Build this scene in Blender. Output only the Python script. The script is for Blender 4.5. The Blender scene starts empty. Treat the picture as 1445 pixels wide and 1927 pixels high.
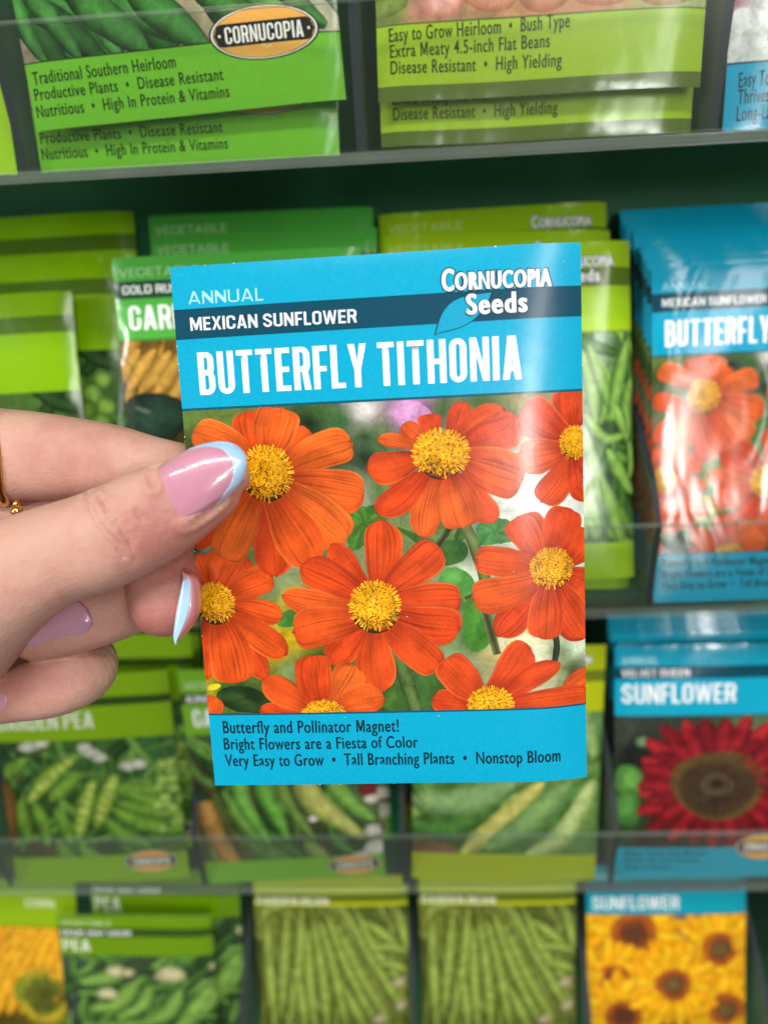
import bpy, bmesh, math, random
import numpy as np
from mathutils import Matrix, Vector
from mathutils.geometry import tessellate_polygon

# measured shapes: print outlines in millimetres on each packet, hand sections in metres
BG_HELD=[(-39.7,83.2,'#587230'),(-31.6,84.5,'#637b34'),(-42.1,75.5,'#3c5421'),(-12.6,83.0,'#3e642a'),(-14.5,80.4,'#0e1c0c'),(-13.0,76.4,'#183b16'),(-8.3,80.6,'#306128'),(-2.7,82.5,'#d9d4cf'),(0.6,81.8,'#948789'),(-8.7,74.0,'#254d20'),(-3.2,72.7,'#122814'),(-3.0,77.1,'#30562c'),(0.3,75.8,'#416832'),(-4.7,64.9,'#96a080'),(-8.3,61.7,'#7f906e'),(-0.8,65.9,'#547239'),(6.1,82.6,'#c07cb4'),(3.3,81.7,'#c98fc0'),(9.3,81.4,'#7b5874'),(12.6,81.8,'#41642c'),(20.2,81.9,'#46682f'),(26.6,78.9,'#3d5c29'),(29.9,81.5,'#928048'),(0.5,79.1,'#576e39'),(26.2,63.6,'#e6ebe0'),(33.8,60.0,'#eaeee8'),(40.3,59.7,'#e2e8dc'),(30.6,66.8,'#e4e2da'),(40.3,63.1,'#e4e9df'),(23.9,58.1,'#d5dccb'),(20.0,57.2,'#879774'),(17.4,60.6,'#728b5b'),(7.2,56.5,'#7b8654'),(10.6,57.5,'#567639'),(3.8,56.7,'#6e844c'),(13.8,54.0,'#4a6e30'),(16.9,45.9,'#cfdac0'),(14.5,43.7,'#497b3c'),(17.8,41.2,'#326121'),(18.8,35.4,'#386622'),(16.4,33.1,'#3c6926'),(13.0,32.0,'#728c59'),(12.9,28.4,'#929e7b'),(22.0,29.4,'#a8985c'),(25.4,30.5,'#e8e2b8'),(29.9,29.2,'#dfe3c0'),(36.6,29.0,'#728659'),(39.9,30.1,'#cfe0c4'),(38.7,25.4,'#486130'),(36.5,21.9,'#808c59'),(33.1,23.2,'#d8dcae'),(29.9,31.5,'#e6e2b4'),(10.3,21.3,'#86976c'),(7.0,23.8,'#30541e'),(4.4,19.0,'#2e501c'),(11.3,17.6,'#486e31'),(2.2,21.5,'#385823'),(-2.6,17.9,'#325020'),(-21.8,47.2,'#7d8f63'),(-24.3,44.9,'#6b8053'),(-20.4,50.6,'#86986b'),(-14.4,53.9,'#567239'),(-26.0,53.1,'#577b39'),(-21.5,43.6,'#b9a516'),(-19.8,42.4,'#3b6123'),(-22.7,34.1,'#c1a80f'),(-19.1,35.2,'#c0a50e'),(-25.3,30.6,'#b8a010'),(-17.1,30.4,'#566116'),(-16.0,29.2,'#232e0e'),(-22.6,26.9,'#728b54'),(-28.0,25.8,'#496e2e'),(-37.7,23.6,'#32611e'),(-40.7,23.6,'#9f9021'),(-34.2,22.3,'#254119'),(-24.9,19.6,'#1c3214'),(-39.3,54.8,'#869370'),(-41.0,54.8,'#101909')]
ART_HELD=[('poly',[(2.47,84.22),(8.36,83.93),(11.7,80.2),(9.28,79.77),(6.5,78.81),(4.48,77.82),(3.26,80.06)],'#c58cbc','#cf9dc8'),('poly',[(-7.66,62.77),(-5.96,62.93),(-3.76,62.05),(-0.31,63.6),(1.23,60.72),(0.0,58.5),(-2.33,56.89),(-4.15,54.67),(-6.76,52.46),(-8.46,54.59),(-7.58,58.23)],'#3f6f28','#4f8030'),('poly',[(1.12,58.46),(6.08,56.57),(11.57,54.09),(13.72,51.73),(8.15,52.5),(4.91,55.48)],'#4a6f2c','#3c5f24'),('poly',[(19.03,57.77),(20.81,58.27),(22.82,59.09),(26.64,58.27),(27.67,55.76),(26.52,53.54),(22.66,53.46),(19.54,52.89),(18.61,54.97)],'#3f7a3c','#4f8a48'),('poly',[(11.01,54.11),(13.83,54.92),(16.92,54.12),(17.28,51.61),(16.11,49.94),(13.63,49.22),(10.93,48.97)],'#2f5a24','#3f6a2c'),('poly',[(13.84,55.14),(16.2,59.01),(17.82,57.82),(17.19,55.59),(15.11,53.39)],'#3b6128','#2c4a1c'),('poly',[(10.46,48.41),(14.74,49.18),(18.23,46.42),(18.26,44.12),(16.69,40.69),(11.13,42.6)],'#4c8a3c','#5c9a48'),('poly',[(15.37,41.31),(18.99,42.36),(21.69,38.79),(22.12,34.1),(20.33,30.62),(16.89,29.52),(15.54,33.11)],'#3f7a26','#4a852d'),('poly',[(-24.66,39.58),(-19.88,41.22),(-17.05,39.95),(-17.78,37.59),(-21.94,36.52),(-24.85,36.84)],'#37702a','#467c30'),('poly',[(-40.34,21.17),(-37.75,23.33),(-33.53,23.73),(-29.42,22.78),(-26.07,19.63),(-25.07,16.89),(-35.85,17.1)],'#1f3516','#2f4a20'),('poly',[(-41.33,23.66),(-39.48,24.23),(-37.7,23.95),(-39.0,22.74),(-41.2,22.42)],'#d8c020','#c7b52a'),('poly',[(4.29,28.65),(10.55,27.3),(12.61,21.25),(11.86,16.42),(5.5,16.54)],'#37602a','#426c30'),('poly',[(-4.92,17.97),(0.1,25.15),(3.29,19.02),(3.16,15.98)],'#3b5f24','#476c2c'),('strip',[(16.38,57.88),(18.24,53.85),(19.75,48.67),(20.44,45.77)],1.23,'#6f7f46','#3f4a26',0),('strip',[(19.93,40.01),(21.03,35.31),(22.55,29.38)],0.91,'#3a3a20','#6c7a4a',0),('strip',[(13.95,58.31),(12.53,55.76),(10.88,53.55)],0.67,'#2c2c18','#4f5a38',0),('strip',[(34.75,33.75),(35.25,30.82),(34.75,27.3)],0.68,'#2f3a28','#1f2a1c',0),('strip',[(1.42,28.72),(2.93,23.88),(4.92,16.55)],1.53,'#5f7a40','#36481f',0),('strip',[(16.06,41.87),(17.2,42.41),(17.88,42.62)],0.34,'#5a4a2c','#3a3018',0),('petal',(-39.45,47.32),(-40.77,53.55),2.48,0.6,0.0),('petal',(-37.59,47.26),(-34.33,53.17),3.88,1.0,0.0),('petal',(-35.25,45.63),(-29.5,52.23),2.48,0.7,0.0),('petal',(-34.09,44.66),(-24.59,48.37),3.26,0.6,0.0),('petal',(-33.39,41.82),(-22.81,38.85),2.65,0.5,0.0),('petal',(-33.24,35.84),(-27.84,24.86),2.67,0.2,0.0),('petal',(-34.85,39.04),(-22.63,30.33),3.44,0.4,0.0),('petal',(-40.3,37.3),(-41.09,25.0),2.2,0.2,0.0),('petal',(-36.85,37.52),(-34.48,24.04),5.03,0.8,0.0),('petal',(-43.9,13.78),(-39.13,21.23),2.44,0.8,0.0),('disc',(-37.85,42.27),4.53,4.69,0),('petal',(-25.48,63.74),(-23.91,47.72),4.51,0.5,0.0),('petal',(-19.93,74.48),(-14.6,79.04),2.21,0.6,0.0),('petal',(-25.89,74.45),(-27.29,83.56),3.71,0.9,0.0),('petal',(-28.58,74.57),(-39.58,79.78),3.56,0.7,0.0),('petal',(-23.49,74.64),(-20.31,83.94),4.88,1.0,0.0),('petal',(-30.1,66.63),(-41.34,70.09),3.31,0.6,0.0),('petal',(-18.94,71.49),(-5.82,76.02),4.0,0.7,0.0),('petal',(-18.59,67.93),(-3.79,64.65),4.46,0.8,0.0),('petal',(-20.2,66.22),(-8.18,54.95),4.93,0.9,0.0),('petal',(-23.04,64.24),(-15.83,50.37),4.95,0.8,0.0),('petal',(-29.24,65.99),(-41.17,54.63),2.86,0.4,0.0),('petal',(-27.83,64.74),(-35.23,51.96),4.36,0.7,0.0),('disc',(-24.42,70.11),5.66,6.11,1),('petal',(39.28,77.25),(38.09,84.78),3.42,0.8,0.0),('petal',(40.91,78.15),(42.91,84.53),2.76,0.6,0.0),('petal',(37.31,75.37),(28.96,81.34),4.09,0.8,0.0),('petal',(36.94,72.42),(27.9,70.84),3.61,0.8,0.0),('petal',(38.54,70.37),(32.32,61.42),3.29,0.6,0.0),('petal',(39.85,70.31),(42.36,61.18),3.12,0.5,0.0),('disc',(39.56,73.46),3.11,3.6,0),('petal',(6.91,74.46),(-0.89,76.49),1.51,0.2,0.0),('petal',(8.29,75.4),(4.44,79.07),2.0,0.5,0.0),('petal',(10.35,76.63),(9.86,80.97),2.5,0.8,0.0),('petal',(17.01,67.29),(23.08,57.87),2.85,0.3,0.0),('petal',(14.68,76.76),(17.54,83.05),2.66,0.3,0.0),('petal',(16.66,76.34),(25.53,81.35),2.65,0.2,0.0),('petal',(17.92,74.62),(28.71,77.59),3.82,0.9,0.0),('petal',(17.48,71.3),(28.95,66.45),5.01,0.9,0.0),('petal',(6.46,71.79),(-3.43,70.03),3.53,0.3,0.0),('petal',(10.63,66.89),(7.77,54.83),3.21,0.5,0.0),('petal',(8.0,68.35),(-1.87,60.73),3.21,0.4,0.0),('petal',(14.33,67.07),(16.67,57.09),4.54,0.9,0.0),('disc',(12.2,72.71),6.02,5.19,0),('petal',(37.86,49.04),(42.89,54.93),3.47,0.7,0.0),('petal',(38.26,45.72),(44.59,41.96),3.95,0.7,0.0),('petal',(35.94,42.95),(41.99,31.48),4.2,0.5,0.0),('petal',(31.74,50.66),(27.38,59.24),4.06,1.0,0.0),('petal',(35.16,51.25),(38.01,60.44),3.93,1.0,0.0),('petal',(30.56,48.58),(18.2,50.43),3.26,0.8,0.0),('petal',(31.6,43.56),(22.45,33.34),3.51,0.3,0.0),('petal',(30.95,45.25),(17.22,41.86),3.86,0.8,0.0),('petal',(33.43,43.03),(32.65,32.09),3.86,0.6,0.0),('disc',(34.42,47.5),4.65,4.42,0),('petal',(-5.13,45.96),(-11.58,54.84),2.87,0.4,0.0),('petal',(-5.98,35.9),(-13.82,28.15),3.56,0.5,0.0),('petal',(-7.57,41.83),(-23.14,43.78),3.06,0.4,0.0),('petal',(-1.67,45.53),(-0.65,59.8),4.14,0.4,0.0),('petal',(0.81,44.8),(11.48,53.36),3.98,0.6,0.0),('petal',(1.95,42.18),(15.86,41.75),3.99,0.7,0.0),('petal',(-6.51,43.74),(-18.69,50.28),3.85,0.5,0.0),('petal',(-7.47,37.91),(-21.46,35.34),4.37,0.8,0.0),('petal',(-3.15,35.16),(-2.88,21.53),4.21,0.4,0.0),('petal',(1.48,38.95),(15.19,35.63),4.33,0.7,0.0),('petal',(-0.54,36.4),(10.28,26.4),3.87,0.7,0.0),('disc',(-3.03,40.71),5.62,5.62,0),('petal',(-19.45,16.44),(-29.89,18.19),2.01,0.4,0.0),('petal',(-18.96,18.82),(-28.71,25.15),3.18,0.5,0.0),('petal',(-13.68,19.73),(-8.01,28.01),3.83,0.7,0.0),('petal',(-16.31,19.45),(-17.24,30.41),4.17,0.8,0.0),('petal',(-12.47,18.01),(-1.95,20.84),3.33,0.5,0.0),('disc',(-15.52,16.2),5.02,3.85,0),('petal',(44.46,24.59),(36.53,20.58),2.62,0.3,0.0),('petal',(16.45,18.26),(8.14,19.69),2.82,0.6,0.0),('petal',(17.94,20.23),(11.12,28.85),4.03,0.7,0.0),('petal',(21.54,21.9),(29.05,31.82),3.76,0.6,0.0),('petal',(24.32,19.85),(36.16,27.0),2.55,0.2,0.0),('petal',(24.74,17.84),(42.56,18.97),2.92,0.6,0.0),('disc',(20.73,18.42),5.01,3.91,0)]
TEXT_HELD=[('ANNUAL', (-38.16, 105.63), 15.65, 2.53, -0.0114, '#a9e2ef', 0.12), ('MEXICAN SUNFLOWER', (-38.19, 100.32), 34.48, 2.64, -0.0097, '#ffffff', 0.13), ('BUTTERFLY TITHONIA', (-37.3, 87.14), 66.34, 8.7, -0.0021, '#ffffff', 0.29), ('ORNUCOPIA', (16.29, 105.13), 19.11, 3.4, -0.0116, '#ffffff', 0.2), ('Seeds', (18.35, 100.24), 12.15, 4.04, -0.0065, '#ffffff', 0.24), ('Butterfly and Pollinator Magnet!', (-38.51, 12.53), 39.29, 2.88, -0.0049, '#0b2430', 0.065), ('Bright Flowers are a Fiesta of Color', (-38.64, 8.62), 43.45, 2.77, -0.0015, '#0b2430', 0.065), ('Very Easy to Grow  •  Tall Branching Plants  •  Nonstop Bloom', (-38.67, 4.63), 74.3, 2.85, -0.0015, '#0b2430', 0.065)]
TEXT_INITIAL=('C', (13.63, 105.08), 2.55, 4.32, -0.0191, '#ffffff', 0.22)
LEAF=[(23.96,104.58),(23.32,103.16),(22.31,101.46),(20.94,99.95),(19.71,98.96),(17.99,98.11),(16.33,97.49),(14.2,97.13),(12.48,96.81),(11.74,96.43),(12.16,97.9),(12.78,99.83),(13.63,101.32),(14.7,102.49),(15.94,103.3),(17.47,103.98),(20.48,104.38)]
BG_A=[(-44.5,31.1,'#8f8468'),(43.8,22.6,'#b0aa90'),(43.1,16.6,'#b8b898'),(-5.8,15.2,'#9a8e70'),(-35.1,42.0,'#a9a07e'),(39.7,46.2,'#b5ad90'),(-22.7,68.8,'#a9a07e')]
ART_A=[('filler',-42,17,42,113,70,[('#3f7a38','#14300f'),('#2c5c28','#0e240b'),('#5a9a50','#1f4a18')],40,4.2,-50,18,11),('strip',[(-43.2,48.56),(-40.67,29.54),(-38.82,22.08),(-34.86,14.27)],2.36,'#46843c','#123010',1),('strip',[(-38.4,45.8),(-36.07,31.5),(-31.88,25.07),(-26.17,15.31)],2.87,'#46843c','#123010',1),('strip',[(-27.27,47.01),(-22.05,28.95),(-15.69,22.29),(-8.55,15.47)],4.85,'#46843c','#123010',1),('strip',[(-12.67,45.6),(-7.58,28.74),(-1.12,22.1),(7.51,15.15)],4.47,'#46843c','#123010',1),('strip',[(2.59,44.12),(7.7,29.65),(16.22,22.24),(25.28,17.73)],4.09,'#46843c','#123010',1),('strip',[(19.16,42.51),(24.39,31.58),(32.1,22.51),(38.41,17.68)],2.78,'#46843c','#123010',1),('strip',[(32.41,41.22),(39.97,25.34),(43.38,19.01)],2.47,'#46843c','#123010',1)]
TEXT_A=[('Traditional Southern Heirloom', (-39.96, 11.0), 38.16, 2.49, 0.0089, '#17300f', 0.075), ('Productive Plants  •  Disease Resistant', (-40.35, 7.23), 50.45, 2.39, 0.0016, '#17300f', 0.075), ('Nutritious  •  High In Protein & Vitamins', (-40.66, 3.16), 51.7, 2.42, 0.0003, '#17300f', 0.075)]
A_marks=[(-41.45,15.91),(41.94,15.88),(22.01,17.19),(7.89,17.57),(36.26,17.03),(22.86,23.41),(21.13,10.75)]
BG_B=[(-42.4,20.0,'#5f7a28'),(-36.6,21.6,'#7c8f3a'),(-30.3,20.0,'#c58a70'),(5.4,19.9,'#c98a60'),(39.6,19.2,'#a5b070'),(-36.1,41.6,'#5f7a28'),(38.3,37.1,'#6f8a38')]
ART_B=[('ell',(-39.45,23.0),6.01,3.34,0,'#8a9c48','#5d7028'),('ell',(-24.56,24.64),7.27,5.95,0,'#f0b8ac','#c07a62'),('ell',(-11.98,24.55),7.23,5.58,0,'#e2a183','#b06a48'),('ell',(1.2,23.8),7.84,5.22,0,'#dd9a70','#a9643f'),('ell',(15.62,23.59),8.44,4.86,0,'#d89468','#a9643f'),('ell',(31.93,23.27),9.02,5.15,0,'#cf9a6c','#8f6a40')]
TEXT_B=[('Easy to Grow Heirloom  •  Bush Type', (-38.28, 13.93), 45.9, 2.68, 0.0175, '#2c3a0c', 0.075), ('Extra Meaty 4.5-inch Flat Beans', (-38.12, 10.24), 40.89, 2.58, 0.0104, '#2c3a0c', 0.075), ('Disease Resistant  •  High Yielding', (-38.1, 6.41), 43.94, 2.6, -0.0062, '#2c3a0c', 0.075)]
B_marks=[(-41.87,17.52),(41.38,18.18),(-41.81,3.6),(42.09,3.42)]
BG_C=[(-42.3,29.3,'#9a2a48'),(-41.3,25.7,'#e2e0dd'),(-32.2,27.6,'#efeeec'),(-37.4,18.2,'#d8d9d6'),(-11.3,22.7,'#e8e8e6'),(-27.4,52.5,'#e2e2e2')]
ART_C=[('ell',(-38.0,25.51),3.83,3.19,0,'#f6f5f3','#d2d3d0'),('ell',(-32.77,26.39),4.32,3.56,0,'#f6f5f3','#d2d3d0'),('ell',(-38.23,20.09),4.13,2.84,0,'#f6f5f3','#d2d3d0'),('ell',(-32.23,20.35),4.63,3.09,0,'#f6f5f3','#d2d3d0'),('ell',(-27.11,22.47),4.6,3.84,0,'#f6f5f3','#d2d3d0'),('poly',[(-43.09,32.93),(-40.58,32.78),(-41.24,29.52),(-42.47,28.16)],'#a02048','#a02048')]
TEXT_C=[('Easy To Grow Indoors', (-38.37, 10.12), 23.15, 3.02, 0.0297, '#0b2c3c', 0.055), ('Thrives In Containers', (-38.34, 6.22), 23.56, 2.92, 0.0193, '#0b2c3c', 0.055), ('Long-Lasting Harvest', (-38.29, 2.16), 23.95, 2.95, 0.0251, '#0b2c3c', 0.055)]
C_marks=[(-41.79,15.77),(-31.23,16.64)]
BG_D=[(25.2,71.7,'#4a6a2c'),(32.4,59.7,'#3a5a26'),(13.5,52.5,'#44702c'),(-0.1,61.0,'#5b7038'),(-8.8,33.3,'#3f5c28'),(30.3,32.0,'#33501f'),(10.2,12.4,'#3f5c28')]
ART_D=[('filler',-42,2,42,80,60,[('#5f8f3c','#27451a'),('#4a7a30','#1e3814'),('#78a84a','#36601f'),('#2f5224','#16280f')],18,4,20,90,7),('poly',[(4.29,64.75),(10.43,64.89),(16.41,63.27),(18.75,54.3),(11.46,52.6),(1.4,54.97),(-2.35,59.09)],'#3f7a2c','#56873f'),('ell',(29.63,63.33),4.19,4.19,0,'#8fb84e','#3a6420'),('ell',(34.34,58.62),3.79,3.79,0,'#8fb84e','#3a6420'),('ell',(27.11,56.94),4.4,4.4,0,'#8fb84e','#3a6420'),('ell',(31.8,51.82),4.81,4.81,0,'#8fb84e','#3a6420'),('ell',(25.53,49.68),3.62,3.62,0,'#8fb84e','#3a6420'),('ell',(34.48,46.77),3.81,3.81,0,'#8fb84e','#3a6420'),('ell',(24.91,67.84),2.99,2.99,0,'#8fb84e','#3a6420'),('ell',(34.06,68.44),3.18,3.18,0,'#8fb84e','#3a6420'),('ell',(6.54,42.82),4.46,4.46,0,'#8fb84e','#3a6420'),('ell',(14.41,38.54),4.87,4.87,0,'#8fb84e','#3a6420'),('ell',(22.76,40.23),4.45,4.45,0,'#8fb84e','#3a6420'),('ell',(30.76,37.95),4.44,4.44,0,'#8fb84e','#3a6420'),('ell',(22.6,59.09),2.0,2.8,0,'#16260e','#2c4418')]
BG_E=[(-41.2,78.3,'#6b4f1c'),(-26.3,77.6,'#6f5420'),(-40.0,64.8,'#3a3018'),(-23.9,60.7,'#5a4018'),(-34.9,51.0,'#22301f'),(10.7,69.2,'#7b5f28'),(8.5,35.1,'#5f7a38')]
ART_E=[('filler',-42,50,42,84,40,[('#b88a34','#5e4414'),('#8a6422','#3c2a0c')],34,2.6,55,14,8),('strip',[(-43.45,68.37),(-39.11,74.19),(-34.75,80.64)],2.87,'#d0a148','#7a5a1c',1),('strip',[(-39.87,66.18),(-34.11,73.96),(-29.15,80.37)],2.87,'#d0a148','#7a5a1c',1),('strip',[(-36.23,64.66),(-29.97,71.09),(-24.22,79.47)],2.87,'#d0a148','#7a5a1c',1),('strip',[(-30.63,63.72),(-25.65,70.21),(-19.92,78.61)],2.87,'#d0a148','#7a5a1c',1),('strip',[(-26.46,60.82),(-21.54,66.66),(-15.05,77.05)],2.88,'#d0a148','#7a5a1c',1),('strip',[(-21.42,60.58),(-14.33,70.35),(-8.73,78.07)],2.88,'#d0a148','#7a5a1c',1),('strip',[(-15.39,56.9),(-8.08,70.05),(-2.51,77.78)],2.89,'#d0a148','#7a5a1c',1),('strip',[(-9.09,56.61),(-0.58,69.7),(4.95,77.42)],2.89,'#d0a148','#7a5a1c',1),('strip',[(0.37,56.17),(7.54,69.32),(17.37,76.83)],2.89,'#d0a148','#7a5a1c',1),('ell',(-32.67,54.98),13.22,9.91,0.2,'#2c4a3a','#1a2a20'),('ell',(-35.53,58.52),3.29,0.92,-0.4,'#7a8a80','#3c5046')]
BG_G=[(26.9,81.2,'#8fae8a'),(39.6,78.8,'#4a6f3c'),(26.3,52.9,'#2c4a22'),(40.7,34.3,'#1f3818'),(23.7,16.8,'#33582a'),(-12.5,54.7,'#33582a'),(-13.8,18.3,'#2c4a22'),(33.1,20.1,'#263f1c')]
ART_G=[('filler',-42,12,42,84,70,[('#8fbc55','#37611f'),('#6f9c40','#2c5218'),('#4a7830','#1c3812')],32,2.3,-60,40,6),('strip',[(23.22,77.86),(26.61,65.36),(28.18,52.83)],2.5,'#8fbc55','#37611f',1),('strip',[(25.99,79.47),(30.29,66.94),(36.43,52.45)],2.32,'#8fbc55','#37611f',1),('strip',[(39.62,80.52),(35.76,66.67),(33.71,54.36)],2.49,'#8fbc55','#37611f',1),('strip',[(42.18,69.88),(38.92,59.44),(39.09,46.96)],2.14,'#8fbc55','#37611f',1),('strip',[(24.22,56.59),(30.85,48.24),(39.12,49.11)],1.99,'#8fbc55','#37611f',1),('strip',[(38.75,48.77),(36.49,56.01),(33.83,60.58)],1.99,'#8fbc55','#37611f',1),('strip',[(23.59,53.05),(26.97,38.51),(31.34,25.62),(37.64,14.39)],2.72,'#8fbc55','#37611f',1),('strip',[(31.7,44.61),(36.15,36.3),(41.01,28.86)],2.55,'#8fbc55','#37611f',1),('strip',[(24.2,38.63),(25.78,25.85),(28.34,14.76)],2.56,'#8fbc55','#37611f',1),('strip',[(29.66,34.78),(33.16,23.72),(35.76,13.55)],2.74,'#8fbc55','#37611f',1),('strip',[(22.95,24.14),(25.62,18.54),(27.39,13.87)],2.21,'#8fbc55','#37611f',1),('strip',[(40.0,46.92),(40.81,39.71),(39.99,34.33)],1.63,'#8fbc55','#37611f',1),('strip',[(15.75,71.2),(20.62,44.21),(23.68,14.94)],2.88,'#8fbc55','#37611f',1),('strip',[(6.57,71.66),(9.51,44.7),(16.21,15.23)],2.89,'#8fbc55','#37611f',1),('strip',[(-2.75,68.57),(-1.64,45.2),(4.96,15.68)],2.9,'#8fbc55','#37611f',1)]
BG_I=[(-34.8,77.5,'#3c5a28'),(3.2,75.7,'#3f6a2c'),(28.5,70.5,'#3a6a3c'),(-16.9,50.5,'#2c4a1c'),(26.3,48.6,'#3c6230'),(-2.8,19.2,'#33502a'),(32.0,17.8,'#4f7030'),(-41.3,31.0,'#5a3a18'),(-43.2,51.6,'#7a6a30')]
ART_I=[('filler',-42,15,42,80,90,[('#5f8f3c','#27451a'),('#4a7a30','#1e3814'),('#78a84a','#36601f'),('#2f5224','#16280f')],22,2.6,60,70,3),('strip',[(-40.55,58.63),(-34.58,64.43),(-26.9,70.11)],3.79,'#7aa83c','#3c661c',1),('strip',[(-19.12,46.5),(-11.36,53.27),(-2.68,60.94)],4.26,'#7aa83c','#3c661c',1),('strip',[(12.87,52.18),(22.14,49.75),(33.29,49.26)],5.62,'#7aa83c','#3c661c',1),('strip',[(10.0,41.17),(21.29,32.56),(42.37,26.59)],4.71,'#7aa83c','#3c661c',1),('strip',[(5.9,35.24),(13.64,25.71),(25.28,20.12)],4.26,'#7aa83c','#3c661c',1),('strip',[(-33.01,48.13),(-33.58,35.86),(-31.5,23.39)],3.99,'#7aa83c','#3c661c',1),('strip',[(-27.11,45.83),(-24.02,34.44),(-22.8,22.01)],3.99,'#7aa83c','#3c661c',1),('strip',[(-16.96,42.33),(-13.73,31.96),(-11.36,21.56)],3.42,'#7aa83c','#3c661c',1),('strip',[(-18.05,24.92),(-14.57,16.51),(-10.97,9.1)],3.83,'#7aa83c','#3c661c',1),('strip',[(-7.85,21.42),(-1.62,13.94),(4.75,7.47)],3.83,'#7aa83c','#3c661c',1),('strip',[(17.73,48.94),(30.04,42.34),(33.95,38.12)],3.75,'#7aa83c','#3c661c',1),('strip',[(12.04,44.13),(28.79,38.34),(42.35,35.74)],3.76,'#7aa83c','#3c661c',1),('strip',[(-4.18,71.03),(-18.5,59.65),(-29.74,45.94)],4.1,'#9ab848','#47701f',1),('ell',(-8.38,67.59),2.43,2.43,0,'#c3d368','#86a83c'),('ell',(-12.19,64.27),2.44,2.44,0,'#c3d368','#86a83c'),('ell',(-15.88,60.85),2.44,2.44,0,'#c3d368','#86a83c'),('ell',(-19.46,57.34),2.45,2.45,0,'#c3d368','#86a83c'),('ell',(-22.93,53.73),2.46,2.46,0,'#c3d368','#86a83c'),('ell',(-26.28,50.03),2.46,2.46,0,'#c3d368','#86a83c'),('strip',[(3.05,57.66),(-2.69,44.77),(-8.39,24.54)],4.12,'#9ab848','#47701f',1),('ell',(1.33,53.65),2.44,2.44,0,'#c3d368','#86a83c'),('ell',(-0.26,49.6),2.45,2.45,0,'#c3d368','#86a83c'),('ell',(-1.86,45.27),2.45,2.45,0,'#c3d368','#86a83c'),('ell',(-3.46,40.64),2.46,2.46,0,'#c3d368','#86a83c'),('ell',(-5.07,35.71),2.47,2.47,0,'#c3d368','#86a83c'),('ell',(-6.67,30.48),2.47,2.47,0,'#c3d368','#86a83c'),('strip',[(13.69,60.19),(8.24,49.36),(1.12,31.35)],4.47,'#9ab848','#47701f',1),('ell',(12.03,56.79),2.43,2.43,0,'#c3d368','#86a83c'),('ell',(10.41,53.33),2.43,2.43,0,'#c3d368','#86a83c'),('ell',(8.71,49.59),2.44,2.44,0,'#c3d368','#86a83c'),('ell',(6.95,45.55),2.45,2.45,0,'#c3d368','#86a83c'),('ell',(5.13,41.23),2.45,2.45,0,'#c3d368','#86a83c'),('ell',(3.23,36.62),2.46,2.46,0,'#c3d368','#86a83c'),('ell',(35.8,63.82),2.77,2.59,0,'#aecb66','#6a9438'),('ell',(37.51,61.58),2.78,2.59,0,'#aecb66','#6a9438'),('ell',(32.58,51.43),2.79,2.61,0,'#aecb66','#6a9438'),('ell',(41.21,34.15),2.81,2.62,0,'#aecb66','#6a9438'),('ell',(41.64,58.58),2.78,2.59,0,'#aecb66','#6a9438'),('ell',(38.7,56.42),2.78,2.6,0,'#aecb66','#6a9438'),('ell',(35.03,63.73),2.77,2.59,0,'#aecb66','#6a9438'),('ell',(32.23,29.09),2.83,2.64,0,'#aecb66','#6a9438'),('ell',(40.12,33.93),2.81,2.63,0,'#aecb66','#6a9438'),('ell',(42.17,59.75),2.77,2.59,0,'#aecb66','#6a9438'),('ell',(34.59,41.81),2.81,2.62,0,'#aecb66','#6a9438'),('ell',(38.76,31.94),2.82,2.63,0,'#aecb66','#6a9438'),('ell',(43.53,64.15),2.77,2.58,0,'#aecb66','#6a9438'),('ell',(37.97,39.76),2.81,2.62,0,'#aecb66','#6a9438'),('ell',(38.73,60.56),2.78,2.59,0,'#aecb66','#6a9438'),('ell',(38.69,64.27),2.77,2.59,0,'#aecb66','#6a9438'),('ell',(41.16,31.38),2.82,2.63,0,'#aecb66','#6a9438'),('ell',(38.74,55.42),2.78,2.6,0,'#aecb66','#6a9438'),('ell',(41.99,43.8),2.8,2.61,0,'#aecb66','#6a9438'),('ell',(40.6,32.14),2.82,2.63,0,'#aecb66','#6a9438'),('ell',(37.82,50.68),2.79,2.6,0,'#aecb66','#6a9438'),('ell',(38.84,49.91),2.79,2.61,0,'#aecb66','#6a9438'),('ell',(34.1,55.43),2.79,2.6,0,'#aecb66','#6a9438'),('ell',(42.9,65.99),2.77,2.58,0,'#aecb66','#6a9438'),('ell',(31.43,41.97),2.81,2.62,0,'#aecb66','#6a9438'),('ell',(34.61,45.72),2.8,2.61,0,'#aecb66','#6a9438'),('ell',(-23.48,76.96),3.92,2.8,0,'#d8d8c8','#9aa88a'),('ell',(-27.06,76.13),3.93,2.81,0,'#d8d8c8','#9aa88a'),('ell',(-19.85,78.28),3.92,2.8,0,'#d8d8c8','#9aa88a'),('ell',(0.56,74.8),3.9,2.79,0,'#d8d8c8','#9aa88a'),('ell',(3.67,71.66),3.9,2.79,0,'#d8d8c8','#9aa88a'),('ell',(6.9,69.51),3.9,2.79,0,'#d8d8c8','#9aa88a'),('ell',(19.25,63.93),3.9,2.79,0,'#d8d8c8','#9aa88a'),('ell',(24.48,64.69),3.89,2.78,0,'#d8d8c8','#9aa88a'),('ell',(-41.77,41.34),5.74,19.15,0,'#9a6a30','#5a3a18')]
I_oval=[(24.9,7.7),(13.05,8.14),(25.42,13.05)]
BG_J=[(-33.7,47.2,'#4a3c20'),(-29.5,21.9,'#5a5238'),(-1.4,16.0,'#3f4a2c'),(19.8,14.7,'#3a4428'),(42.6,34.1,'#4f6a40'),(46.0,74.2,'#3f5a2c'),(-21.9,87.0,'#46602c'),(9.0,116.0,'#3f5a2c')]
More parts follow.
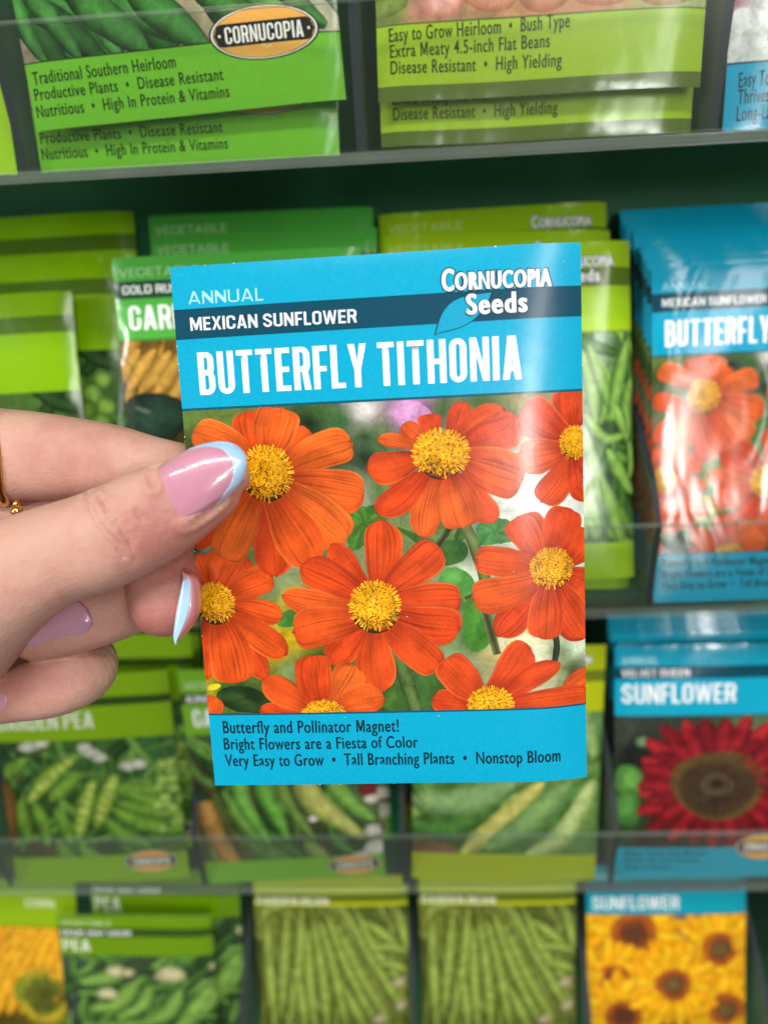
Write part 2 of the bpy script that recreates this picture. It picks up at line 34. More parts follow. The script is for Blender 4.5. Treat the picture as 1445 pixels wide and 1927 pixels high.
ART_J=[('filler',-42,12,42,80,40,[('#5f8f3c','#27451a'),('#4a7a30','#1e3814'),('#78a84a','#36601f'),('#2f5224','#16280f')],34,3.2,-60,25,5),('strip',[(-31.86,50.39),(-28.85,33.59),(-21.12,19.68)],3.45,'#5a6a30','#3a3a1c',1),('strip',[(-19.09,86.77),(-19.85,49.61),(-15.25,33.59),(-9.52,20.68)],3.87,'#7fba50','#3c701f',1),('strip',[(-10.78,86.18),(-9.21,49.74),(-5.53,37.97),(-0.74,22.67)],4.16,'#74b548','#37701f',1),('strip',[(-1.98,77.59),(-0.8,49.2),(3.54,36.57),(11.27,21.95)],3.13,'#7a9c48','#48662a',1),('strip',[(9.06,76.82),(10.38,48.47),(18.95,35.61),(33.81,21.44)],5.8,'#c2c66c','#6f8436',1),('strip',[(22.04,67.93),(24.28,47.57),(32.34,36.42),(38.78,30.25)],4.62,'#86b850','#48702c',1),('strip',[(-20.74,23.03),(-11.49,15.73),(0.79,9.94)],5.45,'#5c8440','#3c5a2c',1),('strip',[(6.87,20.54),(11.32,15.24),(15.78,9.92)],4.02,'#8aa850','#566c30',1),('strip',[(-37.53,44.96),(-33.93,27.19),(-28.02,9.89)],4.78,'#c2924e','#7a5a2c',0),('ell',(40.23,14.38),7.69,5.38,0,'#efe6dc','#b5ac98'),('ell',(32.15,10.66),5.41,3.79,0,'#efe6dc','#b5ac98'),('ell',(8.36,6.96),5.07,3.55,0,'#efe6dc','#b5ac98'),('ell',(38.29,24.49),4.58,3.21,0,'#efe6dc','#b5ac98'),('ell',(39.04,41.32),3.77,2.64,0,'#efe6dc','#b5ac98'),('ell',(11.67,33.17),2.3,1.61,0,'#efe6dc','#b5ac98'),('ell',(38.81,46.63),6.02,3.76,0,'#7a2c28','#5a2420')]
J_oval=[(27.88,3.77),(15.71,4.46),(28.37,9.27)]
BG_K=[(-34.8,21.3,'#3f5a24'),(5.9,40.1,'#4f7a34'),(34.5,40.6,'#6a8f4a'),(36.7,84.5,'#5f8446'),(-35.8,92.0,'#4a7034'),(-4.4,118.0,'#4a7034')]
ART_K=[('filler',-42,30,42,82,24,[('#7aa45c','#3f682a'),('#5a8a40','#2f5418'),('#a5bd6a','#56803c')],50,5,35,30,10),('strip',[(-43.98,26.51),(-24.96,25.99),(-2.19,38.14)],5.21,'#5a9040','#2f5418',1),('strip',[(-44.13,40.03),(-20.24,37.79),(4.05,48.96)],8.61,'#8ab070','#436c2c',1),('strip',[(12.08,101.3),(30.49,80.12),(38.58,60.19)],5.78,'#9ab870','#56803c',1),('strip',[(-19.73,12.44),(-3.54,27.32),(16.27,49.19)],5.41,'#d2cc70','#86983c',1),('strip',[(-8.19,15.42),(11.2,29.41),(28.47,49.41)],6.79,'#86ac66','#4c7836',1),('strip',[(9.28,12.13),(26.2,23.39),(39.03,49.61)],5.4,'#c0d088','#6f9448',1),('strip',[(-43.5,56.96),(-10.9,59.31),(12.94,75.49)],7.67,'#7aa45c','#3f682a',1),('poly',[(-43.9,19.25),(-32.29,19.48),(-19.8,16.09),(-22.18,10.56),(-43.8,10.11)],'#8a6444','#6a4a30')]
BG_L=[(-38.5,74.1,'#3c4236'),(-20.1,76.3,'#2f3a2c'),(-31.5,61.1,'#1c1f1a'),(-36.1,24.6,'#2f4a26'),(-26.6,19.2,'#3a2420'),(15.4,16.0,'#2a2018'),(24.6,72.9,'#4f6a48'),(60.4,51.8,'#33402c')]
ART_L=[('ell',(-29.22,67.54),3.91,2.44,0,'#6f9a68','#4a6a48'),('ell',(-35.64,48.24),6.42,8.4,0,'#6aa84c','#3f702f'),('ell',(-36.08,35.15),5.96,9.95,0,'#5c9a44','#37642a'),('ell',(21.2,71.7),4.83,2.9,0,'#8fae80','#4a6a48'),('strip',[(19.37,45.32),(25.05,44.7),(39.51,43.12)],4.16,'#7c1820','#5e0e16',1),('strip',[(18.48,41.54),(23.86,39.59),(34.71,35.64)],4.17,'#b0262e','#5e0e16',1),('strip',[(16.56,38.14),(21.26,34.97),(31.38,28.15)],4.18,'#b0262e','#5e0e16',1),('strip',[(13.72,35.33),(17.43,31.16),(27.75,19.54)],4.19,'#7c1820','#5e0e16',1),('strip',[(10.17,33.32),(12.61,28.43),(20.28,13.08)],4.19,'#b0262e','#5e0e16',1),('strip',[(6.13,32.25),(7.14,26.97),(9.94,12.34)],4.2,'#b0262e','#5e0e16',1),('strip',[(1.9,32.19),(1.4,26.89),(0.34,15.52)],4.2,'#7c1820','#5e0e16',1),('strip',[(-2.24,33.15),(-4.21,28.19),(-8.24,18.07)],4.2,'#b0262e','#5e0e16',1),('strip',[(-6.0,35.07),(-9.31,30.79),(-17.9,19.71)],4.2,'#b0262e','#5e0e16',1),('strip',[(-9.12,37.8),(-13.55,34.5),(-27.3,24.23)],4.2,'#7c1820','#5e0e16',1),('strip',[(-11.39,41.17),(-16.62,39.06),(-32.03,32.87)],4.19,'#b0262e','#5e0e16',1),('strip',[(-12.65,44.93),(-18.32,44.16),(-31.4,42.41)],4.19,'#b0262e','#5e0e16',1),('strip',[(-12.82,48.83),(-18.54,49.45),(-29.86,50.68)],4.18,'#7c1820','#5e0e16',1),('strip',[(-11.89,52.59),(-17.27,54.55),(-29.99,59.18)],4.17,'#b0262e','#5e0e16',1),('strip',[(-9.93,55.98),(-14.6,59.13),(-28.53,68.51)],4.16,'#b0262e','#5e0e16',1),('strip',[(-7.07,58.75),(-10.73,62.87),(-21.9,75.44)],4.15,'#7c1820','#5e0e16',1),('strip',[(-3.52,60.72),(-5.92,65.53),(-11.91,77.51)],4.15,'#b0262e','#5e0e16',1),('strip',[(0.49,61.76),(-0.5,66.93),(-2.47,77.23)],4.14,'#b0262e','#5e0e16',1),('strip',[(4.68,61.8),(5.17,66.98),(6.23,78.23)],4.14,'#7c1820','#5e0e16',1),('strip',[(8.78,60.84),(10.71,65.69),(16.1,79.25)],4.14,'#b0262e','#5e0e16',1),('strip',[(12.5,58.95),(15.74,63.13),(25.77,76.08)],4.14,'#b0262e','#5e0e16',1),('strip',[(15.61,56.25),(19.94,59.49),(31.62,68.2)],4.14,'#7c1820','#5e0e16',1),('strip',[(17.88,52.93),(23.02,55.0),(33.77,59.32)],4.15,'#b0262e','#5e0e16',1),('strip',[(19.16,49.2),(24.76,49.95),(36.2,51.49)],4.16,'#b0262e','#5e0e16',1),('strip',[(16.78,43.78),(22.16,42.46),(37.1,38.81)],4.17,'#7c1820','#4c0a12',1),('strip',[(15.36,40.43),(20.19,37.77),(31.0,31.81)],4.18,'#961d25','#4c0a12',1),('strip',[(12.96,37.61),(16.84,33.81),(23.9,26.89)],4.18,'#961d25','#4c0a12',1),('strip',[(9.77,35.55),(12.37,30.92),(17.7,21.45)],4.19,'#7c1820','#4c0a12',1),('strip',[(6.05,34.42),(7.16,29.34),(10.08,15.92)],4.19,'#961d25','#4c0a12',1),('strip',[(2.1,34.33),(1.62,29.2),(0.24,14.51)],4.2,'#961d25','#4c0a12',1),('strip',[(-1.75,35.27),(-3.79,30.52),(-8.76,18.91)],4.2,'#7c1820','#4c0a12',1),('strip',[(-5.2,37.17),(-8.62,33.18),(-15.11,25.61)],4.2,'#961d25','#4c0a12',1),('strip',[(-7.95,39.87),(-12.47,36.98),(-21.11,31.44)],4.19,'#961d25','#4c0a12',1),('strip',[(-9.78,43.15),(-15.03,41.58),(-27.95,37.72)],4.19,'#7c1820','#4c0a12',1),('strip',[(-10.55,46.75),(-16.1,46.62),(-31.98,46.26)],4.18,'#961d25','#4c0a12',1),('strip',[(-10.19,50.36),(-15.59,51.68),(-29.69,55.13)],4.17,'#961d25','#4c0a12',1),('strip',[(-8.75,53.7),(-13.56,56.35),(-23.29,61.71)],4.17,'#7c1820','#4c0a12',1),('strip',[(-6.33,56.5),(-10.17,60.26),(-17.16,67.1)],4.16,'#961d25','#4c0a12',1),('strip',[(-3.14,58.52),(-5.7,63.08),(-11.47,73.35)],4.15,'#961d25','#4c0a12',1),('strip',[(0.57,59.62),(-0.52,64.61),(-3.53,78.45)],4.15,'#7c1820','#4c0a12',1),('strip',[(4.49,59.7),(4.96,64.73),(6.25,78.46)],4.14,'#961d25','#4c0a12',1),('strip',[(8.31,58.77),(10.3,63.42),(14.65,73.58)],4.14,'#961d25','#4c0a12',1),('strip',[(11.72,56.89),(15.07,60.79),(21.12,67.84)],4.14,'#7c1820','#4c0a12',1),('strip',[(14.46,54.21),(18.91,57.06),(28.09,62.94)],4.15,'#961d25','#4c0a12',1),('strip',[(16.3,50.96),(21.49,52.51),(35.21,56.62)],4.15,'#961d25','#4c0a12',1),('strip',[(17.1,47.39),(22.6,47.51),(38.18,47.87)],4.16,'#7c1820','#4c0a12',1),('ell',(3.31,46.29),20.66,16.72,0,'#42341e','#5e4824'),('ell',(2.41,44.49),16.73,13.28,0,'#38291c','#44331f'),('ell',(2.38,46.56),7.37,5.4,0,'#3a2e22','#5c4a36'),('ell',(2.38,46.82),3.19,2.21,0,'#1c1610','#3a2c20')]
L_oval=[(22.43,12.45),(10.81,12.6),(22.3,19.06)]
BG_M=[(-1.5,80.5,'#e09a20'),(22.6,78.8,'#d08a18'),(15.6,47.5,'#8a7a20'),(30.7,45.2,'#5a6018'),(-3.6,21.6,'#5a4a10')]
ART_M=[('filler',-42,30,42,84,60,[('#f0b028','#b0720c'),('#e09a18','#8a5408')],26,2.2,50,12,12),('strip',[(-22.19,20.22),(-5.53,52.85),(13.83,86.63)],5.65,'#f2b428','#b87a10',1),('strip',[(-14.08,22.25),(1.93,56.83),(18.65,86.96)],5.64,'#f2b428','#b87a10',1),('strip',[(-6.0,24.28),(9.35,60.81),(23.46,87.3)],5.63,'#f2b428','#b87a10',1),('strip',[(2.07,26.3),(16.75,64.76),(28.26,87.63)],5.62,'#f2b428','#b87a10',1),('strip',[(10.11,28.31),(24.12,68.71),(33.07,87.96)],5.6,'#f2b428','#b87a10',1),('strip',[(18.12,30.32),(31.46,72.63),(37.86,88.29)],5.59,'#f2b428','#b87a10',1),('strip',[(26.12,32.32),(38.77,76.54),(42.65,88.62)],5.58,'#f2b428','#b87a10',1),('ell',(26.06,41.35),19.63,18.98,0,'#6a7020','#8f9a28'),('ell',(25.97,37.88),15.73,14.41,0,'#4a5418','#6a6f20'),('strip',[(10.69,36.73),(17.96,25.06),(30.26,27.76),(39.71,40.65)],3.61,'#c8b02c','#8a7a20',1)]
BG_N=[(-35.1,73.5,'#3f5a3a'),(4.8,68.1,'#3a4a30'),(45.1,70.0,'#33452a'),(-26.8,47.5,'#2c4222'),(23.7,40.8,'#3a5a2c'),(-19.4,3.1,'#33502a'),(32.2,3.7,'#33502a')]
ART_N=[('filler',-42,15,42,84,80,[('#5f8f3c','#27451a'),('#4a7a30','#1e3814'),('#78a84a','#36601f'),('#2f5224','#16280f')],22,2.6,40,60,4),('strip',[(-30.9,62.03),(-19.57,65.02),(-7.27,68.02)],5.55,'#86b04e','#3a6024',1),('strip',[(-29.24,41.66),(-12.73,44.77),(0.63,65.22)],5.62,'#86b04e','#3a6024',1),('strip',[(-13.46,33.0),(1.52,44.92),(7.47,60.96)],4.51,'#86b04e','#3a6024',1),('strip',[(-1.43,28.7),(15.46,39.21),(23.42,56.79)],5.65,'#86b04e','#3a6024',1),('strip',[(17.5,18.52),(31.88,42.32),(46.98,65.67)],6.31,'#86b04e','#3a6024',1),('strip',[(31.49,33.5),(42.38,51.18),(54.73,85.7)],4.5,'#86b04e','#3a6024',1),('strip',[(-33.22,28.35),(-18.02,25.55),(-1.35,30.18)],6.3,'#86b04e','#3a6024',1),('strip',[(41.14,45.34),(48.4,49.79),(57.45,48.43)],4.21,'#86b04e','#3a6024',1),('strip',[(-31.25,11.96),(-8.19,18.22),(11.91,9.47)],6.36,'#86b04e','#3a6024',1),('ell',(18.0,69.7),8.57,6.42,0,'#d8d0a0','#8a9060'),('ell',(-17.23,54.2),6.19,4.64,0,'#d8d0a0','#8a9060'),('ell',(-11.09,71.57),6.12,4.59,0,'#d8d0a0','#8a9060'),('ell',(44.31,74.24),5.48,4.11,0,'#d8d0a0','#8a9060'),('ell',(-5.09,70.91),4.16,3.12,0,'#d8d0a0','#8a9060')]
BG_O=[(-36.6,92.7,'#6a7020'),(-38.2,58.2,'#3c3c14'),(28.0,81.5,'#4a5a20'),(32.7,70.1,'#5f6c24'),(-3.7,35.2,'#5c6620'),(36.5,23.8,'#7c8038'),(-12.9,58.4,'#5a601c')]
ART_O=[('filler',-42,12,42,95,110,[('#7c8a34','#343c10'),('#66742a','#2a300c'),('#8e9a46','#444e18')],60,1.5,-78,16,9),('strip',[(-36.89,85.83),(-33.55,92.67),(-25.41,94.95)],3.12,'#98ae4c','#47581a',1),('strip',[(-34.88,85.84),(-35.18,58.24),(-33.99,18.35)],3.12,'#98ae4c','#47581a',1),('strip',[(-23.61,90.42),(-27.06,58.29),(-29.4,29.04)],3.11,'#98ae4c','#47581a',1),('strip',[(-15.44,93.84),(-18.95,58.33),(-26.8,18.42)],3.1,'#98ae4c','#47581a',1),('strip',[(-12.95,81.34),(-13.12,52.57),(-11.43,18.59)],3.11,'#98ae4c','#47581a',1),('strip',[(-9.72,87.04),(-6.04,52.62),(-4.28,18.66)],3.1,'#98ae4c','#47581a',1),('strip',[(-5.76,85.92),(1.03,52.67),(5.92,18.77)],3.1,'#98ae4c','#47581a',1),('strip',[(-2.5,92.73),(7.28,58.49),(22.25,21.3)],3.09,'#98ae4c','#47581a',1),('strip',[(3.16,83.67),(15.14,52.76),(29.4,23.73)],3.1,'#98ae4c','#47581a',1),('strip',[(7.51,93.88),(17.69,70.03),(37.63,29.67)],3.08,'#98ae4c','#47581a',1),('strip',[(14.4,91.63),(23.62,67.77),(39.99,43.67)],3.08,'#98ae4c','#47581a',1),('strip',[(18.19,85.98),(27.91,78.06),(35.68,71.26)],3.09,'#98ae4c','#47581a',1),('strip',[(20.66,68.9),(30.67,70.09),(40.55,66.71)],3.11,'#98ae4c','#47581a',1),('strip',[(36.24,92.8),(37.93,81.5),(40.57,67.85)],3.07,'#98ae4c','#47581a',1),('strip',[(-19.2,52.53),(-17.91,35.03),(-16.55,18.53)],3.16,'#98ae4c','#47581a',1),('strip',[(4.87,46.89),(10.46,32.93),(16.09,18.88)],3.15,'#98ae4c','#47581a',1),('strip',[(25.39,59.75),(33.36,58.64),(40.27,55.23)],3.12,'#98ae4c','#47581a',1),('ell',(36.09,48.28),4.32,2.81,0.5,'#c2b896','#8a8050'),('ell',(36.71,33.17),4.35,2.83,0.5,'#c2b896','#8a8050'),('ell',(24.38,24.85),4.38,2.85,0.5,'#c2b896','#8a8050')]
BG_Q=[(-40.3,81.3,'#e8a010'),(-10.3,81.0,'#d88a10'),(9.4,80.9,'#6a6058'),(36.5,80.7,'#f0c010'),(-10.6,27.8,'#3a3020'),(-3.7,24.9,'#33301c'),(28.2,44.3,'#6a6a20'),(-40.9,44.5,'#6a4a20'),(-41.2,22.9,'#e8a010')]
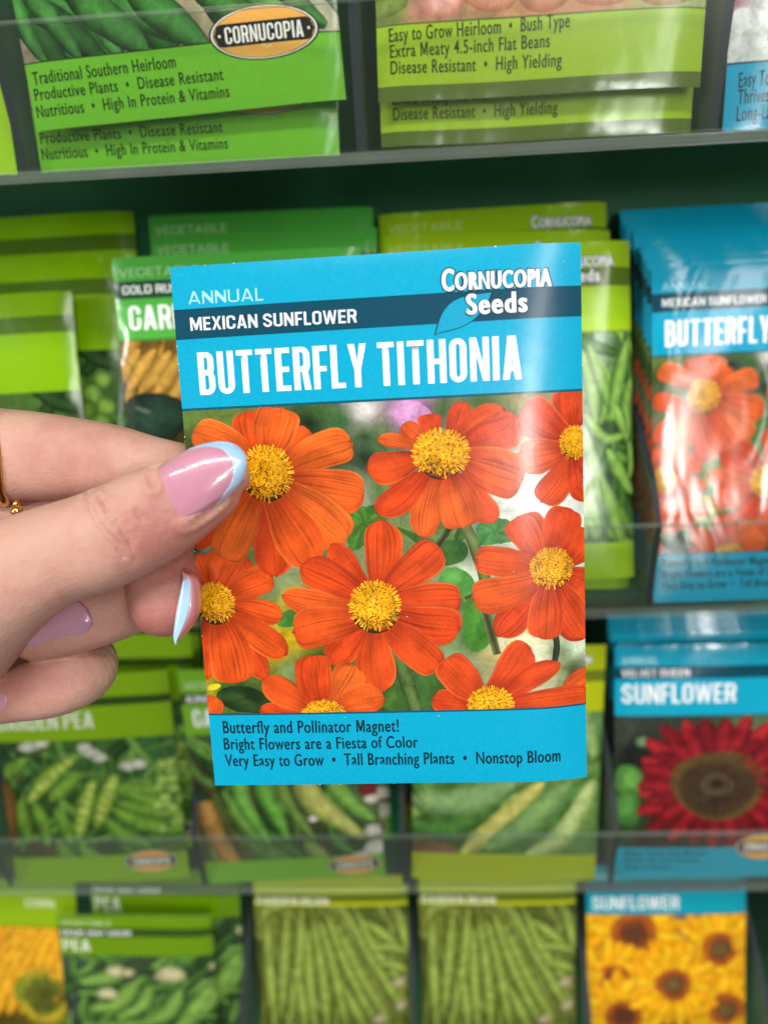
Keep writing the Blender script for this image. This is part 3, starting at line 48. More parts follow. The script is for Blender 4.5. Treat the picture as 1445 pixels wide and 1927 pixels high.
ART_Q=[('strip',[(-37.94,67.05),(-41.31,73.3),(-43.81,77.95)],4.03,'#f2b010','#d98a08',1),('strip',[(-36.99,67.49),(-38.45,74.6),(-40.34,83.82)],4.03,'#f8c41c','#d98a08',1),('strip',[(-35.96,67.58),(-35.37,74.86),(-34.93,80.28)],4.03,'#f2b010','#d98a08',1),('strip',[(-34.96,67.31),(-32.39,74.05),(-29.49,81.64)],4.02,'#f8c41c','#d98a08',1),('strip',[(-34.09,66.71),(-29.78,72.26),(-25.34,77.96)],4.03,'#f2b010','#d98a08',1),('strip',[(-33.43,65.83),(-27.8,69.65),(-23.23,72.74)],4.03,'#f8c41c','#d98a08',1),('strip',[(-33.05,64.77),(-26.65,66.47),(-18.46,68.64)],4.03,'#f2b010','#d98a08',1),('strip',[(-32.98,63.63),(-26.43,63.04),(-21.81,62.63)],4.03,'#f8c41c','#d98a08',1),('strip',[(-33.23,62.51),(-27.18,59.7),(-19.83,56.27)],4.03,'#f2b010','#d98a08',1),('strip',[(-33.78,61.54),(-28.81,56.76),(-24.2,52.31)],4.03,'#f8c41c','#d98a08',1),('strip',[(-34.57,60.79),(-31.18,54.51),(-28.11,48.81)],4.04,'#f2b010','#d98a08',1),('strip',[(-35.52,60.35),(-34.05,53.19),(-32.24,44.34)],4.04,'#f8c41c','#d98a08',1),('strip',[(-36.55,60.26),(-37.15,52.92),(-37.56,47.74)],4.04,'#f2b010','#d98a08',1),('strip',[(-37.55,60.53),(-40.15,53.73),(-43.48,45.02)],4.04,'#f8c41c','#d98a08',1),('strip',[(-38.42,61.13),(-42.78,55.54),(-46.42,50.86)],4.04,'#f2b010','#d98a08',1),('strip',[(-39.08,62.01),(-44.76,58.17),(-50.51,54.28)],4.04,'#f8c41c','#d98a08',1),('strip',[(-39.47,63.07),(-45.9,61.36),(-53.34,59.39)],4.04,'#f2b010','#d98a08',1),('strip',[(-39.54,64.22),(-46.1,64.8),(-50.94,65.24)],4.03,'#f8c41c','#d98a08',1),('strip',[(-39.28,65.33),(-45.34,68.15),(-53.21,71.82)],4.03,'#f2b010','#d98a08',1),('strip',[(-38.73,66.31),(-43.69,71.08),(-47.44,74.69)],4.03,'#f8c41c','#d98a08',1),('ell',(-36.26,63.92),0.82,0.82,0,'#8a3c1c','#b8641c'),('ell',(-36.26,63.92),0.5,0.5,0,'#5a3420','#74401f'),('strip',[(-22.33,73.31),(-33.56,71.15),(-45.44,68.87)],4.0,'#f2b010','#d98a08',1),('strip',[(-22.35,75.29),(-33.59,77.1),(-46.12,79.11)],4.0,'#f8c41c','#d98a08',1),('strip',[(-21.82,77.17),(-31.97,82.76),(-39.67,86.99)],4.0,'#f2b010','#d98a08',1),('strip',[(-20.79,78.79),(-28.87,87.58),(-39.35,98.97)],3.99,'#f8c41c','#d98a08',1),('strip',[(-19.36,79.97),(-24.6,91.1),(-28.43,99.25)],3.99,'#f2b010','#d98a08',1),('strip',[(-17.68,80.6),(-19.57,92.98),(-21.72,107.13)],3.99,'#f8c41c','#d98a08',1),('strip',[(-15.91,80.63),(-14.27,93.05),(-12.63,105.5)],3.99,'#f2b010','#d98a08',1),('strip',[(-14.22,80.04),(-9.22,91.3),(-5.09,100.61)],3.99,'#f8c41c','#d98a08',1),('strip',[(-12.78,78.9),(-4.91,87.9),(5.04,99.26)],3.99,'#f2b010','#d98a08',1),('strip',[(-11.72,77.32),(-1.74,83.18),(5.25,87.28)],3.99,'#f8c41c','#d98a08',1),('strip',[(-11.15,75.46),(-0.02,77.59),(13.61,80.21)],3.99,'#f2b010','#d98a08',1),('strip',[(-11.13,73.48),(0.06,71.68),(10.18,70.05)],3.99,'#f8c41c','#d98a08',1),('strip',[(-11.66,71.59),(-1.5,66.01),(7.94,60.82)],4.0,'#f2b010','#d98a08',1),('strip',[(-12.68,69.97),(-4.56,61.14),(5.34,50.37)],4.0,'#f8c41c','#d98a08',1),('strip',[(-14.1,68.79),(-8.82,57.55),(-5.07,49.58)],4.0,'#f2b010','#d98a08',1),('strip',[(-15.79,68.15),(-13.88,55.61),(-11.41,39.43)],4.01,'#f8c41c','#d98a08',1),('strip',[(-17.56,68.12),(-19.23,55.52),(-20.59,45.19)],4.01,'#f2b010','#d98a08',1),('strip',[(-19.26,68.7),(-24.33,57.28),(-29.61,45.39)],4.01,'#f8c41c','#d98a08',1),('strip',[(-20.71,69.84),(-28.69,60.72),(-37.79,50.33)],4.01,'#f2b010','#d98a08',1),('strip',[(-21.77,71.43),(-31.87,65.5),(-39.46,61.06)],4.01,'#f8c41c','#d98a08',1),('ell',(-16.74,74.38),12.27,12.27,0,'#8a3c1c','#b8641c'),('ell',(-16.74,74.38),7.5,7.5,0,'#5a3420','#74401f'),('strip',[(34.17,75.55),(31.15,71.0),(27.39,65.33)],3.95,'#f2b010','#d98a08',1),('strip',[(33.61,76.19),(29.47,72.93),(25.78,70.02)],3.95,'#f8c41c','#d98a08',1),('strip',[(33.25,77.0),(28.41,75.34),(23.82,73.78)],3.95,'#f2b010','#d98a08',1),('strip',[(33.13,77.88),(28.05,77.99),(21.93,78.13)],3.95,'#f8c41c','#d98a08',1),('strip',[(33.26,78.75),(28.45,80.62),(25.03,81.95)],3.95,'#f2b010','#d98a08',1),('strip',[(33.63,79.54),(29.55,82.97),(24.3,87.39)],3.95,'#f8c41c','#d98a08',1),('strip',[(34.19,80.16),(31.24,84.82),(28.88,88.55)],3.95,'#f2b010','#d98a08',1),('strip',[(34.9,80.54),(33.37,85.98),(31.77,91.66)],3.94,'#f8c41c','#d98a08',1),('strip',[(35.69,80.66),(35.72,86.34),(35.76,92.65)],3.94,'#f2b010','#d98a08',1),('strip',[(36.47,80.51),(38.06,85.87),(39.26,89.9)],3.94,'#f8c41c','#d98a08',1),('strip',[(37.17,80.09),(40.17,84.61),(44.05,90.46)],3.94,'#f2b010','#d98a08',1),('strip',[(37.73,79.45),(41.84,82.69),(44.86,85.07)],3.94,'#f8c41c','#d98a08',1),('strip',[(38.09,78.65),(42.91,80.29),(48.42,82.18)],3.94,'#f2b010','#d98a08',1),('strip',[(38.2,77.76),(43.27,77.65),(48.4,77.54)],3.95,'#f8c41c','#d98a08',1),('strip',[(38.08,76.89),(42.89,75.02),(46.88,73.48)],3.95,'#f2b010','#d98a08',1),('strip',[(37.71,76.1),(41.8,72.66),(47.01,68.27)],3.95,'#f8c41c','#d98a08',1),('strip',[(37.15,75.49),(40.11,70.81),(42.19,67.51)],3.95,'#f2b010','#d98a08',1),('strip',[(36.44,75.1),(37.98,69.64),(39.87,62.92)],3.95,'#f8c41c','#d98a08',1),('strip',[(35.65,74.97),(35.62,69.27),(35.59,64.05)],3.95,'#f2b010','#d98a08',1),('strip',[(34.87,75.13),(33.27,69.74),(31.78,64.74)],3.95,'#f8c41c','#d98a08',1),('strip',[(32.63,64.08),(41.66,62.21),(51.15,60.25)],3.97,'#f2b010','#d98a08',1),('strip',[(32.17,62.56),(40.28,57.64),(46.77,53.71)],3.98,'#f8c41c','#d98a08',1),('strip',[(31.3,61.27),(37.71,53.77),(45.98,44.09)],3.98,'#f2b010','#d98a08',1),('strip',[(30.13,60.35),(34.19,51.0),(37.08,44.33)],3.98,'#f8c41c','#d98a08',1),('strip',[(28.76,59.89),(30.06,49.6),(31.63,37.18)],3.98,'#f2b010','#d98a08',1),('strip',[(27.32,59.93),(25.73,49.71),(24.22,39.97)],3.98,'#f8c41c','#d98a08',1),('strip',[(25.96,60.47),(21.64,51.33),(17.78,43.18)],3.98,'#f2b010','#d98a08',1),('strip',[(24.81,61.45),(18.18,54.29),(9.89,45.34)],3.98,'#f8c41c','#d98a08',1),('strip',[(23.98,62.78),(15.7,58.31),(9.87,55.15)],3.98,'#f2b010','#d98a08',1),('strip',[(23.56,64.33),(14.44,62.97),(2.86,61.24)],3.98,'#f8c41c','#d98a08',1),('strip',[(23.58,65.95),(14.52,67.82),(6.81,69.42)],3.98,'#f2b010','#d98a08',1),('strip',[(24.05,67.47),(15.94,72.39),(7.92,77.25)],3.97,'#f8c41c','#d98a08',1),('strip',[(24.91,68.75),(18.54,76.22),(11.1,84.92)],3.97,'#f2b010','#d98a08',1),('strip',[(26.09,69.67),(22.06,78.95),(19.15,85.66)],3.97,'#f8c41c','#d98a08',1),('strip',[(27.46,70.13),(26.17,80.31),(24.51,93.44)],3.97,'#f2b010','#d98a08',1),('strip',[(28.89,70.08),(30.46,80.18),(31.66,87.92)],3.97,'#f8c41c','#d98a08',1),('strip',[(30.25,69.55),(34.52,78.57),(39.15,88.37)],3.97,'#f2b010','#d98a08',1),('strip',[(31.4,68.57),(37.95,75.64),(44.94,83.19)],3.97,'#f8c41c','#d98a08',1),('strip',[(32.22,67.24),(40.43,71.68),(46.83,75.14)],3.97,'#f2b010','#d98a08',1),('strip',[(32.65,65.69),(41.71,67.05),(53.38,68.8)],3.97,'#f8c41c','#d98a08',1),('ell',(28.11,65.01),10.17,10.17,0,'#8a3c1c','#b8641c'),('ell',(28.11,65.01),6.21,6.21,0,'#6a5a2c','#74401f'),('strip',[(-31.44,49.6),(-38.76,54.0),(-45.04,57.77)],4.05,'#f2b010','#d98a08',1),('strip',[(-30.64,50.77),(-36.36,57.48),(-43.54,65.91)],4.05,'#f8c41c','#d98a08',1),('strip',[(-29.57,51.61),(-33.13,59.97),(-35.62,65.82)],4.05,'#f2b010','#d98a08',1),('strip',[(-28.32,52.03),(-29.39,61.24),(-30.72,72.68)],4.04,'#f8c41c','#d98a08',1),('strip',[(-27.02,52.0),(-25.5,61.15),(-24.17,69.14)],4.04,'#f2b010','#d98a08',1),('strip',[(-25.79,51.53),(-21.83,59.72),(-18.05,67.54)],4.04,'#f8c41c','#d98a08',1),('strip',[(-24.76,50.65),(-18.74,57.1),(-11.6,64.74)],4.04,'#f2b010','#d98a08',1),('strip',[(-24.02,49.45),(-16.53,53.52),(-11.19,56.42)],4.04,'#f8c41c','#d98a08',1),('strip',[(-23.65,48.06),(-15.42,49.34),(-4.82,51.0)],4.05,'#f2b010','#d98a08',1),('strip',[(-23.69,46.6),(-15.51,44.97),(-9.05,43.68)],4.05,'#f8c41c','#d98a08',1),('strip',[(-24.12,45.21),(-16.81,40.82),(-9.02,36.15)],4.05,'#f2b010','#d98a08',1),('strip',[(-24.92,44.05),(-19.18,37.31),(-12.85,29.87)],4.05,'#f8c41c','#d98a08',1),('strip',[(-25.99,43.21),(-22.4,34.78),(-19.65,28.32)],4.06,'#f2b010','#d98a08',1),('strip',[(-27.24,42.78),(-26.16,33.49),(-24.75,21.36)],4.06,'#f8c41c','#d98a08',1),('strip',[(-28.55,42.8),(-30.09,33.56),(-31.22,26.78)],4.06,'#f2b010','#d98a08',1),('strip',[(-29.78,43.28),(-33.79,34.99),(-38.47,25.32)],4.06,'#f8c41c','#d98a08',1),('strip',[(-30.81,44.16),(-36.9,37.65),(-43.01,31.1)],4.06,'#f2b010','#d98a08',1),('strip',[(-31.55,45.36),(-39.11,41.26),(-45.5,37.79)],4.06,'#f8c41c','#d98a08',1),('strip',[(-31.92,46.76),(-40.21,45.47),(-50.76,43.81)],4.06,'#f2b010','#d98a08',1),('strip',[(-31.88,48.22),(-40.08,49.86),(-45.85,51.0)],4.05,'#f8c41c','#d98a08',1),('ell',(-27.78,47.41),8.71,8.71,0,'#8a3c1c','#b8641c'),('ell',(-27.78,47.41),5.32,5.32,0,'#5a3420','#74401f'),('strip',[(28.19,25.69),(21.16,19.42),(12.78,11.94)],4.04,'#f2b010','#d98a08',1),('strip',[(27.5,27.08),(19.11,23.6),(10.94,20.21)],4.04,'#f8c41c','#d98a08',1),('strip',[(27.23,28.63),(18.3,28.28),(10.51,27.97)],4.04,'#f2b010','#d98a08',1),('strip',[(27.39,30.21),(18.8,33.0),(8.0,36.51)],4.03,'#f8c41c','#d98a08',1),('strip',[(27.98,31.64),(20.56,37.3),(15.37,41.26)],4.03,'#f2b010','#d98a08',1),('strip',[(28.92,32.8),(23.4,40.76),(16.5,50.72)],4.03,'#f8c41c','#d98a08',1),('strip',[(30.14,33.57),(27.05,43.05),(24.38,51.25)],4.02,'#f2b010','#d98a08',1),('strip',[(31.51,33.87),(31.14,43.94),(30.79,53.65)],4.02,'#f8c41c','#d98a08',1),('strip',[(32.89,33.67),(35.28,43.36),(38.09,54.75)],4.02,'#f2b010','#d98a08',1),('strip',[(34.15,33.01),(39.07,41.36),(42.58,47.33)],4.02,'#f8c41c','#d98a08',1),('strip',[(35.18,31.93),(42.14,38.13),(51.08,46.11)],4.02,'#f2b010','#d98a08',1),('strip',[(35.86,30.54),(44.19,34.0),(50.69,36.69)],4.02,'#f8c41c','#d98a08',1),('strip',[(36.14,28.99),(45.02,29.34),(54.53,29.72)],4.03,'#f2b010','#d98a08',1),('strip',[(35.98,27.42),(44.56,24.63),(53.92,21.58)],4.03,'#f8c41c','#d98a08',1),('strip',[(35.4,25.98),(42.83,20.31),(48.56,15.94)],4.03,'#f2b010','#d98a08',1),('strip',[(34.46,24.82),(40.0,16.81),(47.22,6.4)],4.04,'#f8c41c','#d98a08',1),('strip',[(33.24,24.05),(36.35,14.49),(38.62,7.52)],4.04,'#f2b010','#d98a08',1),('strip',[(31.87,23.74),(32.24,13.56),(32.67,1.6)],4.04,'#f8c41c','#d98a08',1),('strip',[(30.48,23.93),(28.06,14.14),(25.66,4.39)],4.04,'#f2b010','#d98a08',1),('strip',[(29.21,24.61),(24.24,16.15),(19.99,8.93)],4.04,'#f8c41c','#d98a08',1),('ell',(31.69,28.81),9.9,9.9,0,'#8a3c1c','#b8641c'),('ell',(31.69,28.81),6.05,6.05,0,'#6a5a2c','#74401f'),('strip',[(-19.53,21.1),(-13.01,13.49),(-5.06,4.22)],4.09,'#f2b010','#d98a08',1),('strip',[(-20.74,20.13),(-16.64,10.58),(-13.72,3.8)],4.09,'#f8c41c','#d98a08',1),('strip',[(-22.16,19.63),(-20.88,9.07),(-19.23,-4.57)],4.09,'#f2b010','#d98a08',1),('strip',[(-23.63,19.65),(-25.32,9.11),(-26.69,0.49)],4.09,'#f8c41c','#d98a08',1),('strip',[(-25.02,20.18),(-29.51,10.71),(-34.17,0.85)],4.09,'#f2b010','#d98a08',1),('strip',[(-26.2,21.18),(-33.04,13.7),(-40.82,5.2)],4.09,'#f8c41c','#d98a08',1),('strip',[(-27.04,22.53),(-35.56,17.79),(-41.95,14.23)],4.09,'#f2b010','#d98a08',1),('strip',[(-27.46,24.12),(-36.82,22.57),(-49.05,20.54)],4.09,'#f8c41c','#d98a08',1),('strip',[(-27.43,25.79),(-36.71,27.57),(-43.63,28.89)],4.09,'#f2b010','#d98a08',1),('strip',[(-26.94,27.36),(-35.23,32.29),(-44.63,37.87)],4.08,'#f8c41c','#d98a08',1),('strip',[(-26.05,28.69),(-32.54,36.27),(-39.22,44.06)],4.08,'#f2b010','#d98a08',1),('strip',[(-24.84,29.65),(-28.91,39.14),(-32.23,46.86)],4.08,'#f8c41c','#d98a08',1),('strip',[(-23.43,30.15),(-24.69,40.61),(-26.3,53.93)],4.08,'#f2b010','#d98a08',1),('strip',[(-21.96,30.13),(-20.29,40.54),(-19.12,47.86)],4.08,'#f8c41c','#d98a08',1),('strip',[(-20.57,29.6),(-16.14,38.96),(-10.78,50.27)],4.07,'#f2b010','#d98a08',1),('strip',[(-19.4,28.61),(-12.63,36.0),(-6.41,42.79)],4.08,'#f8c41c','#d98a08',1),('strip',[(-18.56,27.26),(-10.12,31.95),(-2.48,36.21)],4.08,'#f2b010','#d98a08',1),('strip',[(-18.13,25.67),(-8.83,27.21),(2.54,29.1)],4.08,'#f8c41c','#d98a08',1),('strip',[(-18.16,24.01),(-8.91,22.24),(-2.41,20.99)],4.08,'#f2b010','#d98a08',1),('strip',[(-18.64,22.43),(-10.35,17.51),(0.24,11.22)],4.08,'#f8c41c','#d98a08',1),('ell',(-22.79,24.9),10.03,10.03,0,'#8a3c1c','#b8641c'),('ell',(-22.79,24.9),6.13,6.13,0,'#5a3420','#74401f'),('strip',[(6.57,48.14),(13.05,55.57),(18.12,61.38)],4.02,'#f2b010','#d98a08',1),('strip',[(7.44,46.82),(15.64,51.64),(24.39,56.77)],4.02,'#f8c41c','#d98a08',1),('strip',[(7.9,45.27),(17.04,47.0),(27.0,48.87)],4.02,'#f2b010','#d98a08',1),('strip',[(7.91,43.63),(17.09,42.09),(24.14,40.9)],4.03,'#f8c41c','#d98a08',1),('strip',[(7.48,42.07),(15.79,37.4),(26.59,31.33)],4.03,'#f2b010','#d98a08',1),('strip',[(6.63,40.73),(13.27,33.38),(18.11,28.02)],4.03,'#f8c41c','#d98a08',1),('strip',[(5.46,39.76),(9.77,30.43),(14.81,19.5)],4.04,'#f2b010','#d98a08',1),('strip',[(4.08,39.23),(5.62,28.85),(7.15,18.5)],4.04,'#f8c41c','#d98a08',1),('strip',[(2.63,39.22),(1.24,28.79),(0.05,19.9)],4.04,'#f2b010','#d98a08',1),('strip',[(1.24,39.71),(-2.94,30.28),(-8.27,18.25)],4.04,'#f8c41c','#d98a08',1),('strip',[(0.05,40.67),(-6.51,33.15),(-11.13,27.85)],4.04,'#f2b010','#d98a08',1),('strip',[(-0.81,41.99),(-9.1,37.12),(-19.46,31.05)],4.04,'#f8c41c','#d98a08',1),('strip',[(-1.27,43.54),(-10.48,41.81),(-18.69,40.26)],4.04,'#f2b010','#d98a08',1),('strip',[(-1.28,45.18),(-10.49,46.73),(-19.23,48.21)],4.03,'#f8c41c','#d98a08',1),('strip',[(-0.84,46.75),(-9.16,51.42),(-19.16,57.04)],4.03,'#f2b010','#d98a08',1),('strip',[(0.0,48.08),(-6.61,55.41),(-11.31,60.61)],4.03,'#f8c41c','#d98a08',1),('strip',[(1.17,49.05),(-3.1,58.31),(-8.58,70.19)],4.02,'#f2b010','#d98a08',1),('strip',[(2.55,49.57),(1.03,59.85),(-0.18,68.04)],4.02,'#f8c41c','#d98a08',1),('strip',[(4.0,49.58),(5.38,59.88),(6.81,70.64)],4.02,'#f2b010','#d98a08',1),('strip',[(5.39,49.09),(9.52,58.41),(14.08,68.72)],4.02,'#f8c41c','#d98a08',1),('ell',(3.32,44.41),9.73,9.73,0,'#8a3c1c','#b8641c'),('ell',(3.32,44.41),5.94,5.94,0,'#6a5a2c','#74401f')]
TUBES={'thumb':[((0.06771,-0.08584,-0.05358),0.0036,0.004),((0.06496,-0.08684,-0.05477),0.00614,0.006),((0.06041,-0.08835,-0.05609),0.00791,0.0072),((0.05331,-0.09062,-0.05858),0.00946,0.0082),((0.04704,-0.09257,-0.061),0.00975,0.009),((0.04062,-0.09393,-0.06313),0.00997,0.0092),((0.03397,-0.09488,-0.06466),0.00998,0.0095),((0.02593,-0.09625,-0.06749),0.01128,0.0105),((0.01647,-0.09722,-0.07157),0.01427,0.012),((0.00349,-0.09693,-0.07827),0.01948,0.015),((-0.0163,-0.09495,-0.08748),0.02519,0.017)],'index':[((0.06098,-0.06957,-0.06452),0.00626,0.0055),((0.05311,-0.06814,-0.06197),0.00748,0.0062),((0.0439,-0.0685,-0.05946),0.00816,0.007),((0.0352,-0.06834,-0.0571),0.00885,0.0078),((0.02438,-0.06812,-0.05547),0.00957,0.0085),((0.0141,-0.0677,-0.05459),0.01031,0.0088),((-2e-05,-0.0668,-0.05455),0.01113,0.0092),((-0.01675,-0.06579,-0.05726),0.01207,0.0098),((-0.03793,-0.06563,-0.06766),0.01403,0.0105)],'middle':[((0.04924,-0.08867,-0.08158),0.00742,0.007),((0.04881,-0.08595,-0.07955),0.00807,0.0075),((0.04772,-0.08184,-0.07693),0.00819,0.0076),((0.04464,-0.07533,-0.07382),0.00842,0.0078),((0.03633,-0.0688,-0.07225),0.00895,0.008),((0.02511,-0.06533,-0.07085),0.00961,0.0084),((0.00916,-0.06431,-0.07036),0.01046,0.0088),((-0.01262,-0.06457,-0.07277),0.01161,0.0095),((-0.03766,-0.06747,-0.07994),0.01304,0.01)],'ring_finger':[((0.01983,-0.08972,-0.08838),0.00561,0.0056),((0.02543,-0.0882,-0.08738),0.00645,0.0064),((0.0314,-0.08595,-0.08632),0.00709,0.007),((0.03592,-0.08182,-0.08647),0.00748,0.0074),((0.03852,-0.07634,-0.08705),0.00771,0.0074),((0.03545,-0.06916,-0.08592),0.00823,0.0076),((0.02417,-0.06429,-0.08397),0.00894,0.008),((0.00444,-0.06244,-0.08363),0.01013,0.0085),((-0.01758,-0.06318,-0.08478),0.01153,0.0092),((-0.04268,-0.06619,-0.08997),0.01294,0.0098)],'little_finger':[((0.00481,-0.09496,-0.10293),0.0038,0.0042),((0.0091,-0.0946,-0.10228),0.00522,0.0052),((0.01465,-0.0939,-0.10089),0.00628,0.006),((0.02096,-0.09256,-0.10008),0.00713,0.0066),((0.0254,-0.08986,-0.09974),0.00734,0.0068),((0.02533,-0.08429,-0.10094),0.00746,0.0068),((0.0178,-0.07809,-0.10011),0.0077,0.0068),((0.00467,-0.07518,-0.09955),0.00835,0.0072),((-0.01686,-0.07341,-0.10026),0.00955,0.008),((-0.04312,-0.0724,-0.10192),0.01132,0.009)],'palm':[((-0.01755,-0.07715,-0.0791),0.02464,0.016),((-0.03924,-0.07187,-0.08172),0.03463,0.02),((-0.06311,-0.06896,-0.08432),0.03825,0.021),((-0.08846,-0.06821,-0.08876),0.03504,0.021),((-0.11475,-0.06756,-0.0933),0.03167,0.021),((-0.14888,-0.06643,-0.09818),0.03109,0.021)]}
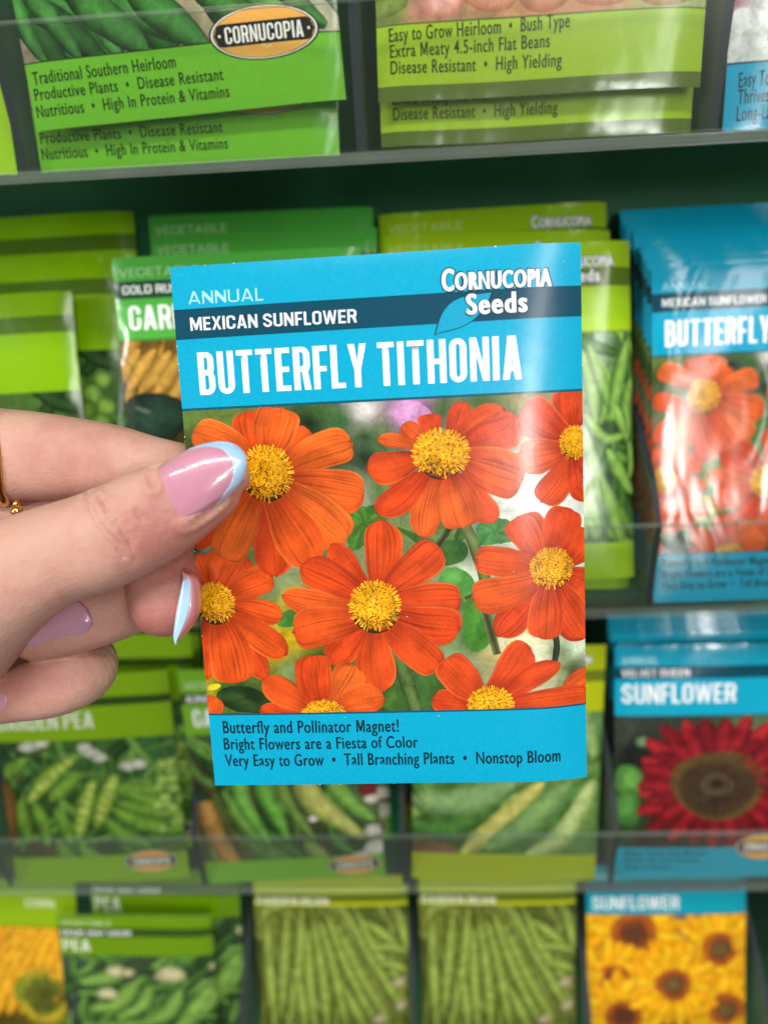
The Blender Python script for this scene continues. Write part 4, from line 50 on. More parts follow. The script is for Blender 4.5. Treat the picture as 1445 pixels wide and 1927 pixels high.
NAIL_THUMB=[[(0.05387,-0.09243,-0.05125),(0.05422,-0.09329,-0.0509),(0.05436,-0.0936,-0.05081),(0.05445,-0.0938,-0.05076),(0.05451,-0.09394,-0.05075),(0.05456,-0.09402,-0.05076),(0.05458,-0.09406,-0.05078),(0.05459,-0.09406,-0.05083),(0.05457,-0.09401,-0.0509),(0.05454,-0.09392,-0.05099),(0.05448,-0.09375,-0.05111),(0.05438,-0.09348,-0.05128),(0.05405,-0.09265,-0.05171)],[(0.05369,-0.09188,-0.05019),(0.05416,-0.09297,-0.04999),(0.05437,-0.09342,-0.05006),(0.05453,-0.09375,-0.05019),(0.05466,-0.09399,-0.05036),(0.05476,-0.09418,-0.05055),(0.05485,-0.09432,-0.05077),(0.05491,-0.09441,-0.051),(0.05495,-0.09445,-0.05126),(0.05497,-0.09442,-0.05155),(0.05496,-0.09433,-0.05188),(0.0549,-0.0941,-0.05226),(0.05458,-0.09325,-0.05294)],[(0.0544,-0.09137,-0.04932),(0.0549,-0.09267,-0.04925),(0.05511,-0.09325,-0.04948),(0.05527,-0.09369,-0.04977),(0.05539,-0.09405,-0.0501),(0.05549,-0.09433,-0.05046),(0.05556,-0.09456,-0.05085),(0.05561,-0.09474,-0.05126),(0.05564,-0.09486,-0.05169),(0.05564,-0.09491,-0.05216),(0.05561,-0.09488,-0.05267),(0.05552,-0.09471,-0.05325),(0.05515,-0.09384,-0.05417)],[(0.0553,-0.09093,-0.0486),(0.05581,-0.09242,-0.04865),(0.05601,-0.09312,-0.04903),(0.05614,-0.09366,-0.04947),(0.05625,-0.09411,-0.04995),(0.05632,-0.09449,-0.05046),(0.05637,-0.09481,-0.05101),(0.05639,-0.09506,-0.05158),(0.05639,-0.09526,-0.05217),(0.05636,-0.09538,-0.05281),(0.0563,-0.09541,-0.05349),(0.05617,-0.09529,-0.05424),(0.05575,-0.09442,-0.05538)],[(0.0563,-0.09054,-0.04798),(0.0568,-0.09219,-0.04815),(0.05698,-0.09301,-0.04866),(0.0571,-0.09365,-0.04925),(0.05717,-0.09419,-0.04987),(0.05722,-0.09465,-0.05053),(0.05724,-0.09505,-0.05122),(0.05724,-0.09538,-0.05193),(0.05721,-0.09564,-0.05268),(0.05715,-0.09583,-0.05347),(0.05705,-0.09592,-0.05431),(0.05689,-0.09586,-0.05523),(0.0564,-0.09498,-0.05657)],[(0.05736,-0.09019,-0.04744),(0.05786,-0.09198,-0.04771),(0.05803,-0.09289,-0.04835),(0.05814,-0.09362,-0.04905),(0.0582,-0.09424,-0.04981),(0.05824,-0.09477,-0.05059),(0.05825,-0.09524,-0.05141),(0.05823,-0.09564,-0.05226),(0.05818,-0.09596,-0.05314),(0.05811,-0.09621,-0.05406),(0.05799,-0.09636,-0.05504),(0.05781,-0.09634,-0.05611),(0.0573,-0.09547,-0.05763)],[(0.05844,-0.08985,-0.04693),(0.05896,-0.09177,-0.0473),(0.05914,-0.09275,-0.04803),(0.05925,-0.09355,-0.04884),(0.05933,-0.09423,-0.0497),(0.05937,-0.09483,-0.05059),(0.05938,-0.09535,-0.05152),(0.05937,-0.09581,-0.05247),(0.05933,-0.09618,-0.05347),(0.05926,-0.09648,-0.0545),(0.05915,-0.09667,-0.0556),(0.05897,-0.09668,-0.05679),(0.05845,-0.09582,-0.05845)],[(0.05954,-0.08953,-0.04647),(0.06009,-0.09153,-0.04687),(0.0603,-0.09256,-0.04765),(0.06044,-0.0934,-0.04852),(0.06054,-0.09411,-0.04942),(0.06061,-0.09474,-0.05037),(0.06065,-0.09529,-0.05135),(0.06067,-0.09577,-0.05236),(0.06065,-0.09617,-0.05341),(0.06061,-0.09649,-0.0545),(0.06052,-0.09669,-0.05566),(0.06037,-0.09672,-0.05691),(0.05987,-0.09583,-0.05866)],[(0.06066,-0.08923,-0.04603),(0.06123,-0.09127,-0.04643),(0.06146,-0.09232,-0.04721),(0.06162,-0.09316,-0.04807),(0.06175,-0.09388,-0.04897),(0.06183,-0.09451,-0.04992),(0.06189,-0.09506,-0.05089),(0.06193,-0.09554,-0.05191),(0.06194,-0.09593,-0.05296),(0.06191,-0.09624,-0.05405),(0.06185,-0.09644,-0.05521),(0.06171,-0.09645,-0.05647),(0.06124,-0.09552,-0.05823)],[(0.06181,-0.08896,-0.04566),(0.06239,-0.09102,-0.04603),(0.06263,-0.09207,-0.0468),(0.06281,-0.09291,-0.04764),(0.06294,-0.09363,-0.04853),(0.06304,-0.09425,-0.04946),(0.06312,-0.09479,-0.05042),(0.06316,-0.09526,-0.05142),(0.06318,-0.09565,-0.05245),(0.06317,-0.09594,-0.05354),(0.06312,-0.09612,-0.05468),(0.063,-0.09611,-0.05593),(0.06255,-0.09514,-0.05768)],[(0.06299,-0.08872,-0.04536),(0.06357,-0.09079,-0.04571),(0.06382,-0.09183,-0.04645),(0.064,-0.09267,-0.04726),(0.06414,-0.09337,-0.04813),(0.06425,-0.09398,-0.04903),(0.06433,-0.09451,-0.04997),(0.06439,-0.09497,-0.05094),(0.06442,-0.09534,-0.05195),(0.06441,-0.09562,-0.05301),(0.06437,-0.09578,-0.05413),(0.06427,-0.09575,-0.05535),(0.06384,-0.09474,-0.05708)],[(0.06417,-0.08846,-0.04517),(0.06474,-0.09052,-0.04547),(0.06499,-0.09155,-0.04618),(0.06517,-0.09236,-0.04696),(0.06531,-0.09305,-0.04779),(0.06542,-0.09365,-0.04866),(0.06551,-0.09416,-0.04956),(0.06557,-0.09459,-0.0505),(0.06561,-0.09494,-0.05148),(0.06561,-0.09521,-0.0525),(0.06558,-0.09535,-0.05358),(0.06548,-0.09529,-0.05477),(0.06506,-0.09426,-0.05646)],[(0.06536,-0.0882,-0.04506),(0.06591,-0.09023,-0.04533),(0.06616,-0.09123,-0.04599),(0.06634,-0.09203,-0.04674),(0.06648,-0.09269,-0.04752),(0.06659,-0.09327,-0.04835),(0.06668,-0.09375,-0.04921),(0.06674,-0.09417,-0.05011),(0.06677,-0.0945,-0.05104),(0.06678,-0.09474,-0.05202),(0.06675,-0.09486,-0.05306),(0.06666,-0.09478,-0.0542),(0.06627,-0.09372,-0.05583)],[(0.06655,-0.08795,-0.04507),(0.06709,-0.08994,-0.04529),(0.06732,-0.09091,-0.04591),(0.0675,-0.09168,-0.0466),(0.06763,-0.09232,-0.04733),(0.06774,-0.09286,-0.04811),(0.06783,-0.09332,-0.04892),(0.06789,-0.09371,-0.04976),(0.06793,-0.09401,-0.05064),(0.06794,-0.09422,-0.05157),(0.06791,-0.09432,-0.05255),(0.06782,-0.09422,-0.05363),(0.06745,-0.09315,-0.0552)],[(0.06774,-0.08775,-0.04521),(0.06825,-0.08968,-0.04537),(0.06847,-0.0906,-0.04593),(0.06864,-0.09133,-0.04655),(0.06877,-0.09193,-0.04723),(0.06887,-0.09244,-0.04794),(0.06895,-0.09287,-0.04868),(0.06901,-0.09322,-0.04946),(0.06905,-0.09349,-0.05027),(0.06906,-0.09367,-0.05113),(0.06903,-0.09374,-0.05204),(0.06895,-0.09361,-0.05305),(0.06859,-0.09253,-0.05453)],[(0.06891,-0.08761,-0.04551),(0.06939,-0.08945,-0.04561),(0.0696,-0.09032,-0.04608),(0.06975,-0.09099,-0.04663),(0.06987,-0.09155,-0.04722),(0.06996,-0.09201,-0.04785),(0.07004,-0.09239,-0.04851),(0.07009,-0.0927,-0.0492),(0.07012,-0.09294,-0.04993),(0.07012,-0.09308,-0.0507),(0.0701,-0.09311,-0.05153),(0.07002,-0.09296,-0.05244),(0.06968,-0.09186,-0.05381)],[(0.07,-0.08757,-0.04606),(0.07044,-0.0893,-0.04605),(0.07063,-0.0901,-0.04642),(0.07077,-0.0907,-0.04686),(0.07088,-0.09119,-0.04735),(0.07097,-0.0916,-0.04787),(0.07103,-0.09192,-0.04842),(0.07107,-0.09218,-0.049),(0.0711,-0.09236,-0.04962),(0.0711,-0.09245,-0.05028),(0.07107,-0.09244,-0.05098),(0.07099,-0.09224,-0.05178),(0.07067,-0.09113,-0.053)],[(0.07094,-0.08763,-0.04682),(0.07134,-0.08923,-0.04669),(0.0715,-0.08993,-0.04692),(0.07162,-0.09045,-0.04722),(0.0717,-0.09085,-0.04757),(0.07177,-0.09118,-0.04795),(0.07181,-0.09143,-0.04836),(0.07184,-0.09161,-0.0488),(0.07185,-0.09172,-0.04927),(0.07183,-0.09175,-0.04977),(0.07179,-0.09168,-0.05033),(0.0717,-0.09142,-0.05097),(0.07138,-0.09029,-0.05201)],[(0.07159,-0.08783,-0.04785),(0.07194,-0.08926,-0.04756),(0.07207,-0.08984,-0.04763),(0.07216,-0.09025,-0.04775),(0.07223,-0.09056,-0.04793),(0.07227,-0.09079,-0.04813),(0.07229,-0.09095,-0.04836),(0.0723,-0.09104,-0.04862),(0.07229,-0.09107,-0.04892),(0.07226,-0.09101,-0.04924),(0.0722,-0.09086,-0.04961),(0.0721,-0.09054,-0.05006),(0.07179,-0.08938,-0.05087)]]
SMILE_THUMB=[(0.06087,-0.09025,-0.04564),(0.06316,-0.09001,-0.04544),(0.06545,-0.08981,-0.04531),(0.06765,-0.08997,-0.04587),(0.06915,-0.09066,-0.04737),(0.0698,-0.09163,-0.04931),(0.06944,-0.09268,-0.0513),(0.0683,-0.09364,-0.05303),(0.0669,-0.09455,-0.05462),(0.06532,-0.09539,-0.05608)]
NAIL_RING=[[(0.03438,-0.09185,-0.08302),(0.03441,-0.0919,-0.08298),(0.03443,-0.09194,-0.08295),(0.03445,-0.09197,-0.08293),(0.03446,-0.09199,-0.08291),(0.03447,-0.09201,-0.0829),(0.03447,-0.09201,-0.0829),(0.03446,-0.09199,-0.08292),(0.03442,-0.09191,-0.08297),(0.03435,-0.09179,-0.08306),(0.03425,-0.09162,-0.08318),(0.03413,-0.09139,-0.08334),(0.03398,-0.09112,-0.08353)],[(0.03404,-0.09137,-0.082),(0.03414,-0.09156,-0.0821),(0.03424,-0.09173,-0.08221),(0.03432,-0.09188,-0.08233),(0.03439,-0.09201,-0.08246),(0.03445,-0.09212,-0.08261),(0.0345,-0.09222,-0.08277),(0.03452,-0.09227,-0.08296),(0.03452,-0.09227,-0.08319),(0.03448,-0.0922,-0.08346),(0.0344,-0.09208,-0.08377),(0.0343,-0.0919,-0.08413),(0.03416,-0.09166,-0.08453)],[(0.03351,-0.09094,-0.08107),(0.03365,-0.09127,-0.08128),(0.03378,-0.09156,-0.08151),(0.03389,-0.09182,-0.08176),(0.03398,-0.09206,-0.08203),(0.03406,-0.09226,-0.08232),(0.03412,-0.09244,-0.08263),(0.03415,-0.09257,-0.08297),(0.03415,-0.09263,-0.08337),(0.0341,-0.09262,-0.08381),(0.03402,-0.09254,-0.0843),(0.0339,-0.09239,-0.08485),(0.03374,-0.09218,-0.08545)],[(0.03275,-0.09059,-0.08026),(0.03293,-0.09104,-0.08056),(0.03309,-0.09144,-0.0809),(0.03323,-0.09181,-0.08125),(0.03334,-0.09214,-0.08164),(0.03343,-0.09243,-0.08205),(0.0335,-0.09268,-0.08248),(0.03354,-0.09287,-0.08296),(0.03353,-0.09298,-0.0835),(0.03348,-0.09301,-0.08409),(0.03338,-0.09297,-0.08474),(0.03323,-0.09285,-0.08545),(0.03304,-0.09265,-0.08622)],[(0.03183,-0.09033,-0.0796),(0.03203,-0.09086,-0.07999),(0.03221,-0.09135,-0.0804),(0.03236,-0.09179,-0.08085),(0.03249,-0.09219,-0.08132),(0.03259,-0.09254,-0.08183),(0.03266,-0.09284,-0.08236),(0.03269,-0.09308,-0.08295),(0.03268,-0.09324,-0.08359),(0.03262,-0.09331,-0.0843),(0.0325,-0.0933,-0.08506),(0.03234,-0.0932,-0.0859),(0.03213,-0.09302,-0.0868)],[(0.03073,-0.09025,-0.07927),(0.03094,-0.09081,-0.07972),(0.03112,-0.09133,-0.08019),(0.03128,-0.0918,-0.08069),(0.03141,-0.09222,-0.08123),(0.03152,-0.0926,-0.08179),(0.03159,-0.09294,-0.08238),(0.03163,-0.09321,-0.08302),(0.03162,-0.09339,-0.08372),(0.03156,-0.09349,-0.08449),(0.03145,-0.09351,-0.08531),(0.03129,-0.09345,-0.08621),(0.03109,-0.0933,-0.08716)],[(0.02957,-0.09031,-0.07922),(0.02979,-0.09089,-0.07969),(0.02999,-0.09142,-0.08019),(0.03015,-0.0919,-0.08072),(0.03029,-0.09234,-0.08128),(0.0304,-0.09273,-0.08187),(0.03048,-0.09308,-0.08249),(0.03053,-0.09336,-0.08316),(0.03052,-0.09356,-0.08388),(0.03047,-0.09368,-0.08467),(0.03036,-0.09371,-0.08553),(0.0302,-0.09366,-0.08645),(0.03,-0.09353,-0.08743)],[(0.02843,-0.09044,-0.07929),(0.02865,-0.09102,-0.07978),(0.02885,-0.09156,-0.08029),(0.02902,-0.09205,-0.08083),(0.02916,-0.09249,-0.0814),(0.02928,-0.09289,-0.08201),(0.02937,-0.09325,-0.08264),(0.02942,-0.09354,-0.08332),(0.02941,-0.09374,-0.08406),(0.02936,-0.09386,-0.08486),(0.02926,-0.0939,-0.08573),(0.0291,-0.09386,-0.08666),(0.0289,-0.09373,-0.08766)],[(0.02729,-0.09061,-0.07944),(0.02752,-0.09119,-0.07993),(0.02772,-0.09173,-0.08045),(0.0279,-0.09222,-0.081),(0.02805,-0.09267,-0.08157),(0.02817,-0.09307,-0.08218),(0.02826,-0.09343,-0.08282),(0.02831,-0.09372,-0.0835),(0.02831,-0.09393,-0.08425),(0.02826,-0.09405,-0.08506),(0.02815,-0.09409,-0.08593),(0.028,-0.09405,-0.08687),(0.02779,-0.09393,-0.08787)],[(0.02617,-0.09081,-0.07966),(0.0264,-0.09139,-0.08014),(0.02661,-0.09193,-0.08066),(0.02679,-0.09242,-0.0812),(0.02694,-0.09286,-0.08177),(0.02706,-0.09326,-0.08238),(0.02715,-0.09362,-0.08301),(0.0272,-0.09391,-0.08369),(0.0272,-0.09411,-0.08443),(0.02715,-0.09424,-0.08524),(0.02704,-0.09428,-0.08611),(0.02688,-0.09424,-0.08705),(0.02667,-0.09411,-0.08805)],[(0.02507,-0.09104,-0.07993),(0.0253,-0.09162,-0.0804),(0.02551,-0.09215,-0.08091),(0.02569,-0.09263,-0.08144),(0.02584,-0.09307,-0.082),(0.02596,-0.09347,-0.08259),(0.02605,-0.09381,-0.08322),(0.0261,-0.0941,-0.08389),(0.0261,-0.0943,-0.08462),(0.02604,-0.09442,-0.08542),(0.02593,-0.09445,-0.08628),(0.02577,-0.09441,-0.0872),(0.02555,-0.09428,-0.0882)],[(0.02399,-0.09129,-0.08025),(0.02422,-0.09186,-0.08071),(0.02442,-0.09238,-0.08119),(0.0246,-0.09286,-0.08171),(0.02475,-0.09329,-0.08226),(0.02487,-0.09368,-0.08283),(0.02496,-0.09402,-0.08344),(0.025,-0.09429,-0.08409),(0.025,-0.09449,-0.08481),(0.02493,-0.0946,-0.08559),(0.02482,-0.09462,-0.08644),(0.02465,-0.09457,-0.08735),(0.02443,-0.09443,-0.08832)],[(0.02292,-0.09157,-0.08061),(0.02315,-0.09213,-0.08105),(0.02336,-0.09264,-0.08152),(0.02353,-0.0931,-0.08201),(0.02367,-0.09352,-0.08254),(0.02379,-0.0939,-0.08309),(0.02387,-0.09423,-0.08368),(0.02391,-0.0945,-0.08431),(0.0239,-0.09468,-0.08501),(0.02383,-0.09478,-0.08577),(0.02371,-0.09479,-0.08659),(0.02353,-0.09473,-0.08748),(0.0233,-0.09458,-0.08844)],[(0.02189,-0.09187,-0.08104),(0.02212,-0.09242,-0.08145),(0.02231,-0.09291,-0.08188),(0.02248,-0.09337,-0.08235),(0.02262,-0.09377,-0.08285),(0.02272,-0.09413,-0.08338),(0.0228,-0.09445,-0.08394),(0.02283,-0.0947,-0.08455),(0.02281,-0.09487,-0.08522),(0.02274,-0.09496,-0.08595),(0.0226,-0.09496,-0.08675),(0.02241,-0.09489,-0.08761),(0.02217,-0.09473,-0.08854)],[(0.0209,-0.09221,-0.08153),(0.02111,-0.09273,-0.0819),(0.0213,-0.09321,-0.0823),(0.02146,-0.09365,-0.08274),(0.02158,-0.09404,-0.0832),(0.02168,-0.09438,-0.08369),(0.02175,-0.09468,-0.08422),(0.02177,-0.09492,-0.08479),(0.02174,-0.09507,-0.08543),(0.02165,-0.09514,-0.08612),(0.0215,-0.09513,-0.08689),(0.0213,-0.09503,-0.08772),(0.02104,-0.09486,-0.08861)],[(0.01995,-0.09257,-0.08208),(0.02015,-0.09308,-0.08241),(0.02033,-0.09353,-0.08276),(0.02047,-0.09395,-0.08315),(0.02058,-0.09431,-0.08357),(0.02066,-0.09464,-0.08402),(0.02071,-0.09491,-0.0845),(0.02072,-0.09513,-0.08503),(0.02067,-0.09526,-0.08562),(0.02057,-0.09531,-0.08628),(0.0204,-0.09527,-0.087),(0.02018,-0.09516,-0.08779),(0.0199,-0.09496,-0.08864)],[(0.01907,-0.09298,-0.08271),(0.01926,-0.09345,-0.08298),(0.01941,-0.09388,-0.08328),(0.01953,-0.09426,-0.08361),(0.01962,-0.0946,-0.08397),(0.01969,-0.09489,-0.08436),(0.01972,-0.09514,-0.08479),(0.0197,-0.09533,-0.08526),(0.01963,-0.09543,-0.0858),(0.0195,-0.09545,-0.08639),(0.01931,-0.09539,-0.08706),(0.01907,-0.09525,-0.08778),(0.01876,-0.09502,-0.08858)],[(0.01836,-0.09345,-0.08349),(0.01851,-0.09388,-0.08368),(0.01863,-0.09427,-0.0839),(0.01872,-0.09462,-0.08416),(0.01878,-0.09492,-0.08444),(0.0188,-0.09518,-0.08476),(0.0188,-0.09539,-0.08511),(0.01875,-0.09554,-0.08551),(0.01865,-0.0956,-0.08597),(0.01848,-0.09559,-0.08649),(0.01826,-0.09549,-0.08708),(0.01797,-0.09531,-0.08773),(0.01763,-0.09504,-0.08845)],[(0.0177,-0.09393,-0.08431),(0.01781,-0.09433,-0.08442),(0.01789,-0.09468,-0.08456),(0.01794,-0.09499,-0.08474),(0.01797,-0.09525,-0.08494),(0.01796,-0.09547,-0.08518),(0.01791,-0.09564,-0.08545),(0.01783,-0.09575,-0.08577),(0.01768,-0.09578,-0.08615),(0.01747,-0.09573,-0.0866),(0.01721,-0.09559,-0.08711),(0.01688,-0.09537,-0.08768),(0.0165,-0.09507,-0.08832)]]
NAIL_LITTLE=[[(0.0149,-0.09889,-0.09858),(0.01493,-0.09894,-0.09854),(0.01496,-0.09897,-0.09851),(0.01497,-0.09899,-0.09849),(0.01498,-0.099,-0.09849),(0.01497,-0.09899,-0.09849),(0.01496,-0.09897,-0.09851),(0.01493,-0.09894,-0.09854),(0.0149,-0.09889,-0.09858)],[(0.0148,-0.09849,-0.09778),(0.01491,-0.09873,-0.09786),(0.01499,-0.09893,-0.09798),(0.01504,-0.0991,-0.09813),(0.01506,-0.09922,-0.09832),(0.01505,-0.09931,-0.09854),(0.01501,-0.09935,-0.09879),(0.01494,-0.09936,-0.09908),(0.01483,-0.09932,-0.0994)],[(0.01434,-0.09816,-0.09711),(0.01453,-0.09859,-0.09729),(0.01467,-0.09895,-0.09752),(0.01476,-0.09924,-0.09781),(0.0148,-0.09947,-0.09816),(0.01479,-0.09963,-0.09856),(0.01473,-0.09973,-0.09903),(0.01462,-0.09976,-0.09955),(0.01446,-0.09972,-0.10013)],[(0.01354,-0.09802,-0.09674),(0.01373,-0.09849,-0.09701),(0.01387,-0.0989,-0.09734),(0.01396,-0.09925,-0.09773),(0.014,-0.09952,-0.09817),(0.01399,-0.09973,-0.09867),(0.01393,-0.09988,-0.09923),(0.01382,-0.09996,-0.09984),(0.01365,-0.09997,-0.10052)],[(0.01265,-0.098,-0.09661),(0.01285,-0.0985,-0.09693),(0.01299,-0.09894,-0.09731),(0.01308,-0.0993,-0.09774),(0.01312,-0.0996,-0.09823),(0.01311,-0.09984,-0.09877),(0.01305,-0.10001,-0.09938),(0.01293,-0.10011,-0.10004),(0.01277,-0.10015,-0.10077)],[(0.01176,-0.09805,-0.0966),(0.01195,-0.09856,-0.09694),(0.01209,-0.09901,-0.09734),(0.01218,-0.09938,-0.09779),(0.01222,-0.0997,-0.0983),(0.01221,-0.09994,-0.09887),(0.01214,-0.10012,-0.0995),(0.01203,-0.10024,-0.10019),(0.01186,-0.10029,-0.10094)],[(0.01086,-0.09813,-0.09665),(0.01105,-0.09864,-0.097),(0.01119,-0.09909,-0.09741),(0.01128,-0.09948,-0.09787),(0.01132,-0.09979,-0.09839),(0.0113,-0.10005,-0.09897),(0.01123,-0.10023,-0.09961),(0.01111,-0.10035,-0.10031),(0.01094,-0.10041,-0.10107)],[(0.00997,-0.09823,-0.09675),(0.01016,-0.09875,-0.09711),(0.0103,-0.0992,-0.09752),(0.01039,-0.09958,-0.09798),(0.01042,-0.0999,-0.0985),(0.0104,-0.10016,-0.09908),(0.01032,-0.10034,-0.09972),(0.0102,-0.10047,-0.10042),(0.01002,-0.10052,-0.10118)],[(0.0091,-0.09838,-0.09693),(0.00929,-0.09889,-0.09728),(0.00942,-0.09933,-0.09767),(0.0095,-0.09971,-0.09813),(0.00952,-0.10003,-0.09864),(0.0095,-0.10027,-0.09921),(0.00942,-0.10046,-0.09984),(0.00928,-0.10057,-0.10053),(0.00909,-0.10063,-0.10128)],[(0.00825,-0.09854,-0.09715),(0.00842,-0.09904,-0.09748),(0.00855,-0.09948,-0.09786),(0.00862,-0.09985,-0.09829),(0.00864,-0.10015,-0.09879),(0.0086,-0.10039,-0.09934),(0.00851,-0.10057,-0.09995),(0.00836,-0.10067,-0.10062),(0.00817,-0.10072,-0.10135)],[(0.00739,-0.0987,-0.09737),(0.00756,-0.09919,-0.09768),(0.00767,-0.09962,-0.09804),(0.00774,-0.09998,-0.09846),(0.00775,-0.10028,-0.09893),(0.0077,-0.10051,-0.09947),(0.0076,-0.10067,-0.10006),(0.00745,-0.10078,-0.10072),(0.00724,-0.10081,-0.10143)]]
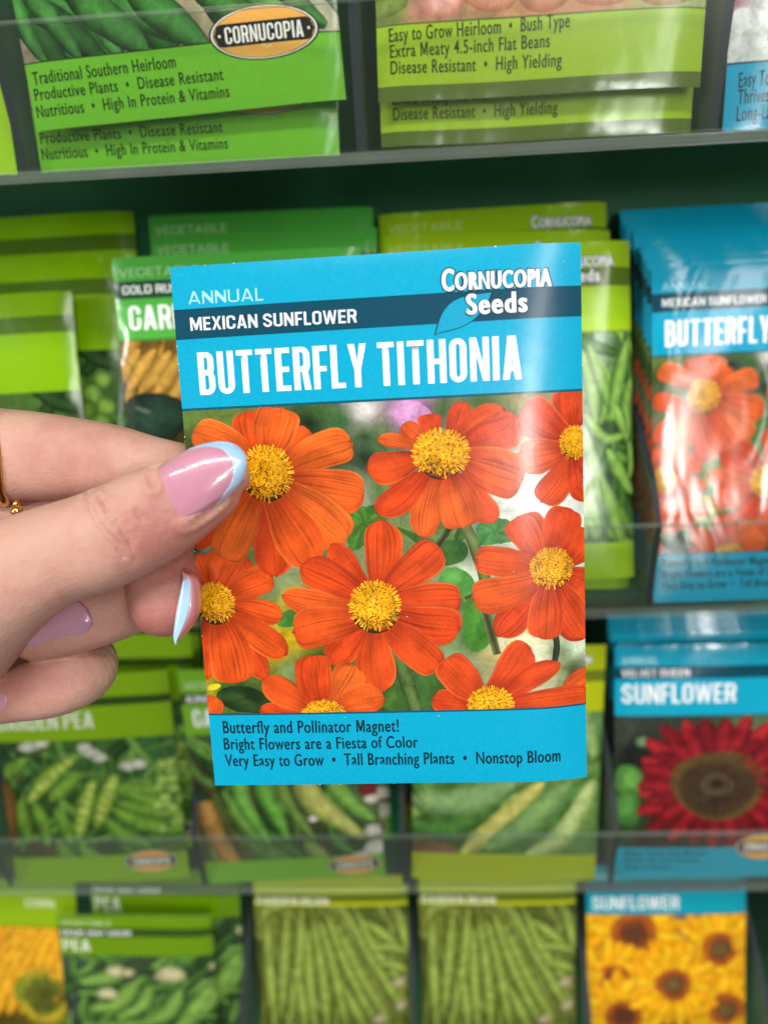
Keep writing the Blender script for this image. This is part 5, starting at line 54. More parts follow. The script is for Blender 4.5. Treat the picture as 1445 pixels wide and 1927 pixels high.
NAIL_MIDDLE=[[(0.05542,-0.09044,-0.07262),(0.05546,-0.09055,-0.07255),(0.05547,-0.09058,-0.07253),(0.05548,-0.0906,-0.07252),(0.05549,-0.09061,-0.07251),(0.05549,-0.09062,-0.07251),(0.05544,-0.09049,-0.07258),(0.05529,-0.09012,-0.07281),(0.05505,-0.08949,-0.0732),(0.0547,-0.08861,-0.07374),(0.05424,-0.08741,-0.07448)],[(0.05531,-0.09088,-0.07347),(0.0555,-0.091,-0.0733),(0.05565,-0.09101,-0.07321),(0.05579,-0.091,-0.07312),(0.05593,-0.09098,-0.07305),(0.05606,-0.09095,-0.07298),(0.05615,-0.09078,-0.073),(0.05613,-0.09036,-0.07317),(0.05602,-0.08968,-0.0735),(0.05581,-0.08874,-0.07399),(0.05546,-0.08745,-0.0747)],[(0.05516,-0.09133,-0.07431),(0.0555,-0.09146,-0.07406),(0.0558,-0.09145,-0.07389),(0.05607,-0.09141,-0.07375),(0.05635,-0.09135,-0.07361),(0.05661,-0.09128,-0.07349),(0.05683,-0.09108,-0.07345),(0.05694,-0.09062,-0.07357),(0.05697,-0.08989,-0.07385),(0.05689,-0.0889,-0.07429),(0.05667,-0.08752,-0.07497)],[(0.05496,-0.09177,-0.07514),(0.05542,-0.09193,-0.07486),(0.05582,-0.09193,-0.07468),(0.05621,-0.09189,-0.07452),(0.05658,-0.09183,-0.07437),(0.05695,-0.09175,-0.07424),(0.05727,-0.09153,-0.0742),(0.05749,-0.09106,-0.07432),(0.05762,-0.09032,-0.0746),(0.05765,-0.08931,-0.07505),(0.05753,-0.08788,-0.07576)],[(0.05473,-0.09221,-0.07597),(0.05527,-0.09241,-0.07568),(0.05573,-0.09243,-0.07551),(0.05618,-0.0924,-0.07537),(0.05662,-0.09235,-0.07525),(0.05705,-0.09228,-0.07513),(0.05742,-0.09208,-0.07511),(0.0577,-0.09161,-0.07526),(0.05788,-0.09087,-0.07557),(0.05797,-0.08986,-0.07606),(0.0579,-0.08841,-0.07682)],[(0.05451,-0.09265,-0.0768),(0.0551,-0.09289,-0.07651),(0.0556,-0.09293,-0.07636),(0.05609,-0.09292,-0.07624),(0.05657,-0.09288,-0.07614),(0.05703,-0.09282,-0.07605),(0.05745,-0.09263,-0.07606),(0.05776,-0.09217,-0.07623),(0.05798,-0.09144,-0.07658),(0.05811,-0.09043,-0.07711),(0.05807,-0.08897,-0.07793)],[(0.05429,-0.09309,-0.07762),(0.05492,-0.09337,-0.07735),(0.05545,-0.09342,-0.07722),(0.05597,-0.09342,-0.07712),(0.05648,-0.0934,-0.07704),(0.05698,-0.09336,-0.07698),(0.05742,-0.09317,-0.07701),(0.05777,-0.09272,-0.07721),(0.05802,-0.092,-0.0776),(0.05817,-0.091,-0.07816),(0.05816,-0.08954,-0.07903)],[(0.05408,-0.09354,-0.07846),(0.05473,-0.09383,-0.07819),(0.05529,-0.0939,-0.07809),(0.05583,-0.09392,-0.07801),(0.05635,-0.09391,-0.07796),(0.05687,-0.09388,-0.07792),(0.05733,-0.0937,-0.07797),(0.0577,-0.09326,-0.07821),(0.05796,-0.09256,-0.07862),(0.05813,-0.09157,-0.07922),(0.05813,-0.09012,-0.08014)],[(0.05387,-0.09398,-0.07929),(0.05453,-0.09429,-0.07904),(0.0551,-0.09437,-0.07896),(0.05565,-0.0944,-0.07891),(0.05618,-0.09441,-0.07887),(0.0567,-0.09438,-0.07886),(0.05717,-0.09422,-0.07894),(0.05754,-0.0938,-0.0792),(0.05781,-0.09311,-0.07965),(0.05798,-0.09213,-0.08028),(0.05799,-0.09069,-0.08124)],[(0.05368,-0.09442,-0.08012),(0.05433,-0.09474,-0.0799),(0.05488,-0.09483,-0.07984),(0.05542,-0.09487,-0.0798),(0.05594,-0.09489,-0.07979),(0.05646,-0.09488,-0.0798),(0.05691,-0.09472,-0.0799),(0.05727,-0.09431,-0.08019),(0.05754,-0.09364,-0.08066),(0.0577,-0.09268,-0.08132),(0.05769,-0.09126,-0.08231)],[(0.0535,-0.09487,-0.08096),(0.05412,-0.09518,-0.08076),(0.05464,-0.09527,-0.08071),(0.05515,-0.09532,-0.0807),(0.05564,-0.09535,-0.0807),(0.05613,-0.09534,-0.08072),(0.05656,-0.0952,-0.08084),(0.05689,-0.09481,-0.08114),(0.05712,-0.09414,-0.08163),(0.05725,-0.0932,-0.08231),(0.05722,-0.09181,-0.08332)],[(0.05335,-0.09531,-0.0818),(0.05391,-0.09561,-0.08162),(0.05438,-0.0957,-0.08158),(0.05484,-0.09575,-0.08157),(0.05528,-0.09578,-0.08159),(0.05572,-0.09578,-0.08162),(0.0561,-0.09565,-0.08174),(0.05638,-0.09526,-0.08205),(0.05656,-0.09461,-0.08254),(0.05664,-0.09369,-0.08324),(0.05656,-0.09233,-0.08424)],[(0.0532,-0.09576,-0.08264),(0.05369,-0.09603,-0.08248),(0.0541,-0.09611,-0.08245),(0.0545,-0.09616,-0.08244),(0.05488,-0.09619,-0.08246),(0.05525,-0.09619,-0.08248),(0.05558,-0.09607,-0.08261),(0.05579,-0.09568,-0.08292),(0.05591,-0.09505,-0.08341),(0.05593,-0.09414,-0.0841),(0.05579,-0.09282,-0.0851)],[(0.05308,-0.0962,-0.08349),(0.05349,-0.09644,-0.08334),(0.05382,-0.09651,-0.08331),(0.05414,-0.09656,-0.0833),(0.05445,-0.09658,-0.08331),(0.05476,-0.09658,-0.08333),(0.05501,-0.09645,-0.08345),(0.05516,-0.09608,-0.08375),(0.0552,-0.09545,-0.08424),(0.05515,-0.09456,-0.08492),(0.05494,-0.09328,-0.08589)],[(0.05301,-0.09665,-0.08434),(0.05331,-0.09684,-0.08421),(0.05357,-0.0969,-0.08418),(0.0538,-0.09694,-0.08417),(0.05404,-0.09695,-0.08417),(0.05426,-0.09695,-0.08418),(0.05443,-0.09683,-0.08428),(0.0545,-0.09646,-0.08457),(0.05447,-0.09584,-0.08505),(0.05433,-0.09496,-0.08571),(0.05405,-0.09372,-0.08665)],[(0.0531,-0.09708,-0.08519),(0.05329,-0.09723,-0.08508),(0.05344,-0.09727,-0.08505),(0.05358,-0.0973,-0.08503),(0.05371,-0.09731,-0.08502),(0.05384,-0.09731,-0.08502),(0.05391,-0.09719,-0.08512),(0.05389,-0.09682,-0.08539),(0.05376,-0.09621,-0.08585),(0.05353,-0.09535,-0.0865),(0.05316,-0.09416,-0.0874)],[(0.0535,-0.09747,-0.08598),(0.05354,-0.09757,-0.0859),(0.05356,-0.0976,-0.08587),(0.05357,-0.09762,-0.08586),(0.05357,-0.09763,-0.08585),(0.05357,-0.09764,-0.08585),(0.05352,-0.09752,-0.08594),(0.05337,-0.09717,-0.08621),(0.05312,-0.09657,-0.08666),(0.05276,-0.09574,-0.08729),(0.05227,-0.09461,-0.08816)]]
CREASES=[([(0.04114,-0.09243,-0.05325),(0.04258,-0.09534,-0.05352),(0.0436,-0.09725,-0.0542),(0.04456,-0.09868,-0.05503),(0.04541,-0.0998,-0.05598),(0.04642,-0.10059,-0.05692),(0.04732,-0.10119,-0.05795),(0.04808,-0.10161,-0.05913),(0.04872,-0.10185,-0.06042),(0.04927,-0.10186,-0.06186)],0.00022),([(0.04592,-0.09625,-0.05323),(0.0468,-0.09737,-0.05376),(0.04758,-0.0983,-0.05436),(0.04828,-0.09908,-0.05504),(0.04892,-0.09973,-0.05578),(0.04949,-0.10027,-0.05657),(0.04995,-0.10072,-0.05745),(0.05036,-0.10106,-0.05839),(0.05072,-0.10128,-0.05939),(0.05102,-0.10139,-0.06047)],0.00016),([(0.04459,-0.09533,-0.05308),(0.04506,-0.09614,-0.05334),(0.04549,-0.09685,-0.05365),(0.04587,-0.09749,-0.05398),(0.04623,-0.09807,-0.05434),(0.04661,-0.09858,-0.05471),(0.04701,-0.09903,-0.05508),(0.04738,-0.09944,-0.05547),(0.04774,-0.09981,-0.05588),(0.04807,-0.10014,-0.05631)],0.00012),([(0.04772,-0.09709,-0.05343),(0.04804,-0.09754,-0.0537),(0.04834,-0.09795,-0.05398),(0.04863,-0.09833,-0.05428),(0.04891,-0.09868,-0.05459),(0.04922,-0.09899,-0.05488),(0.04959,-0.09924,-0.05515),(0.04995,-0.09944,-0.05543),(0.05029,-0.09964,-0.05572),(0.05063,-0.09981,-0.05603)],0.0001),([(0.04262,-0.09399,-0.05311),(0.04302,-0.09371,-0.05294),(0.04343,-0.09342,-0.05278),(0.04383,-0.09312,-0.05261),(0.04415,-0.09271,-0.05246),(0.0444,-0.09216,-0.05231),(0.04462,-0.09156,-0.0522),(0.04478,-0.09083,-0.05214),(0.04492,-0.09004,-0.0521),(0.04488,-0.08886,-0.05223)],0.0001),([(0.04886,-0.09986,-0.05594),(0.04924,-0.10006,-0.05623),(0.04962,-0.10025,-0.05654),(0.04999,-0.10041,-0.05686),(0.05034,-0.10056,-0.05719),(0.05063,-0.10071,-0.05757),(0.05088,-0.10084,-0.05798),(0.05113,-0.10095,-0.0584),(0.05136,-0.10104,-0.05883),(0.05158,-0.10111,-0.05928)],0.0001),([(0.04861,-0.0987,-0.05463),(0.04863,-0.09881,-0.05473),(0.04865,-0.09891,-0.05484),(0.04867,-0.09901,-0.05494),(0.04869,-0.09911,-0.05505),(0.04878,-0.0992,-0.05513),(0.04888,-0.09928,-0.05522),(0.04897,-0.09936,-0.05531),(0.04906,-0.09944,-0.0554),(0.04915,-0.09951,-0.05549)],5.5e-05),([(0.05233,-0.0981,-0.05433),(0.0524,-0.09823,-0.05449),(0.05247,-0.09837,-0.05465),(0.05254,-0.09849,-0.05482),(0.05261,-0.09862,-0.05498),(0.05273,-0.09871,-0.05513),(0.05285,-0.0988,-0.05528),(0.05297,-0.09888,-0.05543),(0.05309,-0.09896,-0.05559),(0.05321,-0.09904,-0.05574)],5.1e-05),([(0.05081,-0.0999,-0.05621),(0.05094,-0.09999,-0.05639),(0.05107,-0.10008,-0.05657),(0.05119,-0.10017,-0.05675),(0.05131,-0.10024,-0.05694),(0.05145,-0.10031,-0.05711),(0.05159,-0.10036,-0.05729),(0.05173,-0.10041,-0.05747),(0.05187,-0.10045,-0.05765),(0.05201,-0.10049,-0.05783)],4.3e-05),([(0.04898,-0.10152,-0.05922),(0.04903,-0.10157,-0.05942),(0.04908,-0.10161,-0.05962),(0.04912,-0.10166,-0.05983),(0.04917,-0.10169,-0.06004),(0.04922,-0.10172,-0.06025),(0.04928,-0.10175,-0.06046),(0.04933,-0.10177,-0.06067),(0.04938,-0.10178,-0.06089),(0.04943,-0.10179,-0.06111)],6.2e-05),([(0.04457,-0.09564,-0.05322),(0.04475,-0.09594,-0.05331),(0.04493,-0.09623,-0.05341),(0.0451,-0.0965,-0.05352),(0.04526,-0.09676,-0.05363),(0.04543,-0.09701,-0.05375),(0.04559,-0.09724,-0.05386),(0.04576,-0.09747,-0.05399),(0.04591,-0.09769,-0.05411),(0.04606,-0.0979,-0.05424)],4.3e-05),([(0.04625,-0.09608,-0.05309),(0.04634,-0.09628,-0.05317),(0.04643,-0.09646,-0.05326),(0.04651,-0.09665,-0.05335),(0.0466,-0.09682,-0.05344),(0.04671,-0.09699,-0.05352),(0.04684,-0.09714,-0.0536),(0.04696,-0.0973,-0.05368),(0.04708,-0.09745,-0.05377),(0.0472,-0.09759,-0.05385)],6.7e-05),([(0.05214,-0.09787,-0.05407),(0.0522,-0.09799,-0.0542),(0.05227,-0.09811,-0.05433),(0.05233,-0.09822,-0.05447),(0.0524,-0.09834,-0.05461),(0.05252,-0.09842,-0.05472),(0.05264,-0.0985,-0.05484),(0.05276,-0.09857,-0.05496),(0.05288,-0.09864,-0.05508),(0.05299,-0.09871,-0.0552)],5.3e-05),([(0.05242,-0.09832,-0.05459),(0.05256,-0.09842,-0.05473),(0.05271,-0.09851,-0.05487),(0.05285,-0.0986,-0.05502),(0.05299,-0.09868,-0.05516),(0.05312,-0.09877,-0.05531),(0.05325,-0.09885,-0.05546),(0.05338,-0.09892,-0.05562),(0.0535,-0.099,-0.05578),(0.05362,-0.09907,-0.05594)],6.7e-05),([(0.04447,-0.0924,-0.05232),(0.0446,-0.0927,-0.05233),(0.04472,-0.09297,-0.05235),(0.04484,-0.09324,-0.05238),(0.04496,-0.09348,-0.0524),(0.04513,-0.09369,-0.05241),(0.0453,-0.09389,-0.05243),(0.04546,-0.09409,-0.05245),(0.04562,-0.09428,-0.05247),(0.04577,-0.09446,-0.05249)],4.3e-05)]
RED=[(0.05154,-0.09962,-0.05616),(0.0491,-0.10077,-0.05769),(0.05044,-0.09575,-0.08123),(0.05588,-0.08472,-0.07143),(0.03252,-0.07691,-0.05484),(0.02911,-0.07728,-0.05517),(0.02053,-0.09855,-0.09636),(0.05969,-0.0983,-0.05888),(0.0247,-0.0958,-0.0937),(0.03684,-0.09229,-0.0861)]
RING_C=(0.01002,-0.06788,-0.05448)
BEADS=[((0.01882,-0.08062,-0.06047),0.0007),((0.02037,-0.08353,-0.06081),0.00125)]
RINGPTS=[(0.0086,-0.06268,-0.04429),(0.01266,-0.06872,-0.04442),(0.01455,-0.07287,-0.04721),(0.01501,-0.07605,-0.05144),(0.01465,-0.07734,-0.0552),(0.01351,-0.07643,-0.0594),(0.01204,-0.07357,-0.06352),(0.00641,-0.06726,-0.06704),(0.00325,-0.06455,-0.06689),(0.00224,-0.059,-0.05824),(0.00395,-0.05674,-0.04972)]
CAM_M=[(0.998156,0.030495,-0.05249),(-0.032543,-0.461121,-0.88674),(-0.051245,0.886813,-0.459278)]
CAM_C=(0.105058,-0.217826,0.005733)
HELD_R=[(0.999699,-0.009833,-0.022481),(-0.017982,0.329816,-0.943874),(0.016696,0.943994,0.32954)]
HELD_T=(0.097909,-0.101077,-0.122674)
POSE={'A1':(0.0473,0.0019,0.0125,12.9,-2.4,2.2,1),'A2':(0.0442,0.0052,0.0008,12.4,-0.1,2.4,1),'B1':(0.1387,0.0024,0.0124,13.0,0.4,-1.2,1),'B2':(0.1388,0.0056,0.0018,12.4,0.4,-1.0,1),'C1':(0.2297,0.0043,0.0012,12.3,0,-0.3,1),'Z1':(-0.0465,0.0042,0.0015,12.6,1,0.1,1),'D1':(-0.0573,0.0037,-0.1484,21.0,-0.7,-0.1,1.038),'D2':(-0.0455,0.018,-0.134,22,0,0,1),'D3':(-0.039,0.034,-0.1225,18,0,0,1),'E1':(0.0467,0.0036,-0.1259,17.5,0.5,2.1,0.918),'E2':(0.0486,0.0206,-0.1312,21.4,0.8,-0.8,1.021),'E3':(0.048,0.0323,-0.1256,18.7,0.6,-0.4,1.009),'G1':(0.1391,0.0058,-0.1402,21.9,-0.6,-0.1,1.036),'G2':(0.1314,0.0207,-0.1357,21.6,1.7,0.4,1.024),'G3':(0.1354,0.0326,-0.1294,19.4,-0.4,0.4,1.019),'H1':(0.2281,0.003,-0.1484,21.4,-0.1,0.4,1.028),'H9':(0.2228,0.04,-0.1321,18,0,0,1),'I1':(-0.0497,0.0026,-0.298,20.1,-1.8,-0.4,0.887),'J1':(0.0418,0.0016,-0.2963,18.0,-3.1,-0.6,0.918),'K1':(0.1366,0.0019,-0.298,20.0,3.2,1.6,0.976),'L1':(0.228,0.0026,-0.298,21.1,0.5,0.7,0.948),'L9':(0.2292,0.0239,-0.298,17.8,-0.5,0.1,0.976),'N1':(-0.0594,0.0009,-0.4476,16.3,2.6,1.8,0.812),'O1':(0.0482,0.0031,-0.4476,20.1,0.6,0.2,0.951),'Q1':(0.228,0.0036,-0.4476,21.2,-0.5,-0.3,0.979),'M1':(-0.14,0.0036,-0.4476,20,4,0,0.95)}

# ------------------------------------------------------------------ scene, camera
sc = bpy.context.scene
COL = sc.collection
sc.render.engine = 'CYCLES'
sc.cycles.use_denoising = True
sc.cycles.max_bounces = 10
sc.cycles.transparent_max_bounces = 24
sc.cycles.caustics_reflective = False
sc.cycles.caustics_refractive = False
sc.cycles.sample_clamp_indirect = 6.0
vs = sc.view_settings
vs.view_transform = 'Standard'; vs.look = 'None'; vs.exposure = 0.0; vs.gamma = 1.0
vs.use_curve_mapping = False
CAMR = np.array(CAM_M); CAMC = np.array(CAM_C)
cam = bpy.data.cameras.new('camera'); co = bpy.data.objects.new('camera', cam); COL.objects.link(co)
m = Matrix.Identity(4)
for r in range(3):
    m[r][0] = CAMR[0][r]; m[r][1] = -CAMR[1][r]; m[r][2] = -CAMR[2][r]; m[r][3] = CAMC[r]
co.matrix_world = m
cam.sensor_fit = 'VERTICAL'; cam.sensor_height = 36.0; cam.lens = 1380.0 / 1927 * 36
cam.clip_start = 0.005; cam.clip_end = 50
cam.dof.use_dof = True; cam.dof.focus_distance = 0.160; cam.dof.aperture_fstop = 9.0
cam.dof.aperture_blades = 0
sc.camera = co

def lin(h):
    h = h.lstrip('#'); v = [int(h[i:i + 2], 16) / 255 for i in (0, 2, 4)]
    return tuple(x / 12.92 if x <= .04045 else ((x + .055) / 1.055) ** 2.4 for x in v)

# ------------------------------------------------------------------ materials
def mat(name):
    m = bpy.data.materials.new(name); m.use_nodes = True
    nt = m.node_tree; b = nt.nodes['Principled BSDF']
    return m, nt, b
def N(nt, t, **kw):
    n = nt.nodes.new(t)
    for k, v in kw.items(): setattr(n, k, v)
    return n
def coat_bump(nt, b, scale, strength, dist, src='Object'):
    tc = N(nt, 'ShaderNodeTexCoord'); nz = N(nt, 'ShaderNodeTexNoise'); nz.inputs['Scale'].default_value = scale; nz.inputs['Detail'].default_value = 3
    bp = N(nt, 'ShaderNodeBump'); bp.inputs['Strength'].default_value = strength; bp.inputs['Distance'].default_value = dist
    nt.links.new(tc.outputs[src], nz.inputs['Vector']); nt.links.new(nz.outputs['Fac'], bp.inputs['Height']); nt.links.new(bp.outputs['Normal'], b.inputs['Normal'])

def print_mat(name, rough, bump, petal=False, grain=.06, crinkle=.0, photo=False):
    """glossy printed paper: ink colour from the mesh, fine print grain, a faint paper bump"""
    m, nt, b = mat(name)
    at = N(nt, 'ShaderNodeAttribute', attribute_name='ink')
    tc = N(nt, 'ShaderNodeTexCoord')
    nz = N(nt, 'ShaderNodeTexNoise'); nz.inputs['Scale'].default_value = 1600; nz.inputs['Detail'].default_value = 2
    nt.links.new(tc.outputs['Object'], nz.inputs['Vector'])
    mr = N(nt, 'ShaderNodeMapRange'); mr.inputs['From Min'].default_value = .3; mr.inputs['From Max'].default_value = .7
    mr.inputs['To Min'].default_value = 1 - grain; mr.inputs['To Max'].default_value = 1 + grain
    nt.links.new(nz.outputs['Fac'], mr.inputs['Value'])
    fac = mr.outputs['Result']
    if petal:
        uv = N(nt, 'ShaderNodeUVMap', uv_map='uv')
        mp = N(nt, 'ShaderNodeMapping'); mp.inputs['Scale'].default_value = (17, .55, 1)
        nt.links.new(uv.outputs['UV'], mp.inputs['Vector'])
        n2 = N(nt, 'ShaderNodeTexNoise'); n2.inputs['Scale'].default_value = 1.0; n2.inputs['Detail'].default_value = 3; n2.inputs['Roughness'].default_value = .6
        nt.links.new(mp.outputs['Vector'], n2.inputs['Vector'])
        r2 = N(nt, 'ShaderNodeValToRGB'); e = r2.color_ramp.elements
        e[0].position = .34; e[0].color = (.52, .52, .52, 1); e[1].position = .66; e[1].color = (1.2, 1.2, 1.2, 1)
        k = e.new(.43); k.color = (.93, .93, .93, 1)
        nt.links.new(n2.outputs['Fac'], r2.inputs['Fac'])
        mm = N(nt, 'ShaderNodeMath', operation='MULTIPLY')
        nt.links.new(fac, mm.inputs[0]); nt.links.new(r2.outputs['Color'], mm.inputs[1]); fac = mm.outputs[0]
    if photo:
        n6 = N(nt, 'ShaderNodeTexNoise'); n6.inputs['Scale'].default_value = 190; n6.inputs['Detail'].default_value = 6; n6.inputs['Roughness'].default_value = .68; n6.inputs['Distortion'].default_value = .6
        nt.links.new(tc.outputs['Object'], n6.inputs['Vector'])
        r6 = N(nt, 'ShaderNodeMapRange'); r6.inputs['From Min'].default_value = .3; r6.inputs['From Max'].default_value = .7; r6.inputs['To Min'].default_value = .55 if not petal else .8; r6.inputs['To Max'].default_value = 1.4 if not petal else 1.18
        nt.links.new(n6.outputs['Fac'], r6.inputs['Value'])
        m6 = N(nt, 'ShaderNodeMath', operation='MULTIPLY'); nt.links.new(fac, m6.inputs[0]); nt.links.new(r6.outputs['Result'], m6.inputs[1]); fac = m6.outputs[0]
    mx = N(nt, 'ShaderNodeVectorMath', operation='SCALE')
    nt.links.new(at.outputs['Color'], mx.inputs[0]); nt.links.new(fac, mx.inputs['Scale'])
    nt.links.new(mx.outputs['Vector'], b.inputs['Base Color'])
    b.inputs['Roughness'].default_value = rough
    b.inputs['Specular IOR Level'].default_value = .5
    n3 = N(nt, 'ShaderNodeTexNoise'); n3.inputs['Scale'].default_value = 900; n3.inputs['Detail'].default_value = 3
    nt.links.new(tc.outputs['Object'], n3.inputs['Vector'])
    bp = N(nt, 'ShaderNodeBump'); bp.inputs['Strength'].default_value = bump; bp.inputs['Distance'].default_value = .00004
    nt.links.new(n3.outputs['Fac'], bp.inputs['Height'])
    if crinkle:
        n4 = N(nt, 'ShaderNodeTexNoise'); n4.inputs['Scale'].default_value = 42; n4.inputs['Detail'].default_value = 2; n4.inputs['Distortion'].default_value = 1.2
        mp4 = N(nt, 'ShaderNodeMapping'); mp4.inputs['Scale'].default_value = (1, 1, .55); nt.links.new(tc.outputs['Object'], mp4.inputs['Vector']); nt.links.new(mp4.outputs['Vector'], n4.inputs['Vector'])
        b4 = N(nt, 'ShaderNodeBump'); b4.inputs['Strength'].default_value = crinkle; b4.inputs['Distance'].default_value = .0016
        nt.links.new(n4.outputs['Fac'], b4.inputs['Height']); nt.links.new(b4.outputs['Normal'], bp.inputs['Normal'])
    nt.links.new(bp.outputs['Normal'], b.inputs['Normal'])
    return m
M_INK = print_mat('printed_ink', .23, .4, crinkle=.16)
M_PETAL = print_mat('printed_petal', .23, .4, petal=True, crinkle=.16, photo=True)
M_PHOTO = print_mat('printed_photo', .23, .4, crinkle=.16, photo=True)
M_INKG = print_mat('printed_glossy_ink', .17, .2, crinkle=.5)
M_PETALG = print_mat('printed_glossy_petal', .17, .2, petal=True, crinkle=.5, photo=True)
M_PHOTOG = print_mat('printed_glossy_photo', .17, .2, crinkle=.5, photo=True)

def skin_mat():
    m, nt, b = mat('skin')
    tc = N(nt, 'ShaderNodeTexCoord')
    at = N(nt, 'ShaderNodeAttribute', attribute_name='flush')
    nz = N(nt, 'ShaderNodeTexNoise'); nz.inputs['Scale'].default_value = 95; nz.inputs['Detail'].default_value = 6; nz.inputs['Roughness'].default_value = .62
    nt.links.new(tc.outputs['Object'], nz.inputs['Vector'])
    ad = N(nt, 'ShaderNodeMath', operation='MULTIPLY_ADD'); ad.inputs[1].default_value = 1.25; ad.inputs[2].default_value = -.60
    nt.links.new(nz.outputs['Fac'], ad.inputs[0])
    a2 = N(nt, 'ShaderNodeMath', operation='ADD', use_clamp=True)
    nt.links.new(ad.outputs[0], a2.inputs[0]); nt.links.new(at.outputs['Fac'], a2.inputs[1])
    r = N(nt, 'ShaderNodeValToRGB'); e = r.color_ramp.elements
    e[0].position = 0; e[0].color = lin('#cd9f8d') + (1,); e[1].position = 1; e[1].color = lin('#aa5b55') + (1,)
    k = e.new(.4); k.color = lin('#be8477') + (1,)
    nt.links.new(a2.outputs[0], r.inputs['Fac']); nt.links.new(r.outputs['Color'], b.inputs['Base Color'])
    b.inputs['Roughness'].default_value = .46
    b.inputs['Subsurface Weight'].default_value = .25
    b.inputs['Subsurface Radius'].default_value = (1, .35, .2)
    b.inputs['Subsurface Scale'].default_value = .0013
    b.inputs['Specular IOR Level'].default_value = .42
    v = N(nt, 'ShaderNodeTexVoronoi', feature='DISTANCE_TO_EDGE'); v.inputs['Scale'].default_value = 1100
    n2 = N(nt, 'ShaderNodeTexNoise'); n2.inputs['Scale'].default_value = 900; n2.inputs['Detail'].default_value = 5; n2.inputs['Roughness'].default_value = .7
    nt.links.new(tc.outputs['Object'], v.inputs['Vector']); nt.links.new(tc.outputs['Object'], n2.inputs['Vector'])
    mm = N(nt, 'ShaderNodeMath', operation='MULTIPLY_ADD'); mm.inputs[1].default_value = .6
    nt.links.new(v.outputs['Distance'], mm.inputs[0]); nt.links.new(n2.outputs['Fac'], mm.inputs[2])
    n5 = N(nt, 'ShaderNodeTexNoise'); n5.inputs['Scale'].default_value = 240; n5.inputs['Detail'].default_value = 5; n5.inputs['Roughness'].default_value = .6
    nt.links.new(tc.outputs['Object'], n5.inputs['Vector'])
    m5 = N(nt, 'ShaderNodeMath', operation='MULTIPLY_ADD'); m5.inputs[1].default_value = 1.6
    nt.links.new(n5.outputs['Fac'], m5.inputs[0]); nt.links.new(mm.outputs[0], m5.inputs[2])
    bp = N(nt, 'ShaderNodeBump'); bp.inputs['Strength'].default_value = .75; bp.inputs['Distance'].default_value = .0002
    nt.links.new(m5.outputs[0], bp.inputs['Height']); nt.links.new(bp.outputs['Normal'], b.inputs['Normal'])
    return m
M_SKIN = skin_mat()
def nail_mat(name, col, rough=.06):
    m, nt, b = mat(name)
    tc = N(nt, 'ShaderNodeTexCoord'); nz = N(nt, 'ShaderNodeTexNoise'); nz.inputs['Scale'].default_value = 170; nz.inputs['Detail'].default_value = 2
    nt.links.new(tc.outputs['Object'], nz.inputs['Vector'])
    mx = N(nt, 'ShaderNodeMix', data_type='RGBA'); c = lin(col)
    mx.inputs['A'].default_value = tuple(x * .93 for x in c) + (1,); mx.inputs['B'].default_value = tuple(min(1, x * 1.06) for x in c) + (1,)
    nt.links.new(nz.outputs['Fac'], mx.inputs['Factor']); nt.links.new(mx.outputs['Result'], b.inputs['Base Color'])
    b.inputs['Roughness'].default_value = .3
    b.inputs['Coat Weight'].default_value = 1; b.inputs['Coat Roughness'].default_value = rough
    b.inputs['Subsurface Weight'].default_value = .15; b.inputs['Subsurface Scale'].default_value = .0008; b.inputs['Subsurface Radius'].default_value = (1, .5, .5)
    return m
M_NAIL = nail_mat('pink_gel_polish', '#c98a9f'); M_NAIL3 = nail_mat('sheer_pink_polish', '#cd949c'); M_NAIL2 = nail_mat('mauve_gel_polish', '#c894aa'); M_TIP = nail_mat('pale_blue_polish', '#a8cfec', .1)
def simple(name, col, rough, metal=0, bump=None):
    m, nt, b = mat(name)
    tc = N(nt, 'ShaderNodeTexCoord'); nz = N(nt, 'ShaderNodeTexNoise'); nz.inputs['Scale'].default_value = 40; nz.inputs['Detail'].default_value = 3
    nt.links.new(tc.outputs['Object'], nz.inputs['Vector'])
    mx = N(nt, 'ShaderNodeMix', data_type='RGBA'); c = lin(col)
    mx.inputs['A'].default_value = tuple(x * .85 for x in c) + (1,); mx.inputs['B'].default_value = tuple(min(1, x * 1.15) for x in c) + (1,)
    nt.links.new(nz.outputs['Fac'], mx.inputs['Factor']); nt.links.new(mx.outputs['Result'], b.inputs['Base Color'])
    b.inputs['Roughness'].default_value = rough; b.inputs['Metallic'].default_value = metal
    return m
M_GOLD = simple('gold', '#e8b765', .22, 1)
M_BACK = simple('dark_green_panel', '#0a6238', .5)
M_EDGE = simple('acrylic_cut_edge', '#14232a', .6)
M_PAPER = simple('white_pouch_paper', '#e8e8e4', .6)
